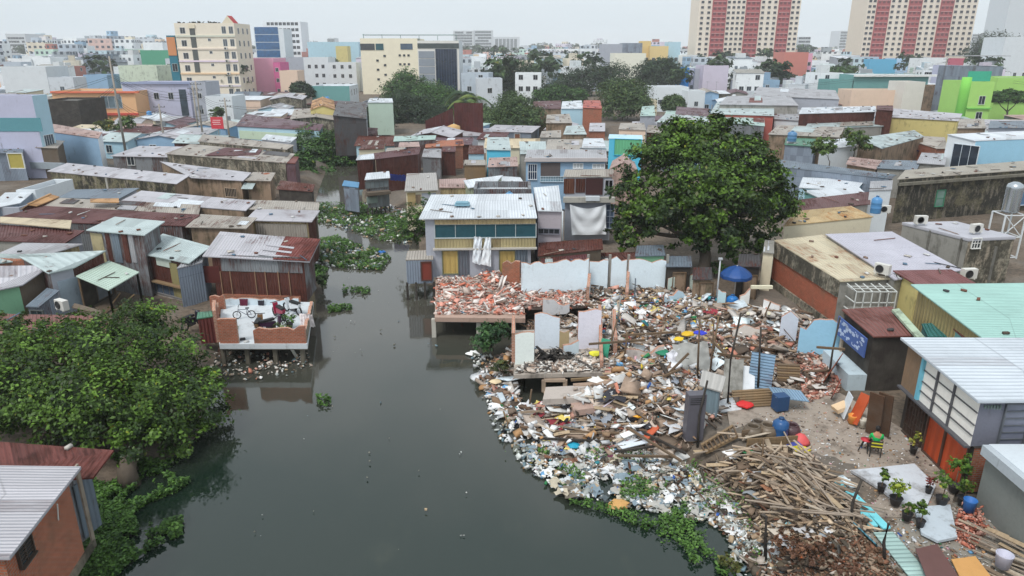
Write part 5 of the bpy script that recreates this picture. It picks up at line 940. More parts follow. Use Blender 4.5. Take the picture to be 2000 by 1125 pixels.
# rest of bank: slabs, beams, boards; every one lifted as a piece of its own
def board(c0, c1, z0, z1, w, th, mat, label, cat='board', name='board', group=None, rollup=0.):
    a, b = P(*c0, z0), P(*c1, z1)
    if max(z0, z1) < 2: a.z = max(a.z, g1(a.x, a.y) + .08); b.z = max(b.z, g1(b.x, b.y) + .08)
    d = (b - a); L_ = d.length; d /= L_; X = d.cross(V((0, 0, 1))).normalized(); Z = X.cross(d)
    if rollup: X, Z = X * math.cos(rollup) + Z * math.sin(rollup), Z * math.cos(rollup) - X * math.sin(rollup)
    m = MB(); m.box((a + b) / 2, (L_, w, th), 0, 0, (d, X, Z)); return m.solo(name, mat, label, cat, group)
board((1118, 800), (1290, 780), .9, 1.2, .75, .3, plaster((176, 150, 138), .5), 'thick pinkish concrete beam lying level in the rubble', 'concrete beam', 'concrete_beam')
board((1120, 756), (1296, 742), 1.2, 1.5, .3, .25, plaster((160, 136, 118), .6), 'long brown fluted concrete railing lying in the rubble', 'railing', 'concrete_railing'); board((1115, 742), (1290, 730), 1.3, 1.5, .12, .12, W('boards'), 'slim timber rail lying above the fluted railing', 'rail', 'timber_rail')
board((1212, 770), (1276, 768), 1.3, 1.35, .5, .04, paint((226, 228, 226)), 'clean white panel lying above the pinkish beam'); board((1176, 775), (1212, 770), 1.25, 1.3, .5, .04, paint((130, 140, 134)), 'grey green panel beside the clean white one')
board((1258, 856), (1290, 824), .6, 1.0, .5, .05, paint((196, 96, 64), .7, .4), 'salmon orange board tilted over the rubble', rollup=.3); board((1208, 870), (1258, 858), .35, .5, .9, .03, paint((222, 230, 238)), 'big white crumpled sheet by the canal litter', 'sheet', 'plastic_sheet', rollup=.2)
board((1214, 852), (1240, 842), .6, .7, .35, .03, paint((236, 236, 232)), 'small white foam sheet left of the salmon board', 'sheet', 'plastic_sheet'); board((1160, 805), (1200, 786), .9, 1.1, .5, .04, paint((210, 200, 214)), 'lilac white torn panel at the left end of the pinkish beam', rollup=.5)
board((1300, 856), (1330, 882), .7, .5, .12, .06, paint((230, 230, 226)), 'white timber strip bent in the rubble near the dark locker')
m = MB(); m.box(P(1315, 824, .9), (.62, .4, .3), .1); m.solo('carton', plaster((206, 170, 128), .1), 'closed tan cardboard box beside the dark locker', 'carton')
for k, (a, b) in enumerate([((1040, 848), (1200, 858)), ((1050, 856), (1180, 862)), ((1070, 842), (1210, 846)), ((1200, 882), (1330, 868)), ((1205, 890), (1320, 892)), ((1340, 780), (1240, 832)), ((1336, 770), (1230, 826)), ((1220, 826), (1340, 886)), ((1225, 835), (1330, 900))]):
    board(a, b, .35 + .05 * k, .4 + .06 * k, .09, .09, W('darkw' if k % 2 else 'wood'), 'dark weathered pole strewn over the lower rubble', 'pole', 'wooden_pole', 'dark poles strewn over the lower rubble')
# lockers and hut
def cab(px, yb, z0, w, d, hh, rz, mat, label, cat, name, slant=None, fz=None):
    p = P(px, yb, z0); root = empty(name, p, label, cat); m = MB(); m.box(p + V((0, 0, hh / 2)), (w, d, hh), rz); m.build('body', mat, root)
    m = MB(); c, s = math.cos(rz), math.sin(rz); q = p + V((s * d / 2, -c * d / 2, 0)) * 1.01
    for i in range(4): m.box(q + V((0, 0, hh * .93 - i * .09)), (w * .8, .02, .03), rz)
    m.build('vent_slats', paint((40, 40, 42)), root); return root
lk = cab(1352, 856, .9, .78, .45, 2.2, .1, paint((92, 90, 98), .4, .4), 'tall dark grey metal locker standing in the rubble', 'locker', 'locker')
hb = shed('small grey blue tin booth with crooked slatted roof sheet, beside the dark locker', [(1366, 752), (1410, 765), (1418, 735), (1372, 722)], (2.6, 2.6, 3.1, 3.1), .7, tin((130, 150, 160), .15, pitch=.3), tin((178, 176, 172), .05, pitch=.35), ov=.12, cat='booth')
# tin sheets, boards in the right part of the rubble
board((1480, 772), (1492, 690), 1.2, 3.0, 1.1, .04, tin((130, 160, 186), .12, pitch=.14), 'bluish corrugated sheet leaning upright in the rubble', 'tin sheet', 'tin_sheet'); board((1508, 766), (1572, 774), 1.9, 1.7, 1.1, .04, tin((140, 170, 196), .08, pitch=.14), 'bluish corrugated sheet lying flat over the blue bin', 'tin sheet', 'tin_sheet')
board((1430, 780), (1434, 702), 1.1, 2.7, .9, .06, W('conc'), 'grey cement board standing behind the white panel', 'board', 'cement_board'); board((1456, 776), (1458, 715), 1.2, 2.3, .8, .05, paint((210, 214, 218)), 'white upright panel between tan timbers')
for k in range(7): board((1430, 795 - k * 5), (1508, 790 - k * 5), 1.2 + k * .06, 1.2 + k * .06, .16, .05, W('boards'), 'tan timber in the low stack under the bluish sheets', 'plank', 'plank', 'tan timbers stacked under the bluish sheets')
for k in range(7): board((1518, 742 - k * 5), (1562, 744 - k * 5), 1.3 + k * .08, 1.3 + k * .08, .2, .06, W('boards' if k % 2 else 'wood'), 'plank in the brown stack above the flat bluish sheet', 'plank', 'plank', 'planks in the brown stack above the flat sheet')
cloth(P(1312, 672, 2.2), P(1382, 668, 2.6), P(1330, 738, 1.3), P(1390, 730, 1.2), .14, 26, 'large grey tarpaulin sagging over the rubble', (150, 150, 146), folds=2); cloth(P(1300, 690, 2.0), P(1330, 680, 2.1), P(1318, 728, 1.2), P(1342, 722, 1.3), .12, 16, 'pale crumpled sheet left of the large grey tarpaulin', (206, 206, 212), folds=2)
for px, z, c, lab in (((1325, 662), 2.2, (226, 190, 40), 'bright yellow cloth heap on the rubble above the grey tarpaulin'), ((1345, 652), 2.2, (210, 170, 30), 'ochre yellow cloth right of the bright yellow heap'), ((1368, 650), 2.3, (50, 60, 190), 'royal blue cloth beside the yellow cloths'), ((1352, 680), 2.0, (206, 150, 180), 'pink and white clothes under the ochre cloth'), ((1296, 688), 1.8, (30, 120, 90), 'dark green plastic heap left of the grey tarpaulin'),
                      ((1306, 650), 1.9, (40, 44, 60), 'black plastic heap near the yellow cloth'), ((1208, 600), 1.6, (60, 150, 156), 'teal basin upside down behind the roofless room'), ((1164, 690), 1.7, (222, 216, 60), 'lemon yellow cloth by the green board'), ((1120, 870), .25, (30, 150, 180), 'turquoise bag floating by the long poles'), ((1243, 815), .9, (240, 170, 40), 'orange yellow bag under the pinkish beam'),
                      ((1352, 612), 1.6, (60, 60, 160), 'indigo cloth at the back of the rubble'), ((1256, 612), 1.7, (236, 236, 236), 'white bulging sack at the back of the rubble'), ((1165, 742), 1.4, (228, 226, 222), 'white sack beside the broken concrete frame'), ((925, 690), .1, (240, 240, 238), 'white foam lump floating left of the ruined room'), ((745, 492), .1, (40, 110, 190), 'blue plastic bag among the water weeds'),
                      ((968, 745), .35, (216, 196, 160), 'beige plastic can at the canal edge'), ((972, 792), .15, (238, 238, 240), 'white foam plate with green edge at the canal edge'), ((1210, 985), .15, (196, 150, 90), 'brown carton floating among the weeds'), ((1430, 912), .5, (240, 240, 240), 'white plastic bag heap near the wood box'), ((1562, 892), 1.0, (226, 210, 40), 'yellow rag heap at the top of the timber pile'), ((1548, 878), 1.1, (60, 70, 150), 'blue rag heap behind the yellow rags'),
                      ((1455, 790), 1.3, (206, 40, 40), 'red basin with toys by the tan timbers'), ((1502, 972), .6, (150, 104, 76), 'brown carton at the lower timber pile'), ((1460, 925), .4, (50, 130, 84), 'green plastic bag near the white bag heap')):
    p = P(*px, z); p.z = max(p.z, g1(p.x, p.y) + .2) if z > .3 else p.z; r = random.uniform(.26, .42); m = MB(); n1 = 12
    sd = random.random() * 50; m.tube_rings([[p + V((math.cos(a * 2 * math.pi / n1) * rr * r * (1 + .8 * mnoise.noise(V((a * .7, zz, sd)))), math.sin(a * 2 * math.pi / n1) * rr * r * .8 * (1 + .7 * mnoise.noise(V((a * 1.6, zz + 5, sd)))), zz * r)) for a in range(n1)] for rr, zz in ((.9, -.3), (1.05, 0), (.9, .3), (.6, .5), (.2, .6))], 0, False); m.v = [V((q.x, q.y, p.z + (q.z - p.z) * .55)) for q in m.v]
    nm = 'cloth_heap' if 'cloth' in lab or 'rag' in lab else 'plastic_bag' if 'bag' in lab or 'heap' in lab else 'container'; m.solo(nm, paint(c, .55, .15), lab, nm.replace('_', ' '))
# pieces of painted wall in the right part
for a, b, z, hs, mt, lab in (((1060, 616), (1112, 613), 1.1, [1.0, .7], plaster((214, 214, 216), .4), 'knee high whitish wall remnant between the two ruined floors'), ((1204, 705), (1200, 645), 1.2, [1.3, .9, 1.4], plaster((190, 180, 172), .5), 'bare partition remnant at the right end of the roofless room'), ((1222, 712), (1296, 708), 1.2, [.8, .6, .9], plaster((206, 196, 190), .4), 'low ragged wall foot in the middle of the rubble'),
                          ((1296, 604), (1348, 600), 1.2, [1.0, 1.2, .7], plaster((186, 210, 224), .3), 'short pale blue remnant in the upper rubble'), ((1150, 600), (1154, 566), 1.2, [1.3, 1.6, 1.2], plaster((212, 218, 222), .3), 'cross wall running back toward the pale blue row'), ((1226, 598), (1228, 566), 1.2, [.9, 1.4], plaster((216, 210, 206), .4), 'second cross wall meeting the pale blue row'), ((1428, 668), (1484, 670), 1.2, [.9, 1.1, .8], plaster((222, 216, 208), .4), 'cream wall remnant behind the leaning bluish sheet'),
                          ((1100, 700), (1130, 698), 1.3, [.7, 1.0], plaster((200, 214, 222), .3), 'pale stub inside the roofless room'), ((1556, 690), (1640, 700), 1.3, [1.5, 2.0, 2.1, 1.9], plaster((158, 206, 232), .12), 'sky blue wall fragment leaning below the orange brick flank'), ((1520, 668), (1553, 672), 1.3, [1.6, 2.0, 1.5], plaster((206, 214, 226), .3), 'greyish white rounded wall fragment left of the sky blue one'), ((1303, 572), (1352, 570), 1.3, [1.1, 1.2], plaster((198, 214, 206), .3), 'low pale green wall piece at the back near the tree'),
                          ((1488, 616), (1520, 622), 1.3, [1.1, .8], plaster((226, 226, 226), .3), 'tumbled white wall piece near the cream door frame'), ((1398, 614), (1414, 615), 1.2, [1.6], plaster((190, 218, 226), .2), 'pale aqua pillar wall at the left of the blue barrel'), ((1442, 616), (1460, 616), 1.2, [1.4, 1.7], plaster((226, 226, 222), .3), 'white pillar wall at the right of the blue barrel'), ((1398, 620), (1456, 622), 1.2, [.45], plaster((222, 224, 222), .3), 'low white counter wall in front of the blue barrel')):
    bwall([P(*a, z), P(*b, z)], z, [hs], lab, mt, .2)
m = MB(); [m.beam(P(*a, za), P(*b, zb), .16, .16) for a, b, za, zb in (((1461, 612), (1461, 612), 1.2, 3.0), ((1502, 612), (1502, 612), 1.2, 3.0))]; p, q = P(1461, 612, 1.2), P(1502, 612, 1.2); m.beam(p + V((0, 0, 1.75)), q + V((0, 0, 1.75)), .18, .2); m.solo('door_frame', plaster((222, 216, 190), .25), 'cream concrete door frame standing in the ruin', 'frame')
water_tank(P(1428, 607, 1.2), 'blue barrel between the white pillar walls', (30, 110, 180), .36, 1.0, cat='barrel')
# parasol
up = P(1432, 592, 1.2); root = empty('parasol', up, 'big blue parasol in the shade of the great tree', 'parasol'); m = MB(); R_ = 1.0; n_ = 16
m.tube_rings([[up + V((math.cos(a * 2 * math.pi / n_) * rr * R_, math.sin(a * 2 * math.pi / n_) * rr * R_, 2.55 - rr * rr * .55 - (.04 if a % 2 else 0) * rr)) for a in range(n_)] for rr in (1.0, .85, .55, .25, .02)], 0, False, False)
m.tube_rings([[up + V((math.cos(a * 2 * math.pi / n_) * R_, math.sin(a * 2 * math.pi / n_) * R_, z - (.04 if a % 2 else 0))) for a in range(n_)] for z in (1.8, 2.0)], 0, False, False); m.build('canopy', tin((30, 76, 140), 0, pitch=.5, var=0, sheets=False), root); m = MB(); m.tube([up, up + V((0, 0, 2.6))], .03, 6); m.build('pole', paint((190, 190, 190)), root)
m = MB(); p = P(1398, 600, 1.2); m.tube([p, p + V((0, 0, 3.2))], .05, 6); m.box(p + V((0, 0, 3.25)), (.25, .15, .12)); m.solo('lamp_post', paint((176, 180, 184)), 'thin grey lamp post left of the blue parasol', 'lamp post')
# upright posts in the ruin
for k, (a, yb, z0, hh, mt) in enumerate(((1386, 735, 1.2, 3.0, 'wood'), (1392, 700, 1.2, 2.4, 'boards'), (1421, 792, 1.2, 4.6, 'darkw'), (1362, 740, 1.2, 3.2, 'wood'), (1480, 765, 1.3, 3.3, 'darkw'), (1618, 745, 1.2, 3.4, 'darkw'), (1495, 1092, .1, 1.7, 'darkw'), (1662, 1030, 1.0, 1.9, 'darkw'), (1728, 1100, 1.0, 1.5, 'darkw'), (1197, 700, 1.2, 2.2, 'wood'), (1216, 720, 1.2, 2.0, 'wood'), (1206, 640, 1.3, 2.0, 'conc'), (1240, 600, 1.4, 1.9, 'steel'), (989, 850, -.2, 1.2, 'boards'), (1033, 805, 0, 1.2, 'wood'), (1496, 640, 1.3, 1.6, 'wood'), (1362, 880, .5, 3.3, 'darkw'), (1484, 945, .4, 2.0, 'wood'))):
    p = P(a, yb, z0); m = MB(); m.tube([p, p + V((random.uniform(-.12, .12), .1, hh * .5)), p + V((random.uniform(-.2, .2), .1, hh))], [.06, .05, .045], 6); m.solo('wooden_post', W(mt), 'upright weathered post left standing in the ruin', 'post', 'upright posts left standing in the ruin')
for a, b, z0, z1 in (((1150, 672), (1260, 664), 2.5, 2.6), ((1388, 662), (1424, 700), 2.4, 1.8), ((1300, 735), (1345, 690), 1.3, 2.6), ((1286, 740), (1330, 720), 1.4, 2.0), ((1400, 690), (1470, 700), 2.0, 2.0), ((1595, 678), (1650, 682), 3.2, 3.2), ((1215, 655), (1330, 648), 2.1, 2.3)):
    board(a, b, z0, z1, .1, .1, W('wood'), 'brown timber strut spanning between posts in the ruin', 'strut', 'timber_strut', 'timber struts in the ruin')
board((1612, 740), (1640, 700), 1.6, 2.2, .9, .04, tin((160, 76, 44), .4), 'rust orange sheet leaning by the shop counter', 'tin sheet', 'tin_sheet', rollup=1.2); board((1625, 775), (1640, 745), 1.4, 2.0, .8, .04, tin((150, 60, 40), .4), 'lower rust red sheet under the orange one', 'tin sheet', 'tin_sheet', rollup=1.2)
board((1664, 826), (1692, 770), 1.25, 2.5, .75, .05, paint((190, 84, 44), .6, .35), 'orange painted metal door leaning in the yard', 'door', 'loose_door', rollup=.5); board((1644, 812), (1662, 770), 1.25, 2.3, .85, .05, paint((214, 222, 228)), 'white panel leaning beside the orange loose door', rollup=.5)
board((1630, 800), (1655, 790), 1.5, 1.7, .5, .2, paint((216, 186, 150)), 'tan box propped against the white panel', 'carton', 'carton')
for k, x in enumerate((1704, 1722)): board((x, 848), (x + 10, 770), 1.2, 3.2, .6, .07, wood((92, 66, 48), .3), ('left' if k == 0 else 'right') + ' leaf of a dark carved wooden gate standing open', 'gate', 'wooden_gate')
for x, y, r in ((1664, 822, .2), ((1684), 830, .17)): p = P(x, y + 4, 1.2); m = MB(); m.lathe(p, [(r * .8, 0), (r, .35), (r * 1.05, .4), (r * .9, .4), (r * .8, .1)]); m.solo('bucket', paint((226, 150, 70) if x == 1664 else (206, 200, 186)), ('orange' if x == 1664 else 'pale') + ' bucket in front of the orange loose door', 'bucket')
# jars, barrel, basin
for k, (x, y, r) in enumerate(((1468, 846, .42), (1497, 845, .44), (1478, 833, .36), (1543, 842, .40))):
    p = P(x, y + 12, 1.15); m = MB(); m.lathe(p, [(r * .6, 0), (r * .95, r * .5), (r, r * .95), (r * .8, r * 1.4), (r * .62, r * 1.5), (r * .66, r * 1.6), (r * .55, r * 1.6), (r * .52, r * 1.35), (r * .7, r * .9), (.01, r * .5)], 20)
    m.solo('clay_jar', paint(((104, 92, 78), (112, 98, 82), (96, 86, 76), (84, 62, 66))[k], .4, .3), ('front brown clay jar left of the blue barrel', 'largest brown clay jar touching the blue barrel', 'rear small brown clay jar left of the blue barrel', 'plum brown clay jar right of the blue barrel')[k], 'clay jar')
water_tank(P(1521, 860, 1.15), 'blue plastic barrel among the brown clay jars', (40, 84, 134), .33, 1.0, cat='barrel')
bin_ = P(1522, 800, 1.2); m = MB(); m.box(bin_ + V((0, 0, .4)), (.6, .5, .7), .2); m.solo('bin', paint((36, 70, 110)), 'blue bin under the flat bluish sheet', 'bin')
p = P(1562, 862, 1.2); m = MB(); m.lathe(p, [(.42, 0), (.36, .1), (.2, .3), (.02, .38)]); m.solo('basin', paint((214, 90, 90)), 'pinkish red basin turned upside down by the jars', 'basin')
pb = P(1500, 872, 1.1); root = empty('timber_crate', pb, 'long grey plank crate in front of the clay jars', 'crate')
for k in range(4): mm = MB(); mm.box(pb + V((0, -.35, .1 + k * .16)), (2.2, .05, .14), .12); mm.build('slat', W('boards'), root)
for k in range(4): mm = MB(); mm.box(pb + V((0, .35, .1 + k * .16)), (2.2, .05, .14), .12); mm.build('slat', W('wood'), root)
root = empty('lattice_frame', P(1400, 860, 1.0), 'timber lattice frame lying tilted left of the crate', 'lattice')
for a, b in (((1370, 870), (1432, 832)), ((1378, 884), (1440, 852))): mm = MB(); mm.beam(P(*a, .9), P(*b, 1.5), .12, .1); mm.build('rail', W('boards'), root)
for k in range(9): t = k / 8; mm = MB(); mm.beam(P(1370 + 62 * t, 870 - 38 * t, .95 + .6 * t), P(1378 + 62 * t, 884 - 32 * t, .95 + .6 * t), .06, .05); mm.build('rung', W('wood'), root)
# timber pile: planks, each its own, sharing a few meshes
pm = []; 
for k in range(6):
    m = MB(); Lp = (1.7, 2.2, 1.2, 2.6, 1.9, 1.0)[k]; m.box((0, 0, 0), (Lp, (.09, .06, .12, .05, .15, .2)[k], (.03, .04, .025, .04, .02, .02)[k])); me = m.mesh('plank'); me.materials.append((wood((190, 170, 148), .35), wood((164, 148, 132), .35), wood((206, 190, 170), .3), wood((174, 158, 142), .4), wood((140, 120, 100)), wood((196, 172, 140), .3))[k]); pm.append(me)
def planks(pxpoly, n, ang, spread, label, group, zl=.5, zb=.08):
    q = sample(wpoly(pxpoly, .8), n)
    for i, (x, y) in enumerate(q):
        o = bpy.data.objects.new('plank', random.choice(pm)); COL.objects.link(o); z = max(g1(x, y), .1) + zb + random.random() * zl; o.location = (x, y, z); o.rotation_euler = (random.uniform(-.2, .2), random.uniform(-.16, .16), ang + random.gauss(0, spread)); o.scale = (random.uniform(.7, 1.15), 1, 1); tag(o, label, 'plank', group)
planks([(1490, 935), (1560, 915), (1630, 965), (1680, 1030), (1620, 1045), (1530, 1010)], 95, math.radians(-50), .45, 'grey brown plank in the big slanting timber pile at the canal bend', 'planks in the big slanting timber pile', .45)
planks([(1370, 880), (1490, 870), (1540, 920), (1500, 960), (1420, 930)], 34, math.radians(20), .4, 'loose plank lying below the crate of the clay jars', 'loose planks below the crate', .3); planks([(1050, 740), (1290, 735), (1330, 830), (1150, 850), (1040, 820)], 46, math.radians(5), .5, 'loose plank in the lower rubble by the canal', 'loose planks in the lower rubble', .4)
planks([(1150, 590), (1380, 600), (1380, 700), (1210, 710)], 36, math.radians(0), .8, 'loose plank in the upper rubble', 'loose planks in the upper rubble', .5); planks([(1890, 1060), (1930, 1050), (2010, 1120), (1960, 1180)], 20, math.radians(-50), .08, 'long dark plank in the stack at the lower right corner', 'planks stacked at the lower right corner', .4)
# turquoise boards and corrugated strips along the edge
for k, (a, b, w_, lab) in enumerate((((1632, 938), (1706, 1028), .32, 'left turquoise painted board'), ((1662, 962), (1732, 1032), .3, 'right turquoise painted board'), ((1640, 930), (1668, 952), .3, 'whitish short end board above the turquoise ones'))): board(a, b, 1.32, 1.3, w_, .06, paint((120, 206, 216) if k < 2 else (214, 226, 230), .5, .25), lab)
board((1672, 1030), (1716, 1080), 1.1, 1.0, .55, .04, tin((60, 130, 150), .05), 'dark teal corrugated strip standing along the bank edge', 'tin sheet', 'tin_sheet', rollup=.9); board((1725, 1040), (1800, 1130), 1.2, 1.2, .7, .04, tin((176, 206, 200), .05), 'pale green tin sheet lying below the turquoise boards', 'tin sheet', 'tin_sheet')
board((1498, 1046), (1568, 1040), .25, .3, .12, .05, paint((150, 206, 214)), 'thin pale blue board floating by the bank'); board((1500, 1054), (1612, 1030), .3, .45, .12, .06, W('wood'), 'brown board lying across the thin pale blue one')
sheet([(1662, 918), (1786, 905), (1828, 948), (1812, 985), (1752, 980), (1722, 955)], 1.3, 'white_paving', plaster((196, 200, 206), .6, (136, 130, 126)), 'large white marble floor slab in the yard', 'floor slab', .1); sheet([(1785, 990), (1856, 985), (1870, 1048), (1832, 1056), (1800, 1040)], 1.3, 'white_paving', plaster((186, 196, 204), .5, (120, 120, 116)), 'smaller bluish white floor slab beside the brick heap', 'floor slab', .1)
sheet([(1788, 1072), (1830, 1062), (1872, 1125), (1900, 1180), (1830, 1180)], 1.45, 'tin_sheet', paint((100, 70, 66), .6), 'plain maroon sheet at the bottom edge', 'tin sheet', .03); sheet([(1858, 1092), (1905, 1086), (1935, 1125), (1960, 1170), (1900, 1180)], 1.4, 'board', paint((200, 150, 90)), 'orange tan board right of the maroon sheet', 'board', .04)
for x, y, c, r, lab in ((1891, 990, (50, 110, 180), .22, 'blue bucket by the concrete wall'), (1957, 1098, (190, 190, 206), .25, 'dirty white paint bucket on the dark planks')): m = MB(); p = P(x, y + 8, 1.35); m.lathe(p, [(r * .8, 0), (r, .45), (r * 1.05, .48), (r * .9, .48), (r * .78, .1), (.01, .1)]); m.solo('bucket', paint(c), lab, 'bucket')
# pot plants
def potplant(px, r, hh, label, col=((50, 80, 30), (130, 160, 60)), z=1.25, n=260, ls=.12, pc=(50, 48, 50)):
    p = P(*px, z); root = empty('potted_plant', p, label, 'potted plant'); m = MB(); k = min(.22, r * .6); m.lathe(p, [(k * .7, 0), (k, .28), (k * 1.1, .3), (k * .95, .3), (k * .8, .2), (.01, .2)], 12); m.build('pot', paint(pc), root)
    L = [(p.x + random.uniform(-.4, .4) * r, p.y + random.uniform(-.4, .4) * r, p.z + .3 + hh * random.uniform(.3, 1), r * .6, r * .6, hh * .4) for _ in range(4)]; v, c = leafcloud(L, n, ls, *col, per=12); np_mesh('foliage', v.reshape(-1, 3), np.arange(len(v) * 4).reshape(-1, 4), c, vcol(.5, .35, .2, 3., .25), False, root)
    m = MB(); m.tube([p + V((0, 0, .1)), p + V((.02, 0, .3 + hh * .6))], .02, 5); m.build('stem', W('wood'), root)
for a in (((1748, 985), .5, .55, 'bushy yellow green pot plant at the edge of the white slab', ((90, 120, 30), (190, 200, 80)), 1.25, 420), ((1720, 960), .25, .5, 'thin leaved plant in a black pot on the white slab'), ((1796, 1030), .25, .6, 'pot plant standing on the small bluish slab'), ((1770, 1015), .3, .3, 'black pot with sprawling stems'), ((1862, 960), .55, 1.0, 'tall leafy pot plant nearest the orange doors', ((50, 90, 30), (140, 180, 70)), 1.25, 500), ((1838, 985), .4, .8, 'pot plant cluster left of the tall leafy one', ((60, 96, 36), (150, 180, 80)), 1.25, 300), ((1880, 985), .35, .6, 'pale flowered plant by the blue bucket'), ((1812, 965), .2, .35, 'small red potted flower', ((120, 50, 50), (180, 90, 80)), 1.25, 120), ((1783, 885), .25, .5, 'yellow topped plant by the orange doors', ((90, 110, 40), (210, 200, 90)), 1.25, 120)): potplant(*a[:3], a[3], *(a[4:] if len(a) > 4 else ()))
# seated person and tripod seats
def tf(m, M):
    m.v = [M @ p for p in m.v]; return m
from mathutils import Matrix
def chair(p, rz, label, c, stripes=None):
    root = empty('chair', p, label, 'chair'); M = Matrix.Translation(V(p)) @ Matrix.Rotation(rz, 4, 'Z')
    m = MB(); m.box((0, 0, .44), (.44, .42, .04)); tf(m, M).build('seat', paint(c), root)
    for i in range(4): m = MB(); m.box((0, -.22, .5 + i * .075), (.42, .03, .05)); tf(m, M).build('back_slat', paint((206, 196, 60) if i % 2 == 0 else (60, 60, 50)) if stripes else paint(c), root)
    for a in (-.2, .2):
        for b in (-.2, .18): m = MB(); m.beam((a, b, 0), (a, b, .44 if b > 0 else .78), .035, .035); tf(m, M).build('leg', paint((50, 46, 44)), root)
    return root
pp = P(1706, 888, 1.14); chair(pp, 2.9 + math.pi, 'chair with yellow striped back under the seated person', (70, 60, 50), True)
def skin(name, pts, edges, rad, mat, parent, lv=1):
    me = bpy.data.meshes.new(name); me.from_pydata(pts, edges, []); o = bpy.data.objects.new(name, me); COL.objects.link(o)
    m = o.modifiers.new('Skin', 'SKIN'); m.use_smooth_shade = True; me.skin_vertices or None
    if not me.skin_vertices: bpy.context.view_layer.objects.active = o; me.attributes
    for i, r in enumerate(rad): me.skin_vertices[0].data[i].radius = r if isinstance(r, tuple) else (r, r)
    me.skin_vertices[0].data[0].use_root = True; s = o.modifiers.new('Sub', 'SUBSURF'); s.levels = s.render_levels = lv
    dg = bpy.context.evaluated_depsgraph_get(); dg.update(); ev = bpy.data.meshes.new_from_object(o.evaluated_get(dg)); bpy.data.objects.remove(o)
    for p in ev.polygons: p.use_smooth = True
    return ev
def person(p, rz, label, shirt, trousers=(40, 40, 50), sit=True):
    root = empty('person', p, label, 'person'); M = Matrix.Translation(V(p)) @ Matrix.Rotation(rz, 4, 'Z'); root.matrix_world = M; hz = .48 if sit else .92
    if sit: hip, kn, an, toe = (.09, 0, hz), (.13, .42, .5), (.14, .44, .09), (.15, .62, .04)
    else: hip, kn, an, toe = (.09, 0, hz - .04), (.1, .02, .5), (.1, -.02, .08), (.11, .16, .04)
    mx = lambda t: (-t[0], t[1], t[2]); zc = hz + .05
    pts = [(0, 0, zc), (0, -.02, zc + .22), (0, .0, zc + .42), (0, .02, zc + .52), (0, .04, zc + .60), (0, .05, zc + .72)]; ed = [(0, 1), (1, 2), (2, 3), (3, 4), (4, 5)]; rd = [(.15, .11), (.14, .1), (.16, .1), .06, (.075, .09), (.07, .085)]
    for f in (lambda t: t, mx):
        i = len(pts); pts += [f(hip), f(kn), f(an), f(toe)]; ed += [(0, i), (i, i + 1), (i + 1, i + 2), (i + 2, i + 3)]; rd += [.085, .06, .04, .035]
        i = len(pts); sh, el, wr, ha = (.19, 0, zc + .4), (.25, .06, zc + .14), (.16, .3, zc + .06) if sit else (.24, .1, zc - .08), (.13, .37, zc + .05) if sit else (.24, .12, zc - .17); pts += [f(sh), f(el), f(wr), f(ha)]; ed += [(2, i), (i, i + 1), (i + 1, i + 2), (i + 2, i + 3)]; rd += [.055, .04, .028, (.035, .018)]
        d = (V(ha) - V(wr)).normalized()
        for q in range(5):
            off = V(((q - 1.5) * .017, 0, 0)) if q < 4 else V((-.04, -.02, 0)); j = len(pts); a = V(ha) + d * .03 + off; b = a + d * (.045, .055, .05, .038, .03)[q] + V((0, 0, -.02)); pts += [f(tuple(a)), f(tuple(b))]; ed += [(i + 3, j), (j, j + 1)]; rd += [.009, .007]
    o = link('body', skin('b', pts, ed, rd, None, None), [plaster((176, 128, 100), .1)], root)
    pts2 = [(0, 0, zc - .02), (0, -.02, zc + .22), (0, 0, zc + .42), (0, .02, zc + .49), (.2, 0, zc + .4), (.24, .04, zc + .2), (-.2, 0, zc + .4), (-.24, .04, zc + .2)]
    link('shirt', skin('s', pts2, [(0, 1), (1, 2), (2, 3), (2, 4), (4, 5), (2, 6), (6, 7)], [(.17, .13), (.16, .125), (.175, .12), .07, .07, .06, .07, .06], None, None), [plaster(shirt, .1, rough=.8)], root)
    pts3 = [(0, 0, zc - .02), hip, kn, mx(hip), mx(kn)] if sit else [(0, 0, zc - .02), hip, kn, an, mx(hip), mx(kn), mx(an)]
    link('trousers', skin('t', pts3, [(0, 1), (1, 2), (0, 3), (3, 4)] if sit else [(0, 1), (1, 2), (2, 3), (0, 4), (4, 5), (5, 6)], [(.16, .125), .1, .075, .1, .075] if sit else [(.16, .12), .1, .075, .06, .1, .075, .06], None, None), [plaster(trousers, .1)], root)
    h = MB(); h.lathe((0, .02, zc + .60), [(.07, -.02), (.098, .05), (.1, .11), (.085, .16), (.05, .19), (.01, .2)], 14); link('hair', h.mesh('hair'), [paint((24, 20, 20))], root); return root
try: person(pp + V((0, 0, 0)), 2.9 + math.pi, 'person in a bright green shirt sitting with their back to the camera in the yard', (30, 176, 90))
except Exception as ex: print('PERSON', ex)
tp2 = P(1688, 880, 1.14); root = empty('folding_stool', tp2, 'red topped folding stool left of the seated person', 'stool'); m = MB(); m.lathe(tp2 + V((0, 0, .5)), [(.2, 0), (.22, .03), (.01, .04)]); m.build('seat', paint((190, 50, 60)), root)
for k in range(4): a = k * 1.57; m = MB(); m.beam(tp2 + V((math.cos(a) * .26, math.sin(a) * .26, 0)), tp2 + V((math.cos(a) * .1, math.sin(a) * .1, .5)), .03, .03); m.build('leg', paint((40, 40, 40)), root)
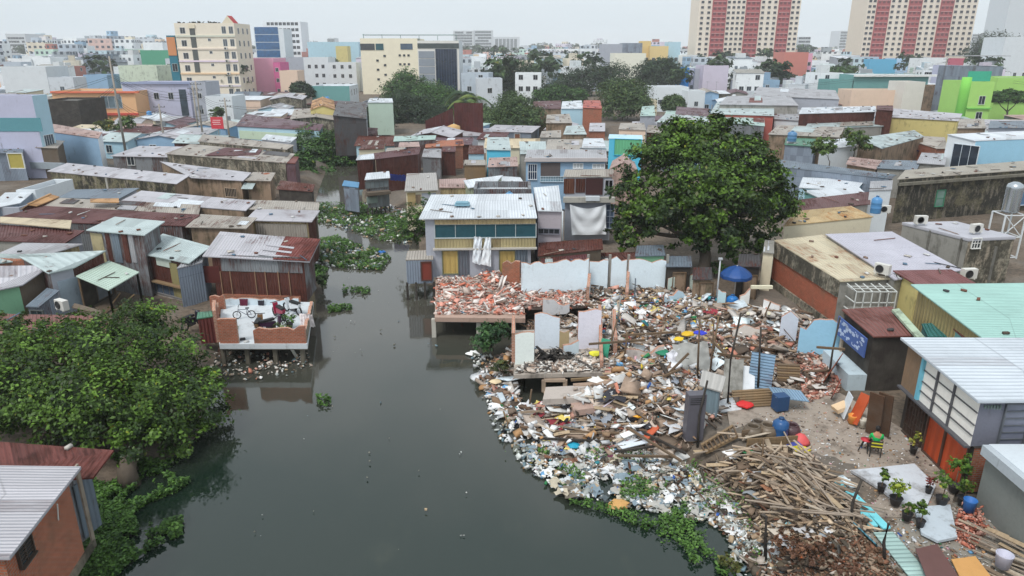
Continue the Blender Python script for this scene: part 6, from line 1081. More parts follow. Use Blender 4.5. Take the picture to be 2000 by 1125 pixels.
# motorbikes and a bicycle
def bike(p, rz, label, c, motor=True, s=1.):
    root = empty('motorbike' if motor else 'bicycle', p, label, 'motorbike' if motor else 'bicycle'); M = Matrix.Translation(V(p)) @ Matrix.Rotation(rz, 4, 'Z') @ Matrix.Scale(s, 4); r = .3; wb = .62 if motor else .5; w = .05 if motor else .018
    for x in (-wb, wb):
        m = MB(); m.tube_rings([[V((x + math.cos(a * math.pi / 9) * rr, y, r + math.sin(a * math.pi / 9) * rr)) for a in range(18)] for rr, y in ((r * .8, -w), (r, -w * .7), (r, w * .7), (r * .8, w), (r * .8, -w))], 0, True, False)
        wh = tf(m, M).build('wheel', paint((26, 26, 28), .7), root)
        m = MB(); [m.beam((x, 0, r), (x + math.cos(a) * r * .85, 0, r + math.sin(a) * r * .85), .015, .015) for a in (0, 1.26, 2.5, 3.77, 5.0)]; tf(m, M).build('spokes', paint((170, 170, 175)), wh)
    if motor:
        m = MB(); m.hexa([V(a) for a in ((-.75, -.1, .55), (.1, -.12, .3), (.1, .12, .3), (-.75, .1, .55))], [V(a) for a in ((-.8, -.09, .78), (.2, -.1, .62), (.2, .1, .62), (-.8, .09, .78))]); m.hexa([V(a) for a in ((.3, -.14, .25), (.42, -.14, .3), (.42, .14, .3), (.3, .14, .25))], [V(a) for a in ((.42, -.16, .9), (.52, -.14, .92), (.52, .14, .92), (.42, .16, .9))]); tf(m, M).build('fairing', paint(c, .3, .1), root)
        m = MB(); m.box((-.32, 0, .8), (.85, .24, .12)); tf(m, M).build('seat', paint((30, 30, 32)), root); m = MB(); m.box((-.1, 0, .32), (.5, .2, .25)); tf(m, M).build('engine', paint((90, 90, 94), .4, .3, .5), root)
    else:
        m = MB(); [m.tube([a, b], .02, 6) for a, b in (((-wb, 0, r), (-.15, 0, r * .95)), ((-.15, 0, r * .95), (-.25, 0, .75)), ((-.25, 0, .68), (.38, 0, .7)), ((-.15, 0, r * .95), (.38, 0, .66)), ((-wb, 0, r), (-.25, 0, .7)))]; tf(m, M).build('frame', paint(c), root); m = MB(); m.box((-.26, 0, .79), (.26, .12, .06)); tf(m, M).build('saddle', paint((30, 30, 30)), root)
    m = MB(); m.tube([(wb, 0, r), (wb - .18, 0, .95)], .035 if motor else .02, 6); tf(m, M).build('fork', paint((150, 150, 155)), root); m = MB(); m.tube([(wb - .22, -.3, 1.0), (wb - .16, 0, .97), (wb - .22, .3, 1.0)], .022, 6); tf(m, M).build('handlebar', paint((50, 50, 54)), root); return root
F_ = lambda x, y: P(x, y, 1.37)
bike(F_(546, 622), 2.3, 'crimson motorbike on the tiled terrace', (150, 24, 60)); bike(F_(534, 648), .7, 'dark purple motorbike in front of the crimson one', (60, 30, 60)); bike(F_(508, 648), 1.7, 'brown motorbike seen end on, on the tiled terrace', (120, 90, 60)); bike(F_(478, 622), 3.3, 'small bicycle parked on the tiled terrace', (60, 60, 90), False, .85); bike(F_(572, 612), 2.5, 'white motorbike at the back right of the terrace', (220, 226, 230))
bike(P(378, 640, 1.0), 1.2, 'black motorbike beside the small red tin booth', (34, 34, 44)); bike(P(1386, 612, 1.2), 1.0, 'dark motorbike parked left of the aqua pillar', (44, 40, 60))
Yt = P(475, 590, 1.35).y; bw = bwall([P(434, 596, 1.35), P(584, 596, 1.35)], 1.35, [[.42, .4]], '', plaster((206, 220, 228), .4), parts_of=D0.root, name='tiled_back_wall')
Yt = P(475, 596, 1.35).y - .12; cloth(Q(467, 584, Yt), Q(484, 584, Yt), Q(469, 600, Yt), Q(483, 601, Yt), .04, 10, 'dark crimson garment hung on the terrace back wall', (96, 20, 50), 'clothing', 'hanging_garment'); cloth(Q(503, 587, Yt), Q(516, 587, Yt), Q(504, 596, Yt), Q(515, 597, Yt), .04, 8, 'black garment hung on the terrace back wall', (34, 32, 44), 'clothing', 'hanging_garment')
potplant((566, 640), .6, .6, 'spreading green pot plant among the terrace motorbikes', ((40, 80, 34), (120, 160, 70)), 1.36, 300); cloth(P(584, 612, 2.2), P(610, 614, 2.1), P(588, 642, 1.5), P(616, 638, 1.2), .14, 16, 'dirty pinkish white tarpaulin bundle at the terrace corner', (214, 206, 206))
shed('small booth with red brown side under a crooked grey green lid, left of the terrace', [(384, 622), (424, 616), (420, 606), (386, 610)], (2.3, 2.4, 2.5, 2.4), .7, 'red', 'green', ov=.04, cat='booth', sides=[tin((120, 62, 60), .3), 'steelw', 'conc', 'greyw'])
board((570, 682), (582, 702), .9, -.1, .14, .08, paint((214, 214, 208)), 'white plank propped under the terrace corner', 'plank', 'plank')
# small structures behind the ruin, in the shade of the great tree
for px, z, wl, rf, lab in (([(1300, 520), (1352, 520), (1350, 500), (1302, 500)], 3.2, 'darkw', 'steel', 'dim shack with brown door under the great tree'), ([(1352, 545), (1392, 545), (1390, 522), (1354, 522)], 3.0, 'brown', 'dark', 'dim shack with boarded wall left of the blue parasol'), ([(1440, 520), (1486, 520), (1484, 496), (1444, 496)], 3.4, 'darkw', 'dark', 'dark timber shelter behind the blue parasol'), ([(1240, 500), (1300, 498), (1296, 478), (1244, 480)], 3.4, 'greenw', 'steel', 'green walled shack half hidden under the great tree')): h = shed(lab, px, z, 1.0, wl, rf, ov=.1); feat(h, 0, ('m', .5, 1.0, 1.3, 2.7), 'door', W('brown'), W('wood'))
cloth(P(1313, 500, 3.0), P(1330, 500, 3.0), P(1313, 524, 1.6), P(1330, 524, 1.6), .08, 12, 'blue bag hanging in the shade under the great tree', (56, 84, 120), 'cloth', 'hanging_cloth')
# ================================================================ trees and weeds
random.seed(33)
B = P(1372, 545, 1.0)
L = lobes_px([(1372, 300, 55, 2.6), (1300, 330, 54, 2.6), (1440, 330, 54, 2.6), (1250, 390, 53, 2.2), (1490, 380, 53, 2.4), (1370, 380, 51, 3.0), (1290, 440, 51, 2.0), (1240, 450, 52, 1.6), (1470, 440, 52, 2.0), (1510, 410, 53, 1.7), (1400, 440, 50, 2.2), (1340, 270, 56, 1.9), (1410, 265, 56, 1.9), (1460, 290, 55, 1.6), (1500, 330, 54, 1.4), (1310, 290, 55, 1.5), (1225, 425, 52, 1.2), (1330, 410, 49, 2.0), (1440, 385, 50, 2.2), (1530, 430, 53, .9), (1440, 485, 51, 1.3), (1395, 470, 50, 1.3), (1340, 470, 50, 1.1), (1480, 480, 51, 1.1), (1215, 478, 52, .8), (1200, 455, 52, .7), (1545, 400, 53, .6), (1395, 245, 56, 1.0), (1270, 310, 55, .9), (1530, 370, 54, .8)])
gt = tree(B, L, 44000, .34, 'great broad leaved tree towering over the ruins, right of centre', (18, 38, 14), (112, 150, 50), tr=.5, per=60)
TR = [((795, 185, 232, 7), 'cone shaped green tree in front of the cream office block', [(795, 165, 232, 5), (775, 185, 230, 5), (820, 190, 230, 6), (800, 200, 228, 6)], 0), ((850, 225, 200, 6), 'rounded tree left of the palms', [(850, 200, 205, 6), (835, 215, 200, 5), (870, 210, 204, 5)], 0), ((990, 190, 240, 0), 'large dark dome shaped tree behind the palms', [(990, 155, 245, 8), (960, 165, 244, 6), (1025, 170, 244, 7), (992, 180, 240, 8)], 2),
      ((1005, 262, 140, 0), 'round olive green tree standing before the tin shacks', [(1003, 225, 140, 4.2), (980, 240, 138, 3.4), (1030, 240, 138, 3.6), (1000, 210, 142, 3.2), (1005, 250, 137, 3.6)], 1), ((1120, 190, 260, 0), 'long dark tree clump left of the white house', [(1100, 175, 262, 6), (1130, 168, 262, 6), (1165, 160, 262, 7), (1200, 160, 262, 7), (1080, 180, 262, 4)], 2), ((1285, 165, 270, 0), 'feathery dark tree beside the deep blue house', [(1270, 150, 270, 6), (1295, 145, 270, 6), (1310, 155, 268, 4)], 2),
      ((1215, 225, 170, 0), 'mid green tree behind the cream balcony house', [(1200, 190, 175, 4.5), (1230, 195, 172, 5), (1240, 210, 170, 4), (1205, 212, 170, 4)], 1), ((810, 240, 165, 0), 'dark green tree on the slope left of the palms', [(790, 215, 170, 4.5), (825, 225, 168, 4.5), (850, 235, 165, 4), (770, 235, 165, 3)], 2), ((620, 330, 112, 0), 'bright green tree leaning over the canal head', [(612, 272, 114, 2.6), (640, 290, 112, 2.8), (600, 285, 114, 2.2), (655, 275, 114, 2.0), (640, 320, 110, 2.2), (650, 340, 108, 1.6), (620, 300, 111, 2.4), (652, 368, 101, 1.7), (640, 352, 104, 2.0), (668, 325, 109, 1.8), (632, 385, 96, 1.3)], 0),
      ((588, 350, 100, 0), 'vine covered shrub tree on the left bank', [(590, 318, 101, 1.6), (582, 340, 100, 1.6), (600, 350, 99, 1.6), (575, 355, 100, 1.0)], 0), ((1480, 165, 290, 0), 'flat dark grove behind the grey workshop', [(1450, 160, 290, 5), (1485, 155, 290, 5), (1515, 160, 290, 4.5), (1540, 165, 288, 4)], 2), ((1620, 165, 270, 0), 'green grove before the teal shed', [(1590, 162, 270, 4), (1615, 155, 272, 4.5), (1645, 150, 272, 3.5), (1640, 165, 268, 3)], 0),
      ((1940, 125, 420, 0), 'hill like dark tree crown near the right edge', [(1910, 115, 420, 9), (1940, 105, 422, 12), (1970, 112, 420, 11), (1950, 118, 418, 10)], 2), ((945, 255, 150, 0), 'tree between the palms and the round olive tree', [(930, 235, 155, 3.5), (955, 240, 152, 3.5), (940, 252, 150, 3)], 1), ((1290, 210, 165, 0), 'small pale tree on the balcony house terrace', [(1315, 205, 165, 2.2), (1322, 212, 164, 1.8)], 1), ((1080, 205, 215, 0), 'low dark hedge trees behind the plum roof', [(1060, 195, 215, 3.5), (1090, 192, 216, 4), (1125, 196, 214, 3.5)], 0),
      ((730, 250, 150, 0), 'dark shrub tree by the pale green house', [(728, 232, 150, 2.5), (745, 240, 148, 2.5), (735, 250, 147, 2)], 2), ((575, 185, 205, 0), 'small round tree left of the sea green box house', [(588, 178, 205, 2.6), (600, 182, 205, 2)], 2), ((1970, 215, 160, 0), 'rooftop garden shrubs under the lime green wall', [(1945, 192, 160, 1.5), (1970, 190, 160, 1.7), (1992, 192, 160, 1.5)], 0)]
TC = [((34, 62, 26), (84, 126, 52)), ((44, 66, 36), (100, 124, 70)), ((24, 42, 28), (60, 84, 50))]
for (bx_, by_, Y, _), lab, lo, k in TR:
    b = Q(bx_, by_, Y); b.z = .9; far = Y / 140; tree(b, lobes_px(lo), int(16000 / max(1, far ** .35)), .42 * max(1, far), lab, *TC[k], tr=.25 * max(1, far * .8), per=18, trans=.15)
for x, y, Y, hh, R_, lab in ((900, 215, 185, 9, 5.5, 'left fan crowned palm before the cream office block'), (925, 225, 165, 8, 5.5, 'right spreading palm above the maroon fence'), (905, 235, 158, 6, 4.5, 'lower palm in front of the taller two')): b = Q(x, y, Y); b.z = 1; palm(b, Q(x, y - 25, Y).z, R_, lab)
bush(P(815, 500, .6), 1.5, 2600, .2, 'leafy shrub growing at the left corner of the grey blue house', hh=2.0); bush(P(838, 470, 1.0), .9, 1200, .18, 'slim young tree against the grey blue house', hh=3.2)
bush(P(962, 690, .3), 1.15, 2400, .17, 'green shrub on the bank below the rubble slab', (26, 60, 36), (90, 130, 70)); bush(P(985, 740, .2), .7, 900, .14, 'mixed weeds on the bank left of the ruined room', (50, 60, 36), (120, 130, 80)); bush(P(1395, 540, 1.0), .8, 900, .2, 'hanging green shrub under the great tree'); bush(P(630, 560, .2), .7, 700, .15, 'weeds at the corner of the rust walled shack', (30, 50, 26), (80, 100, 50)); bush(P(450, 672, .3), .8, 900, .14, 'weeds beside the terrace corner wall'); bush(P(545, 680, .5), 1.0, 700, .13, 'creepers hanging off the terrace front', (60, 80, 34), (120, 140, 60))
bush(P(1575, 1100, .7), 1.1, 1500, .12, 'reddish brown leaf litter bush at the bottom edge', (84, 56, 42), (150, 108, 82), hh=.4); bush(P(1655, 1112, .8), .9, 1000, .12, 'dry red weeds right of the reddish brown bush', (84, 56, 44), (146, 108, 86), hh=.4); bush(P(1420, 1110, .1), .6, 500, .12, 'small half drowned bush with red rag at the bottom', (60, 70, 34), (120, 120, 60), hh=.5)
for x, y, lab in ((210, 262, 'yellow leaved tree beside the orange house'), (245, 262, 'feathery green tree by the utility pole'), (420, 236, 'tree above the red street sign'), (1620, 320, 'shrub heap among the low right roofs'), (1668, 300, 'shrub beside the air conditioner on the low right roofs')): b = P(x, y, 4.2 if x > 1000 else 3.0); bush(b, 2.0, 1200, .4, lab, (60, 80, 40), (150, 150, 80) if x == 210 else (110, 140, 60), 'tree' if x < 1000 else 'bush', 'small_tree' if x < 1000 else 'bush')
# water hyacinth: nobody could count it
def weeds(name, polys, n, size, dark=(34, 66, 26), light=(108, 150, 66), zt=.25, thr=-.22):
    P_ = []; 
    for pol, k in polys: P_.append(sample(wpoly(pol, 0.05), int(n * k)))
    q = np.concatenate(P_); f = np.array([mnoise.noise(V((x * .7, y * .7, 3.3))) + .5 * mnoise.noise(V((x * 2.3, y * 2.3, 1))) for x, y in q]); keep = f > thr; q = q[keep]; m = len(q); zg = np.clip(gh(q[:, 0], q[:, 1]), 0, .35)
    c = np.column_stack([q, zg + .04 + RNG.random(m) * zt]); nn = np.column_stack([RNG.normal(0, .5, m), RNG.normal(0, .5, m), np.ones(m)]); nn /= np.linalg.norm(nn, axis=1)[:, None]; v = leaf_arrays(c, nn, size * RNG.uniform(.6, 1.3, m)); k = RNG.random((m, 1)) ** 1.4 * .8 + .2 * (f[keep][:, None] > .1); k = np.clip(k, 0, 1)
    col = np.array(lin(dark)) * (1 - k) + np.array(lin(light)) * k; tag(np_mesh(name, v.reshape(-1, 3), np.arange(m * 4).reshape(-1, 4), np.repeat(col, 4, 0), vcol(.5, .35, .2, 3., .2)), 'mat of water hyacinth floating on the canal', 'water weeds', 'water hyacinth', 'stuff')
weeds('water_hyacinth', [([(120, 1160), (150, 1010), (190, 930), (240, 900), (340, 905), (384, 932), (345, 962), (285, 985), (262, 1005), (270, 1030), (358, 1014), (356, 1046), (300, 1072), (250, 1104), (200, 1160)], 1.0)], 19000, .15)
weeds('water_hyacinth', [([(622, 398), (700, 396), (800, 418), (808, 470), (740, 470), (700, 455), (660, 438), (622, 436)], 1.0), ([(612, 470), (660, 462), (700, 480), (740, 488), (765, 505), (745, 528), (690, 526), (640, 520), (612, 500)], .7), ([(668, 562), (745, 565), (748, 575), (670, 576)], .06), ([(640, 600), (685, 598), (690, 607), (642, 610)], .04), ([(618, 775), (648, 762), (662, 778), (652, 796), (622, 792)], .035), ([(615, 520), (640, 524), (636, 560), (618, 545)], .06)], 11000, .22)
weeds('water_hyacinth', [([(985, 880), (1060, 880), (1110, 905), (1230, 925), (1290, 960), (1390, 1000), (1380, 1050), (1290, 1050), (1180, 1000), (1110, 985), (1070, 960), (1040, 915), (990, 900)], 1.0), ([(1290, 1060), (1360, 1050), (1400, 1085), (1360, 1105), (1310, 1090)], .1), ([(1390, 1060), (1460, 1090), (1450, 1125), (1400, 1125)], .08)], 7500, .14, thr=-.02)
weeds('water_hyacinth', [([(1040, 885), (1200, 880), (1330, 900), (1440, 960), (1500, 1040), (1480, 1110), (1400, 1040), (1250, 985), (1110, 960)], 1.0)], 2600, .15, thr=.12, zt=.4)
WHT = [(224, 224, 220), (196, 200, 196), (158, 162, 158), (116, 120, 110), (176, 154, 126), (110, 130, 138)]
def litter(pol, n, size, cols=None, w=None, thr=-.3, lift=.05): 
    q = sample(wpoly(pol, 0.05), n); f = np.array([mnoise.noise(V((x * .9, y * .9, 7))) for x, y in q]); q = q[f > thr]; m = len(q); s = size * np.exp(RNG.normal(0, .4, m)); o = shards('floating_litter', np.column_stack([q, lift + RNG.random(m) * .1]), np.stack([s, s * RNG.uniform(.5, 1, m), s * .4], 1), pal(m, cols or WHT, w, .2), vm, .5); tag(o, 'floating plastic litter on the canal', 'litter', 'floating litter', 'stuff')
litter([(622, 400), (800, 418), (808, 475), (740, 472), (690, 455), (622, 436)], 520, .2); litter([(612, 475), (700, 478), (768, 505), (745, 528), (640, 522)], 420, .2); litter([(700, 395), (800, 402), (806, 430), (760, 425)], 300, .25, TRASH + RUB, TRW + RUBW)
litter([(1000, 868), (1200, 862), (1340, 884), (1480, 905), (1560, 950), (1600, 1010), (1560, 1060), (1500, 1100), (1420, 1040), (1330, 1010), (1200, 990), (1080, 960), (1010, 900)], 3200, .11, WHT + TRASH, [6, 6, 5, 5, 4, 2] + [x * .5 for x in TRW], -.35); litter([(1330, 900), (1500, 915), (1530, 1000), (1440, 1010), (1380, 960)], 1300, .12, WHT, [5, 6, 6, 6, 5, 2], -.5, .12)
litter([(1400, 990), (1530, 990), (1570, 1060), (1540, 1140), (1440, 1125)], 800, .12, WHT, [4, 3, 4, 4, 4, 2], -.2); litter([(400, 690), (600, 690), (610, 715), (560, 735), (470, 745), (400, 740)], 300, .10, WHT + RUB, [2, 3, 4, 4, 4, 2] + RUBW); litter([(630, 520), (800, 520), (940, 900), (700, 1120), (470, 1000), (640, 700)], 120, .06, WHT, None, .22); litter([(920, 690), (990, 700), (1010, 870), (975, 860), (945, 790)], 330, .12, WHT + TRASH, [5, 5, 5, 5, 5, 2] + [x * .4 for x in TRW], -.4)
litter([(880, 520), (1000, 1100), (450, 1120), (640, 520)], 150, .05, [(120, 120, 110), (180, 180, 176)], None, .2)
# muddy debris shore under the litter on the right
scatter('debris_shore', [(1040, 850), (1240, 865), (1340, 885), (1480, 890), (1560, 930), (1680, 1040), (1680, 1125), (1520, 1125), (1460, 1050), (1400, 975), (1330, 930), (1200, 890)], 6500, .11, [(110, 98, 84), (86, 78, 68), (140, 126, 110), (70, 62, 56), (170, 160, 150), (120, 84, 66)], zj=.06, flat=.4, long=.25)
scatter('debris_shore', [(1500, 1040), (1700, 1060), (1760, 1125), (1520, 1180)], 3500, .09, [(130, 92, 72), (110, 84, 66), (150, 130, 112), (90, 80, 66)], zj=.08, flat=.4)
# ================================================================ landmark buildings beyond the shacks
random.seed(44)
def seg(h, side, u0, z0, u1, z1, mat, name='panel', d=.15): return feat(h, side, ('m', u0, z0, u1, z1), 'panel', mat, name=name, depth=d)
k1 = block('cream seven storey office block with small square windows and dark glass right side', 703, 815, 78, 272, 22, wall=plaster((238, 230, 206), .05), ztop=20.6, cat='office block', name='office_block', par=1.2, roof='conc'); W1 = (k1.R[1] - k1.R[0]).length
for u, z in ((5.5, 6), (5.5, 9.4), (5.5, 12.6), (8.2, 7.6), (8.2, 11), (8.2, 14.2)): feat(k1, 0, ('m', u, z, u + .9, z + .7), 'window', glass((40, 50, 60)), paint((200, 196, 180)), 1, 1)
for u in (13.8, 15.4, 17.0):
    for z in (8, 11.3, 14.4): feat(k1, 0, ('m', u, z, u + .8, z + .7), 'window', glass((40, 50, 60)), paint((200, 196, 180)), 1, 1)
seg(k1, 0, 0, 16.6, 5.2, 18.8, glass((70, 74, 78)), 'top_windows'); seg(k1, 0, 5.6, 16.6, 8.4, 18.8, glass((30, 90, 100)), 'top_windows'); seg(k1, 0, 14.6, 16.8, 19, 18.8, glass((80, 100, 120)), 'top_windows')
k2 = block('grey panelled and dark glass wing joined to the cream office block', 815, 896, 80, 270, 20, wall=plaster((226, 220, 208), .1), ztop=19.8, cat='office block', name='office_wing', par=1.0, roof='conc', sides=[plaster((226, 224, 218), .1), 'white', 'white', 'white']); W2 = (k2.R[1] - k2.R[0]).length
for i in range(5): seg(k2, 0, .3, 3 + i * 2.7, 6.0, 5.4 + i * 2.7, plaster((142, 150, 160), .1), 'spandrel')
seg(k2, 0, 6.4, 1, 14, 17.0, glass((24, 40, 66), .1), 'glass_curtain', .2); [seg(k2, 0, 6.4 + i * .95, 1, 6.5 + i * .95, 17.0, paint((60, 80, 110)), 'mullion', .3) for i in range(9)]; seg(k2, 0, 0, 17.2, 15, 18.9, glass((70, 80, 80)), 'top_windows')
rt = MB(); a, b = k1.R[0] + V((1, 2, 1.6)), k2.R[1] + V((-1, 2, 1.6)); rt.box((a + b) / 2 + V((0, 2, 0)), ((b - a).length, 6, .15)); [rt.beam(a.lerp(b, t) - V((0, 0, 1.7)), a.lerp(b, t), .15, .15) for t in (0, .2, .4, .6, .8, 1)]; rt.solo('roof_canopy', paint((90, 130, 120)), 'long rooftop canopy on thin posts over the cream office block', 'canopy')
def tower(label, x0, x1, Y, dep, hh, floors, reds, yaw):
    a = Q(x0, 112, Y); b = Q(x1, 112, Y); w = (b.x - a.x) / math.cos(yaw); c, s = math.cos(yaw), math.sin(yaw); A = V((a.x, Y, hh)); B_ = A + V((c, s, 0)) * w; C = B_ + V((-s, c, 0)) * dep; D = A + V((-s, c, 0)) * dep
    h = block_w(label, [A, B_, C, D], 0, plaster((228, 216, 200), .08), None, 'apartment tower', 1, 'apartment_tower'); red = plaster((166, 84, 86), .15, (120, 60, 60)); pk = plaster((226, 180, 176), .1)
    for u0, u1 in reds:
        seg(h, 0, w * u0, 0, w * u1, hh, red, 'red_bay', .5)
        for z in range(floors): seg(h, 0, w * u0 + .6, z * 3.0 + 1.9, w * u1 - .6, z * 3.0 + 2.1, pk, 'balcony_edge', .75) if z % 1 == 0 and 8 + z * 3 > 15 else None
    gaps = []; e = 0
    for u0, u1 in reds: gaps.append((e, u0)); e = u1
    gaps.append((e, 1)); o, e_, n = frame_of(h, 0); mats = [glass((46, 50, 60)), paint((206, 198, 190))]; me = None; cnt = 0; rest = MB()
    for f in range(floors - 1, -1, -1):
        for g0, g1_ in gaps:
            k = max(1, round((g1_ - g0) * w / 3.3))
            for i in range(k):
                u = w * g0 + (g1_ - g0) * w * (i + .5) / k; c_ = o + e_ * u + V((0, 0, 1.8 + f * 3.0))
                def mk(m, c_): m.box(c_ + n * .02, (1.7, .12, 1.45), 0, 0, (e_, n, V((0, 0, 1)))); m.box(c_ + n * .05 - V((0, 0, .75)), (1.9, .3, .12), 0, 1, (e_, n, V((0, 0, 1))))
                cnt += 1
                if cnt > 98: mk(rest, c_); continue
                if me is None: m = MB(); mk(m, V((0, 0, 0))); me = m.mesh('window'); [me.materials.append(x) for x in mats]
                ob = bpy.data.objects.new('window', me); COL.objects.link(ob); ob.parent = h.root; ob.location = c_ - OFF[h.root.name]
    tag(rest.build('windows', mats, h.root), kind='stuff')
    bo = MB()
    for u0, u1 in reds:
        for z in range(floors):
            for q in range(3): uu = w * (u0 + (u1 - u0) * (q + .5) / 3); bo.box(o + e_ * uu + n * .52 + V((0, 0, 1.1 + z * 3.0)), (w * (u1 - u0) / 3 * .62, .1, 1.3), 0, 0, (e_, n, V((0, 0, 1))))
    tag(bo.build('balcony_openings', plaster((112, 58, 62), .3), h.root), kind='stuff')  # solid boxes in darker red: recess shade put into their colour
    sd = MB(); a, e2, n2 = frame_of(h, 1)
    for f in range(floors):
        for i in range(5): sd.box(a + e2 * (dep * (i + .5) / 5) + V((0, 0, 1.8 + f * 3)) + n2 * .02, (1.3, .12, 1.3), 0, 0, (e2, n2, V((0, 0, 1))))
    tag(sd.build('side_windows', mats[0], h.root), kind='stuff'); return h
tower('pink and cream apartment tower with three red bays, left one of the tall pair', 1358, 1552, 460, 22, 58, 19, [(.13, .27), (.46, .6), (.78, .9)], 0.0); tower('pink and cream apartment tower with three red bays, right one of the tall pair', 1680, 1890, 450, 22, 62, 20, [(.08, .2), (.37, .49), (.66, .78)], 0.0)
k5 = block('cream eight storey narrow house with dark stair window strip and red rooftop gable', 340, 457, 50, 232, 14, wall=plaster((232, 222, 204), .2), ztop=24.5, cat='apartment house', name='apartment_house', par=.8, roof='conc'); W5 = (k5.R[1] - k5.R[0]).length
for i, c in enumerate(((232, 214, 190), (214, 206, 214), (236, 206, 170), (226, 210, 224), (236, 222, 206), (210, 212, 196))): seg(k5, 0, 0, 2.0 + i * 3.7, W5, 2.5 + i * 3.7, plaster(c, .2), 'string_course', .25)
seg(k5, 0, 4.6, 10, 6.2, 23.8, paint((84, 88, 86)), 'stair_window', .12); seg(k5, 0, 4.4, 23.0, 6.4, 24.2, plaster((226, 214, 190), .2), 'arch', .3); wgrid(k5, 0, 1, 6, .04, .22, 2.0, w=1.5, hh=1.7, floor=3.7, mat=glass((60, 64, 70))); wgrid(k5, 0, 2, 6, .76, 1.0, 2.0, w=1.2, hh=2.0, floor=3.7, mat=glass((90, 98, 104))); wgrid(k5, 0, 1, 5, .5, .62, 3.5, w=.8, hh=.7, floor=3.7); wgrid(k5, 1, 3, 6, z0=2.0, w=1.2, hh=1.6, floor=3.7)
for z in (5.5, 9.2, 13, 16.7): ac_unit((k5.R[1].x - 3.2, k5.R[1].y - .5, z), 0, 'air conditioner on the front of the cream narrow house', 'air conditioners on the cream narrow house', 1.2)
gm = MB(); t0 = k5.R[1] + V((-3.6, 0, 0)); gm.poly([t0, k5.R[1], k5.R[1] + V((-1.8, 0, 2.2))]); gm.poly([k5.R[1], k5.R[1] + V((0, 4, 0)), k5.R[1] + V((-1.8, 4, 2.2)), k5.R[1] + V((-1.8, 0, 2.2))], 1); gm.poly([k5.R[1] + V((-1.8, 0, 2.2)), k5.R[1] + V((-1.8, 4, 2.2)), t0 + V((0, 4, 0)), t0], 1); gm.build('gable', [plaster((226, 214, 190), .2), plaster((180, 60, 64), .1)], k5.root)
k5b = block('slim teal and orange house leaning on the cream narrow house', 325, 341, 75, 236, 10, wall=plaster((44, 120, 140), .1), ztop=21, cat='house'); seg(k5b, 0, 0, 15, 2.6, 20.5, plaster((206, 140, 96), .2), 'orange_panel'); feat(k5b, 0, ('m', .6, 10.2, 2.2, 12.5), 'window')
for i in range(9): p = k5.R[0].lerp(k5.R[1], .05 + i * .085) + V((0, 1.5, -.8)); bush(p, .9, 160, .5, 'dark roof garden shrub on top of the cream narrow house', (50, 56, 50), (96, 90, 90), 'bush', 'roof_shrub', 'roof garden shrubs on the cream narrow house')
def blk(x0, x1, yt, Y, dep, wl, lab, wins=(3, 2), cat='house', roof=None, **k):
    h = block(lab, x0, x1, yt, Y, dep, wall=wl, cat=cat, roof=roof, **k)
    if wins: wgrid(h, 0, wins[0], wins[1], z0=k.get('base', 1) + 1, w=max(.9, Y / 260), hh=max(1.1, Y / 220), floor=3.4, prob=.85)
    return h
blk(458, 533, 114, 250, 14, 'pinkw', 'plain bright pink house without windows on its front', None); pk = blk(533, 546, 122, 248, 10, plaster((214, 110, 160), .1), 'narrow deep pink house with small windows right of the bright pink one', (1, 3))
blk(273, 344, 98, 330, 14, plaster((84, 158, 128), .1), 'sea green house with white window group', (3, 2)); h = blk(237, 368, 162, 172, 12, 'lavw', 'long lavender house with three small windows and flat roof', None); [feat(h, 0, ('m', u, 5.8, u + 1.1, 7.2), 'window') for u in (4.0, 7.2, 10.6)]; seg(h, 0, 0, 9.2, 16, 9.7, plaster((150, 160, 190), .2), 'cornice', .4); seg(h, 0, 13.2, 2.0, 14.8, 8, glass((70, 84, 96)), 'balcony_opening')
h = blk(100, 262, 178, 166, 11, 'orangew', 'wide peach orange house with red roof edge', None); seg(h, 0, 0, h.R[0].z - .4, 20, h.R[0].z, plaster((226, 120, 90), .1), 'red_cornice', .5); feat(h, 0, ('m', 11.0, 4.2, 15.6, 6.8), 'window', glass((120, 140, 150)), paint((236, 236, 236)), 3, 1); seg(h, 0, 0, 2.6, 19, 3.1, plaster((214, 90, 76), .1), 'red_band', .3)
h = blk(76, 152, 196, 152, 10, W('darkw'), 'dark netted rooftop structure below the orange house', None, cat='net house'); blk(62, 84, 135, 240, 8, 'white', 'plain off white wall house left of the dark net', (2, 2))
blk(0, 88, 130, 235, 12, 'white', 'long pale house behind the teal parapet, left edge', (4, 1)); blk(230, 305, 128, 250, 12, plaster((206, 216, 196), .5), 'pale stained green house in front of the sea green one', (2, 1)); blk(160, 208, 106, 330, 10, W('steelw'), 'blue tarpaulin fronted house on the left skyline', None); blk(162, 208, 146, 245, 8, 'bluew', 'small powder blue house with white railing', (2, 1))
h = blk(372, 400, 160, 165, 8, 'greyw', 'slim grey house wedged right of the lavender house', (1, 2)); blk(400, 452, 188, 158, 8, 'white', 'white house with broken upper floor behind the red sign', (1, 1)); blk(545, 580, 138, 240, 8, 'peach', 'peach gabled house right of the deep pink one', (2, 1))
blk(592, 640, 112, 290, 12, 'white', 'white modern house with grey window boxes', (3, 3)); blk(640, 695, 122, 285, 10, 'white', 'white house with twin balconies behind the box house', (3, 3)); blk(555, 592, 112, 300, 10, 'greyw', 'light grey gabled house with blank side wall', None); blk(600, 700, 82, 420, 14, 'cyan', 'long pale turquoise building left of the cream office block', (6, 2), 'apartment house'); blk(655, 678, 90, 400, 8, 'yellow', 'small building with yellow patch on the pale turquoise block', (1, 1))
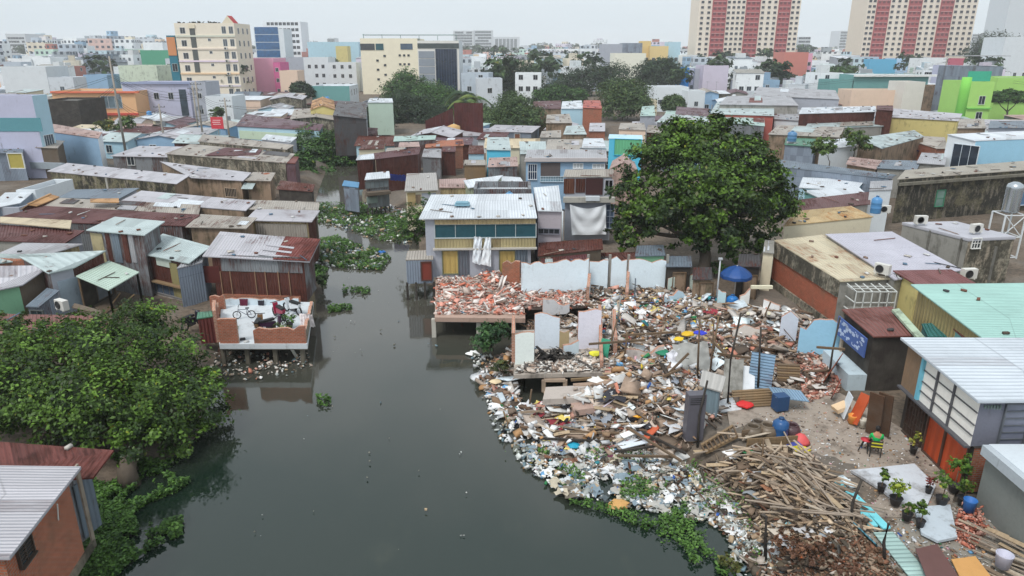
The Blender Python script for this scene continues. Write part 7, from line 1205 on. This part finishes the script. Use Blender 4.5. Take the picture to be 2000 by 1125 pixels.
h = block('building with blue glass front and white frame on the left skyline', 495, 553, 56, 430, 16, wall='white', cat='office block', name='office_block', par=.5); Wb = (h.R[1] - h.R[0]).length; [seg(h, 0, .5, 4 + i * 4.2, Wb * .82, 7.8 + i * 4.2, glass((34, 96, 150), .12), 'glass_strip') for i in range(6)]
h = block('white hotel tower with square window grid on the left skyline', 512, 586, 42, 540, 20, wall=plaster((232, 236, 240), .05), cat='hotel', name='hotel', par=.5); wgrid(h, 0, 8, 9, .1, .95, 8, w=2.2, hh=2, floor=4, maxn=99)
blk(1200, 1262, 104, 330, 14, plaster((232, 230, 214), .05), 'white block with cream lower wall above the tree clump', (4, 1)); blk(1176, 1216, 86, 420, 14, 'greyw', 'grey block with blank walls on the middle skyline', (1, 3)); blk(1216, 1255, 84, 440, 12, W('steelw'), 'building with dark slanted canopy on the middle skyline', (3, 2)); blk(1253, 1272, 80, 455, 10, plaster((226, 196, 130), .1), 'narrow pale orange house on the middle skyline', (2, 3)); blk(1270, 1306, 90, 450, 12, plaster((228, 202, 140), .1), 'yellow house with dark arches on the middle skyline', (3, 3)); blk(1306, 1330, 82, 460, 12, 'cyan', 'pale aqua house with aerial on the middle skyline', (2, 3))
blk(1375, 1424, 128, 265, 12, plaster((206, 198, 214), .05), 'tall pale lilac house with two small windows at its top', None); blk(1358, 1376, 134, 270, 9, 'greyw', 'grey side wing left of the tall lilac house', None); blk(1329, 1347, 132, 268, 8, plaster((20, 120, 196), .05), 'vivid blue narrow house beside the feathery tree', None); blk(1347, 1360, 134, 272, 8, 'lavw', 'pale house with one dark window between blue and grey walls', (1, 2))
blk(1278, 1346, 170, 195, 10, 'white', 'white balcony house with grey flat roof behind the bushy trees', (4, 1), roof='grey'); blk(1345, 1378, 178, 188, 8, 'white', 'white house with lilac shutters right of the balcony house', (1, 1)); blk(1262, 1284, 196, 180, 8, 'creamw', 'small cream house left of the balcony house', None); blk(1533, 1580, 102, 330, 14, plaster((196, 124, 112), .12), 'windowless brick red house on the right skyline', None); blk(1578, 1588, 104, 335, 12, 'pinkw', 'thin pink sided house right of the brick red one', (1, 4))
blk(1700, 1752, 116, 380, 14, plaster((96, 176, 212), .1), 'bright cyan house below the right tower', (3, 1)); blk(1752, 1776, 114, 385, 12, plaster((178, 206, 232), .1), 'pale blue house right of the bright cyan one', (2, 2)); blk(1848, 1885, 114, 400, 10, plaster((186, 90, 110), .1), 'rose red low house at the foot of the right tower', (3, 1)); blk(1664, 1770, 176, 188, 8, 'peach', 'long cream blank wall house with tiny window', None); blk(1768, 1808, 160, 184, 8, plaster((222, 218, 210), .15), 'tall cream blank wall with grey pipe', None); blk(1622, 1668, 156, 205, 8, W('tealw'), 'worn teal sheet house left of the cream wall', None)
h = block('rooftop with long white canopy over teal rooms', 1668, 1815, 146, 205, 10, wall='tealw', cat='house', roof='white', par=.1); seg(h, 0, 0, h.R[0].z - .5, 23, h.R[0].z + .1, paint((230, 232, 230)), 'canopy_edge', .8); blk(1808, 1866, 168, 190, 8, 'brown', 'small dull house right of the tall cream wall', (1, 1)); blk(1855, 1886, 128, 230, 9, 'lavw', 'lavender grey blank tower house near the lime green house', None)
h = block('lime green corner house with tall curved pier', 1898, 1944, 160, 150, 10, wall='limew', cat='house', par=.3); hg = block('lime green wide wall house at the right edge', 1950, 2060, 152, 165, 10, wall='limew', cat='house', par=.3); feat(hg, 0, ('m', 1.2, 6.4, 2.4, 8), 'grille'); seg(hg, 0, 0, 5.6, 13, 5.9, plaster((120, 190, 90), .2), 'string_course', .3); m = MB(); p = h.F[0]; m.lathe(p + V((-.6, .8, 0)), [(1.0, 0), (1.0, 8), (.9, 10.5)]); m.build('curved_pier', plaster((132, 206, 90), .1), h.root); feat(h, 0, ('m', 2.2, 3.0, 3.4, 4.6), 'window'); feat(h, 0, ('m', 2.2, 6.2, 3.4, 7.8), 'window'); seg(h, 0, 0, 5.2, 5, 5.5, plaster((120, 190, 90), .2), 'string_course', .3); m = MB(); q = h.R[0] + V((0, 0, 0)); m.box(q + V((3.2, 3, 1.0)), (4.8, .1, 2.0)); m.build('green_net', paint((60, 170, 140), .8), h.root)
h = block('house with dark rooftop shelter on thin posts near the right edge', 1880, 1960, 132, 178, 10, wall=W('steelw'), cat='house', par=.2, ztop=13); m = MB(); a = h.R[0] + V((0, 0, 2.4)); b = h.R[1] + V((0, 0, 2.4)); m.box((a + b) / 2 + V((0, 3, 0)), ((b - a).length + 1, 8, .15)); m.build('shelter_roof', T('grey'), h.root)
blk(1965, 2030, 72, 300, 14, 'white', 'white stepped roof house at the right edge skyline', (3, 2)); block('grey slanted high rise frame cut by the right edge', 1982, 2060, -40, 700, 30, wall=plaster((200, 206, 210), .1), cat='high rise', name='high_rise')
for x0, x1, yt, Y, lab in ((885, 925, 60, 1500, 'hazy grey high rise group right of the cream office block, left part'), (925, 962, 59, 1560, 'hazy grey high rise group right of the cream office block, right part'), (1640, 1680, 60, 1500, 'hazy grey high rise between the two pink towers'), (1560, 1584, 72, 900, 'small pale high rise right of the left pink tower'), (1900, 1925, 66, 1300, 'hazy grey high rise right of the right pink tower'), (962, 1015, 72, 1800, 'very faint row of high rises on the horizon'), (10, 48, 66, 900, 'hazy dark block on the far left skyline'), (640, 652, 74, 1500, 'very faint slim high rise left of the office block')):
    h = block(lab, x0, x1, yt, Y, 40, wall=plaster((196, 200, 204), .1), cat='high rise', name='high_rise', base=0); wgrid(h, 0, 6, 8, z0=8, w=Y / 260, hh=Y / 400, floor=max(4, (h.R[0].z - 8) / 8), prob=.9)
# ================================================================ poles, cables, street sign
for x, yb, Y, hh, lab in ((246, 0, 108, 15, 'tall grey utility pole in front of the orange house'), (401, 0, 120, 11, 'utility pole with meter boxes left of the red sign'), (394, 0, 126, 10, 'utility pole tangled with cables behind the meter boxes'), (325, 0, 112, 8, 'short utility pole among the left roofs'), (452, 0, 118, 8.5, 'white utility pole right of the red sign'), (1815, 0, 190, 14, 'utility pole before the tall cream wall')):
    p = Q(x, 300, Y); p.z = 1; pole(p, hh, lab, r=.2)
pa, pb_, pc = Q(246, 300, 108), Q(401, 300, 120), Q(452, 300, 118)
wires((pa.x, 108, 13.5), (pb_.x, 120, 10.5), 3, 1.2, 'cable bundle from the tall pole to the meter box pole'); wires((pb_.x, 120, 10.3), (pc.x, 118, 8.6), 4, .5, 'cable bundle from the meter box pole to the white pole'); wires((pa.x, 108, 13.3), (pa.x - 30, 90, 8), 2, 1.5, 'cable pair from the tall pole to the left edge')
for (a, Ya, za), (b, Yb, zb), n_, lab in (((246, 108, 13), (401, 120, 9.5), 2, 'lower cable pair sagging between the tall pole and the meter box pole'), ((325, 112, 8.2), (246, 108, 10), 3, 'cables from the short pole up to the tall pole'), ((325, 112, 8), (452, 118, 8), 3, 'cables from the short pole to the white pole'), ((452, 118, 8.4), (600, 150, 8), 2, 'cables running from the white pole toward the canal head'), ((1815, 190, 14), (1500, 170, 9), 2, 'cable pair over the right roofs'), ((1815, 190, 13.5), (2050, 150, 10), 2, 'cable pair from the right pole to the lime green house'), ((246, 108, 12), (60, 95, 8), 3, 'cables from the tall pole to the lavender house')):
    A_, B_ = Q(a, 300, Ya), Q(b, 300, Yb); wires((A_.x, Ya, za), (B_.x, Yb, zb), n_, 1.2, lab, .022)
p = Q(424, 240, 112); root = empty('street_sign', V((p.x, p.y, 1)), 'red street sign board with pale lettering among the left houses', 'sign'); m = MB(); m.box(p, (1.9, .1, 1.8)); m.build('sign_board', paint((206, 60, 72)), root); m = MB(); [m.box(p + V((-.1 * (i % 2), -.07, .4 - i * .3)), (1.2, .03, .1)) for i in range(3)]; m.build('sign_lettering', paint((240, 200, 200)), root); m = MB(); m.tube([(p.x, p.y + .1, 1), (p.x, p.y + .1, p.z)], .06, 6); m.build('post', paint((120, 120, 120)), root)
# ================================================================ the countless rest: infill shacks, then streets of houses to the horizon
def free(x, y, r):
    return all((x - a) ** 2 + (y - b) ** 2 > (r * .6 + c * .95) ** 2 for a, b, c in OCC)
ROOFC = ['grey', 'lav', 'tan', 'white', 'aqua', 'mint', 'rust', 'steel', 'pink', 'wine', 'tan', 'lav', 'white', 'cream', 'plum']; WALLC = ['brown', 'conc', 'white', 'mixw', 'creamw', 'greyw', 'cyan', 'rustw', 'moss2', 'bluew', 'peach', 'steelw']
RN = {'grey': 'grey', 'lav': 'lilac grey', 'tan': 'tan', 'white': 'white', 'aqua': 'aqua', 'mint': 'mint green', 'rust': 'rust brown', 'steel': 'steel blue', 'pink': 'dusty pink', 'wine': 'wine red', 'cream': 'cream', 'plum': 'plum'}; WN = {'brown': 'brown stained', 'conc': 'bare cement', 'white': 'white', 'mixw': 'patched tin', 'creamw': 'cream', 'greyw': 'grey', 'cyan': 'pale cyan', 'rustw': 'rusted tin', 'moss2': 'mossy', 'bluew': 'powder blue', 'peach': 'peach', 'steelw': 'blue tin'}
LAND = [(0, 'far left edge'), (110, 'the orange house'), (240, 'the lavender house'), (340, 'the cream narrow house'), (458, 'the bright pink house'), (600, 'the sea green box house'), (705, 'the cream office block'), (900, 'the palms'), (1060, 'the scrap strewn roofs'), (1190, 'the turquoise house'), (1270, 'the balcony house'), (1375, 'the tall lilac house'), (1500, 'the brick red house'), (1620, 'the cream blank wall'), (1760, 'the right pink tower'), (1880, 'the lime green house')]
USED = {}
def place(px): 
    r = [n for a, n in LAND if px >= a]; return r[-1] if r else LAND[0][1]
pend = []
def green(px, py, y): return y > 128 and bool(inpoly(np.array([px]), np.array([py]), [(735, 190), (1065, 185), (1062, 262), (945, 258), (735, 262)])[0]) or y > 150 and bool(inpoly(np.array([px]), np.array([py]), [(1060, 140), (1335, 140), (1335, 185), (1262, 222), (1180, 222), (1060, 205)])[0])
def uniq(root, base, px, y):
    pend.append((base, px, y, root))
cnt = 0; y = 100.0
while y < 205:
    x = -y * .80
    while x < y * .80:
        w_, d_ = random.uniform(4.5, 9), random.uniform(4.5, 7); jx, jy = x + random.uniform(-1, 1), y + random.uniform(-1.5, 1.5); r = max(w_, d_) / 2
        dn = float(pdist(np.array([jx]), np.array([jy]), CANAL)[0]); ins = bool(inpoly(np.array([jx]), np.array([jy]), CANAL)[0])
        pxa, pya = project(jx, jy, 4.)
        if not ins and dn > r * .7 and not green(pxa, pya, y) and not keeps(jx, jy, 4.5, w_) and free(jx, jy, r):
            rot = random.gauss(-.12, .12); z = random.uniform(3.0, 4.0) if y < 170 else random.uniform(3.4, 5.8); c, s = math.cos(rot), math.sin(rot); px, py = project(jx, jy, z)
            R = [V((jx + c * a * w_ / 2 - s * b * d_ / 2, jy + s * a * w_ / 2 + c * b * d_ / 2, z + (.5 if b > 0 else 0))) for a, b in ((-1, -1), (1, -1), (1, 1), (-1, 1))]
            rc, wc = random.choice(ROOFC), random.choice(WALLC); h = shed_w('', R, .9, wc, rc, .25, 'shack', gable=random.choice((0, 0, .7)), gax=random.choice((0, 1)), patches=random.choice((0, 0, 1, 2)))
            if random.random() < .7: feat(h, 0, ('m', w_ * .25, 1.9, w_ * .25 + 1.0, 3.0), 'window')
            if random.random() < .25: h.root['_lab'] = 'door'; feat(h, 0, ('m', w_ * .6, 1, w_ * .6 + .9, 2.9), 'door', paint(random.choice([(120, 80, 60), (60, 100, 140), (150, 150, 150)])))
            if '_lab' in h.root: del h.root['_lab']
            uniq(h.root, f"{RN[rc]} roofed shack with {WN[wc]} walls", px, jy); cnt += 1
            if random.random() < .16: q = V((jx, jy, z + .55)); k = random.randrange(4); uniq(antenna(q, '') if k == 0 else water_tank(q, '', [(80, 140, 190), (190, 194, 196), (60, 110, 150)][k - 1], .5, 1.1), ('thin aerial', 'blue water drum', 'grey water drum', 'navy water drum')[k] + f' on a {RN[rc]} shack', px, jy)
        x += w_ + random.uniform(.1, 1.2)
    y += 5.6
print('infill', cnt)
CC = [((232, 236, 238), 'white', 12), ((206, 212, 218), 'pale grey', 6), ((186, 196, 206), 'blue grey', 3), ((226, 216, 196), 'cream', 3), ((196, 216, 224), 'pale blue', 3), ((222, 190, 180), 'salmon', .8), ((190, 214, 200), 'pale green', 1.5), ((160, 168, 174), 'grey', 3), ((226, 206, 176), 'peach', .7), ((150, 180, 204), 'sky blue', .6), ((176, 120, 110), 'brick red', .8), ((214, 206, 220), 'lilac', 1.5)]
RC = ['conc', 'white', 'steel', 'rust', 'grey', 'tan', 'aqua', 'conc']; RCN = {'conc': 'cement terrace', 'white': 'white roof', 'steel': 'blue grey roof', 'rust': 'brown roof', 'grey': 'grey roof', 'tan': 'tan roof', 'aqua': 'aqua roof'}
y = 208.0; n_ind = 0; SP = []; SC = []; SF = []
TREEZ = [(Q(a, 150, Y).x, Y, r) for a, Y, r in ((795, 230, 14), (850, 204, 12), (990, 243, 22), (1140, 262, 26), (1190, 262, 14), (1285, 270, 12), (1225, 172, 12), (1480, 290, 20), (1615, 270, 14), (1940, 420, 26))]
far_v = []; far_uv = []; far_c = []
def far_house(x, y, w, d, h_, rot, col):
    c, s = math.cos(rot), math.sin(rot); b = [(x + c * a * w / 2 - s * e * d / 2, y + s * a * w / 2 + c * e * d / 2) for a, e in ((-1, -1), (1, -1), (1, 1), (-1, 1))]
    for i in range(4):
        j = (i + 1) % 4; far_v.append([(*b[i], 0), (*b[j], 0), (*b[j], h_), (*b[i], h_)]); L_ = math.hypot(b[i][0] - b[j][0], b[i][1] - b[j][1]); far_uv.append([(0, 0), (L_, 0), (L_, h_), (0, h_)]); far_c.append(col)
    g = random.choice([(150, 150, 148), (176, 180, 186), (120, 112, 108), (200, 206, 210), (140, 96, 84)]); far_v.append([(*b[0], h_), (*b[1], h_), (*b[2], h_), (*b[3], h_)]); far_uv.append([(0, 0)] * 4); far_c.append(lin(g))
while y < 2600:
    sp = 6.7 * (1 + (y - 208) / 420); x = -y * .80
    while x < y * .80:
        w_, d_ = random.uniform(.65, 1.25) * sp, random.uniform(.8, 1.3) * sp; jx, jy = x + w_ / 2, y + random.uniform(-.2, .2) * sp
        z = random.choice((5, 7, 8.5, 9, 10, 11.5, 13)) if y < 420 else random.choice((6, 8, 9, 10, 11, 12, 13.5, 15, 17)) if y < 1400 else random.uniform(8, 19)
        if y < 320: z *= .8
        if project(jx, y, 5)[0] < 340 and y > 340: z *= random.uniform(1.0, 1.6)
        if random.random() < .03 and y > 800: z *= 1.8
        if random.random() < .02 and y > 500: z *= 1.5
        rot = random.gauss(0, .25); col, cn, _ = random.choices(CC, [c[2] for c in CC])[0]; px, py = project(jx, jy, z)
        if 700 < px < 905 and y < 262: x += w_ + 1; continue
        if free(jx, jy, max(w_, d_) / 2) and all((jx - a) ** 2 + (jy - b) ** 2 > (r + w_ * .3) ** 2 for a, b, r in TREEZ) and -30 < px < 2030 and not (y < 262 and green(px, py + 25, y)) and not keeps(jx, jy, z + 1, w_):
            if n_ind < 270 and y < 520:
                c, s = math.cos(rot), math.sin(rot); R = [V((jx + c * a * w_ / 2 - s * b * d_ / 2, jy + s * a * w_ / 2 + c * b * d_ / 2, z)) for a, b in ((-1, -1), (1, -1), (1, 1), (-1, 1))]; rk = random.choice(RC)
                if random.random() < .35: R[2].z += .9; R[3].z += .9; h = shed_w('', R, .9, plaster(col, .35), rk, .2, 'house'); rn = 'sloping ' + RCN[rk].replace('cement terrace', 'cement roof')
                else: h = block_w('', R, .9, plaster(col, .35), rk if rk != 'conc' else None, 'house', random.choice((.3, .6, .9))); rn = RCN[rk]
                fl = max(1, int(z / 3.3)); k = wgrid(h, 0, random.choice((1, 2, 2, 3)), fl, z0=1.2, w=1.2, hh=1.3, floor=3.2, prob=.75, mat=glass(random.choice([(50, 60, 70), (80, 96, 110), (40, 44, 50)])))
                if abs(jx) > 30: wgrid(h, 1 if jx < 0 else 3, 2, fl, z0=1.2, w=1.0, hh=1.2, floor=3.2, prob=.5)
                if random.random() < .45:
                    q = MB(); cx, cy = jx + random.uniform(-1, 1), jy + random.uniform(-.5, 1.5); q.box((cx, cy, z + .9), (w_ * .4, d_ * .35, 2.6), rot); q.build('stair_head', plaster(tuple(int(v * .92) for v in col), .4), h.root)
                uniq(h.root, f'{cn} {("one", "two", "three", "four", "five")[min(fl, 5) - 1]} storey house, {rn}', px, jy); n_ind += 1
                if random.random() < .2: q = V((jx + .5, jy - 1, z - .3)); uniq(water_tank(q, '', (196, 200, 204), .6, 1.5, lying=True), f'steel tank on a {cn} house', px, jy)
            else: far_house(jx, jy, w_, d_, z, rot, lin(col))
            if y > 420 and random.random() < .5: far_house(jx + random.uniform(-.2, .2) * w_, jy + random.uniform(-.1, .2) * d_, w_ * .4, d_ * .4, z + random.uniform(1.5, 3.5), rot, lin(random.choice(CC)[0]))
        x += w_ + sp * random.uniform(.05, .25)
    y += sp * 1.35
print('individual houses', n_ind, 'far', len(far_v) // 5)
fv = np.array(far_v).reshape(-1, 3); fo = np_mesh('distant_city', fv, np.arange(len(fv)).reshape(-1, 4), np.repeat(np.array(far_c), 4, 0), facade()); ul = fo.data.uv_layers.new(name='UVMap'); ul.data.foreach_set('uv', np.array(far_uv).ravel().astype(np.float32)); tag(fo, 'distant sea of pale low houses fading into the haze', 'distant city', kind='stuff')
# trees poking up among far houses, nobody could count them
vs = []; cs = []
for k in range(240):
    y_ = random.uniform(230, 1500); x_ = random.uniform(-.75, .75) * y_; r = random.uniform(2, 5) * (1 + y_ / 900); v, c = leafcloud([(x_, y_, r * 1.2 + 3, r, r, r * .8)], 220, r * .4, (30, 50, 30), (80, 104, 60), 12); vs.append(v); cs.append(c)
v = np.concatenate(vs); tag(np_mesh('distant_trees', v.reshape(-1, 3), np.arange(len(v) * 4).reshape(-1, 4), np.concatenate(cs), vcol(.6, .3, .2, 3., .1)), 'small tree crowns scattered between distant houses', 'distant trees', kind='stuff')
# labels for the houses built in loops: look, landmark below which they stand, then order
import collections
g = collections.defaultdict(list)
for base, px, y_, r in pend: g[(base, place(px))].append((px, y_, r))
ORD = ['first', 'second', 'third', 'fourth', 'fifth', 'sixth', 'seventh']
for (base, pl), it in g.items():
    it.sort(key=lambda t: t[0])
    for i, (px, y_, r) in enumerate(it):
        dist = 'behind' if y_ < 260 else 'beyond'
        r['label'] = f"{base} {'near' if y_ < 150 else dist} {pl}" + (f", {(ORD[i] if i < 7 else str(i + 1) + 'th')} from left" if len(it) > 1 else '')
# shacks continuing behind the right hand houses, mostly past the edge of the frame
random.seed(99); k = 0
for yy in range(16, 96, 9):
    for xx in range(26, 84, 9):
        x, y = xx + random.uniform(-1, 1), yy + random.uniform(-1, 1); w_, d_ = random.uniform(6.5, 8.5), random.uniform(6.5, 8); z = random.uniform(3.2, 4.2); px, py = project(x - w_ / 2, y + d_ / 2, z)
        if px < 2015 or px > 3600 or any((x - a) ** 2 + (y - b) ** 2 < (2.5 + c) ** 2 for a, b, c in OCC): continue
        rc, wc = random.choice(ROOFC), random.choice(WALLC); R = [V((x + a * w_ / 2, y + b * d_ / 2, z + (.5 if b > 0 else 0))) for a, b in ((-1, -1), (1, -1), (1, 1), (-1, 1))]; k += 1
        h = shed_w(f'{RN[rc]} roofed {WN[wc]} shack past the right edge of the view', R, .9, wc, rc, .2, 'shack', gable=random.choice((0, .7)), group='shacks past the right edge'); feat(h, 3, ('m', 2, 1.9, 3, 3.0), 'window')
print('edge shacks', k)
# ================================================================ bricks, sticks and scraps lying on the near roofs (nobody could count them)
random.seed(71); cp = []; cs_ = []; cc = []
for R, gable, gax in ROOFS:
    c = sum(R, V()) / 4; dist = c.length
    if dist > 150: continue
    area = (R[1] - R[0]).length * (R[3] - R[0]).length
    for k in range(int(min(26, area * (.22 if dist > 38 else .07)))):
        u, v = random.random() * .94 + .03, random.random() ** 1.5 * .92 + .03; p = R[0].lerp(R[1], u).lerp(R[3].lerp(R[2], u), v); p.z += .06 + (gable * (1 - abs(2 * (v if gax == 0 else u) - 1)) if gable else 0)
        t = random.random(); s = (.26, .14, .1) if t < .45 else (random.uniform(.8, 2.0), .05, .04) if t < .7 else (random.uniform(.2, .45), random.uniform(.2, .4), .03)
        cp.append(tuple(p)); cs_.append(s); cc.append(lin(random.choice([(140, 120, 108), (110, 100, 90), (84, 74, 66), (190, 184, 176), (120, 84, 72), (70, 70, 72), (206, 206, 204), (96, 120, 140)])))
tag(shards('roof_scraps', np.array(cp), np.array(cs_), np.array(cc), vm, .06, .1), 'bricks, sticks and scraps weighing down the tin roofs', 'scraps', kind='stuff')
# ================================================================ world, sun, haze, camera
SUN_EL, SUN_AZ = 58, 215
w = bpy.data.worlds.new('World'); sc.world = w; w.use_nodes = True; nt = w.node_tree; bg = nt.nodes['Background']
sk = nt.nodes.new('ShaderNodeTexSky'); sk.sky_type = 'NISHITA'; sk.sun_disc = False; sk.sun_elevation = math.radians(SUN_EL); sk.sun_rotation = math.radians(SUN_AZ); sk.air_density = 1.2; sk.dust_density = 4.0; sk.ozone_density = 1.5
hs = nt.nodes.new('ShaderNodeHueSaturation'); hs.inputs['Saturation'].default_value = .3; nt.links.new(sk.outputs[0], hs.inputs['Color'])
mx = nt.nodes.new('ShaderNodeMix'); mx.data_type = 'RGBA'; mx.inputs[0].default_value = .75; nt.links.new(hs.outputs[0], mx.inputs[6])
# overcast cloud sheet: soft mottling over the sky colour
tc = nt.nodes.new('ShaderNodeTexCoord'); mp = nt.nodes.new('ShaderNodeMapping'); mp.inputs['Scale'].default_value = (1, 1, 3); nz = nt.nodes.new('ShaderNodeTexNoise'); nz.inputs['Scale'].default_value = 1.8; nz.inputs['Detail'].default_value = 5
nt.links.new(tc.outputs['Generated'], mp.inputs[0]); nt.links.new(mp.outputs[0], nz.inputs[0]); cr = nt.nodes.new('ShaderNodeValToRGB'); cr.color_ramp.elements[0].position = .35; cr.color_ramp.elements[1].position = .7
cr.color_ramp.elements[0].color = (6.4, 7.25, 7.85, 1); cr.color_ramp.elements[1].color = (7.3, 7.95, 8.4, 1); nt.links.new(nz.outputs[0], cr.inputs[0]); gd = nt.nodes.new('ShaderNodeSeparateXYZ'); nt.links.new(tc.outputs['Generated'], gd.inputs[0]); gm_ = nt.nodes.new('ShaderNodeMapRange'); gm_.inputs[1].default_value = -.02; gm_.inputs[2].default_value = .5; gm_.inputs[3].default_value = .95; gm_.inputs[4].default_value = .96; nt.links.new(gd.outputs[2], gm_.inputs[0])
vm_ = nt.nodes.new('ShaderNodeVectorMath'); vm_.operation = 'SCALE'; nt.links.new(cr.outputs[0], vm_.inputs[0]); nt.links.new(gm_.outputs[0], vm_.inputs['Scale']); nt.links.new(vm_.outputs[0], mx.inputs[7])
nt.links.new(mx.outputs[2], bg.inputs[0]); bg.inputs[1].default_value = .13
sd = bpy.data.lights.new('Sun', 'SUN'); sd.energy = 1.9; sd.angle = math.radians(14); sd.color = (1, .97, .93); so = bpy.data.objects.new('Sun', sd); COL.objects.link(so)
az = math.radians(SUN_AZ); el = math.radians(SUN_EL); dv = V((math.sin(az) * math.cos(el), math.cos(az) * math.cos(el), math.sin(el))); so.rotation_euler = dv.to_track_quat('Z', 'Y').to_euler(); so.location = (0, 0, 60)
hz = MB(); hz.box((0, 1650, 36), (9900, 4300, 76)); ho = hz.build('haze', bpy.data.materials.new('haze_air')); hm = ho.data.materials[0]; hm.use_nodes = True; t = hm.node_tree; t.nodes.remove(t.nodes['Principled BSDF'])
pv = t.nodes.new('ShaderNodeVolumePrincipled'); pv.inputs['Color'].default_value = (.95, .98, 1, 1); pv.inputs['Density'].default_value = .0003; pv.inputs['Anisotropy'].default_value = 0; t.links.new(pv.outputs[0], t.nodes['Material Output'].inputs['Volume']); ho['kind'] = 'stuff'
cd = bpy.data.cameras.new('Camera'); co = bpy.data.objects.new('Camera', cd); COL.objects.link(co); cd.sensor_width = 36; cd.lens = FPX / 2000 * 36; cd.clip_end = 20000; cd.clip_start = .1
co.location = (0, 0, H); co.rotation_euler = (math.radians(90) - TH, 0, 0); sc.camera = co
sc.view_settings.view_transform = 'Standard'; sc.view_settings.look = 'None'; sc.view_settings.exposure = .14; sc.view_settings.gamma = 1
sc.cycles.volume_bounces = 2; sc.cycles.max_bounces = 6
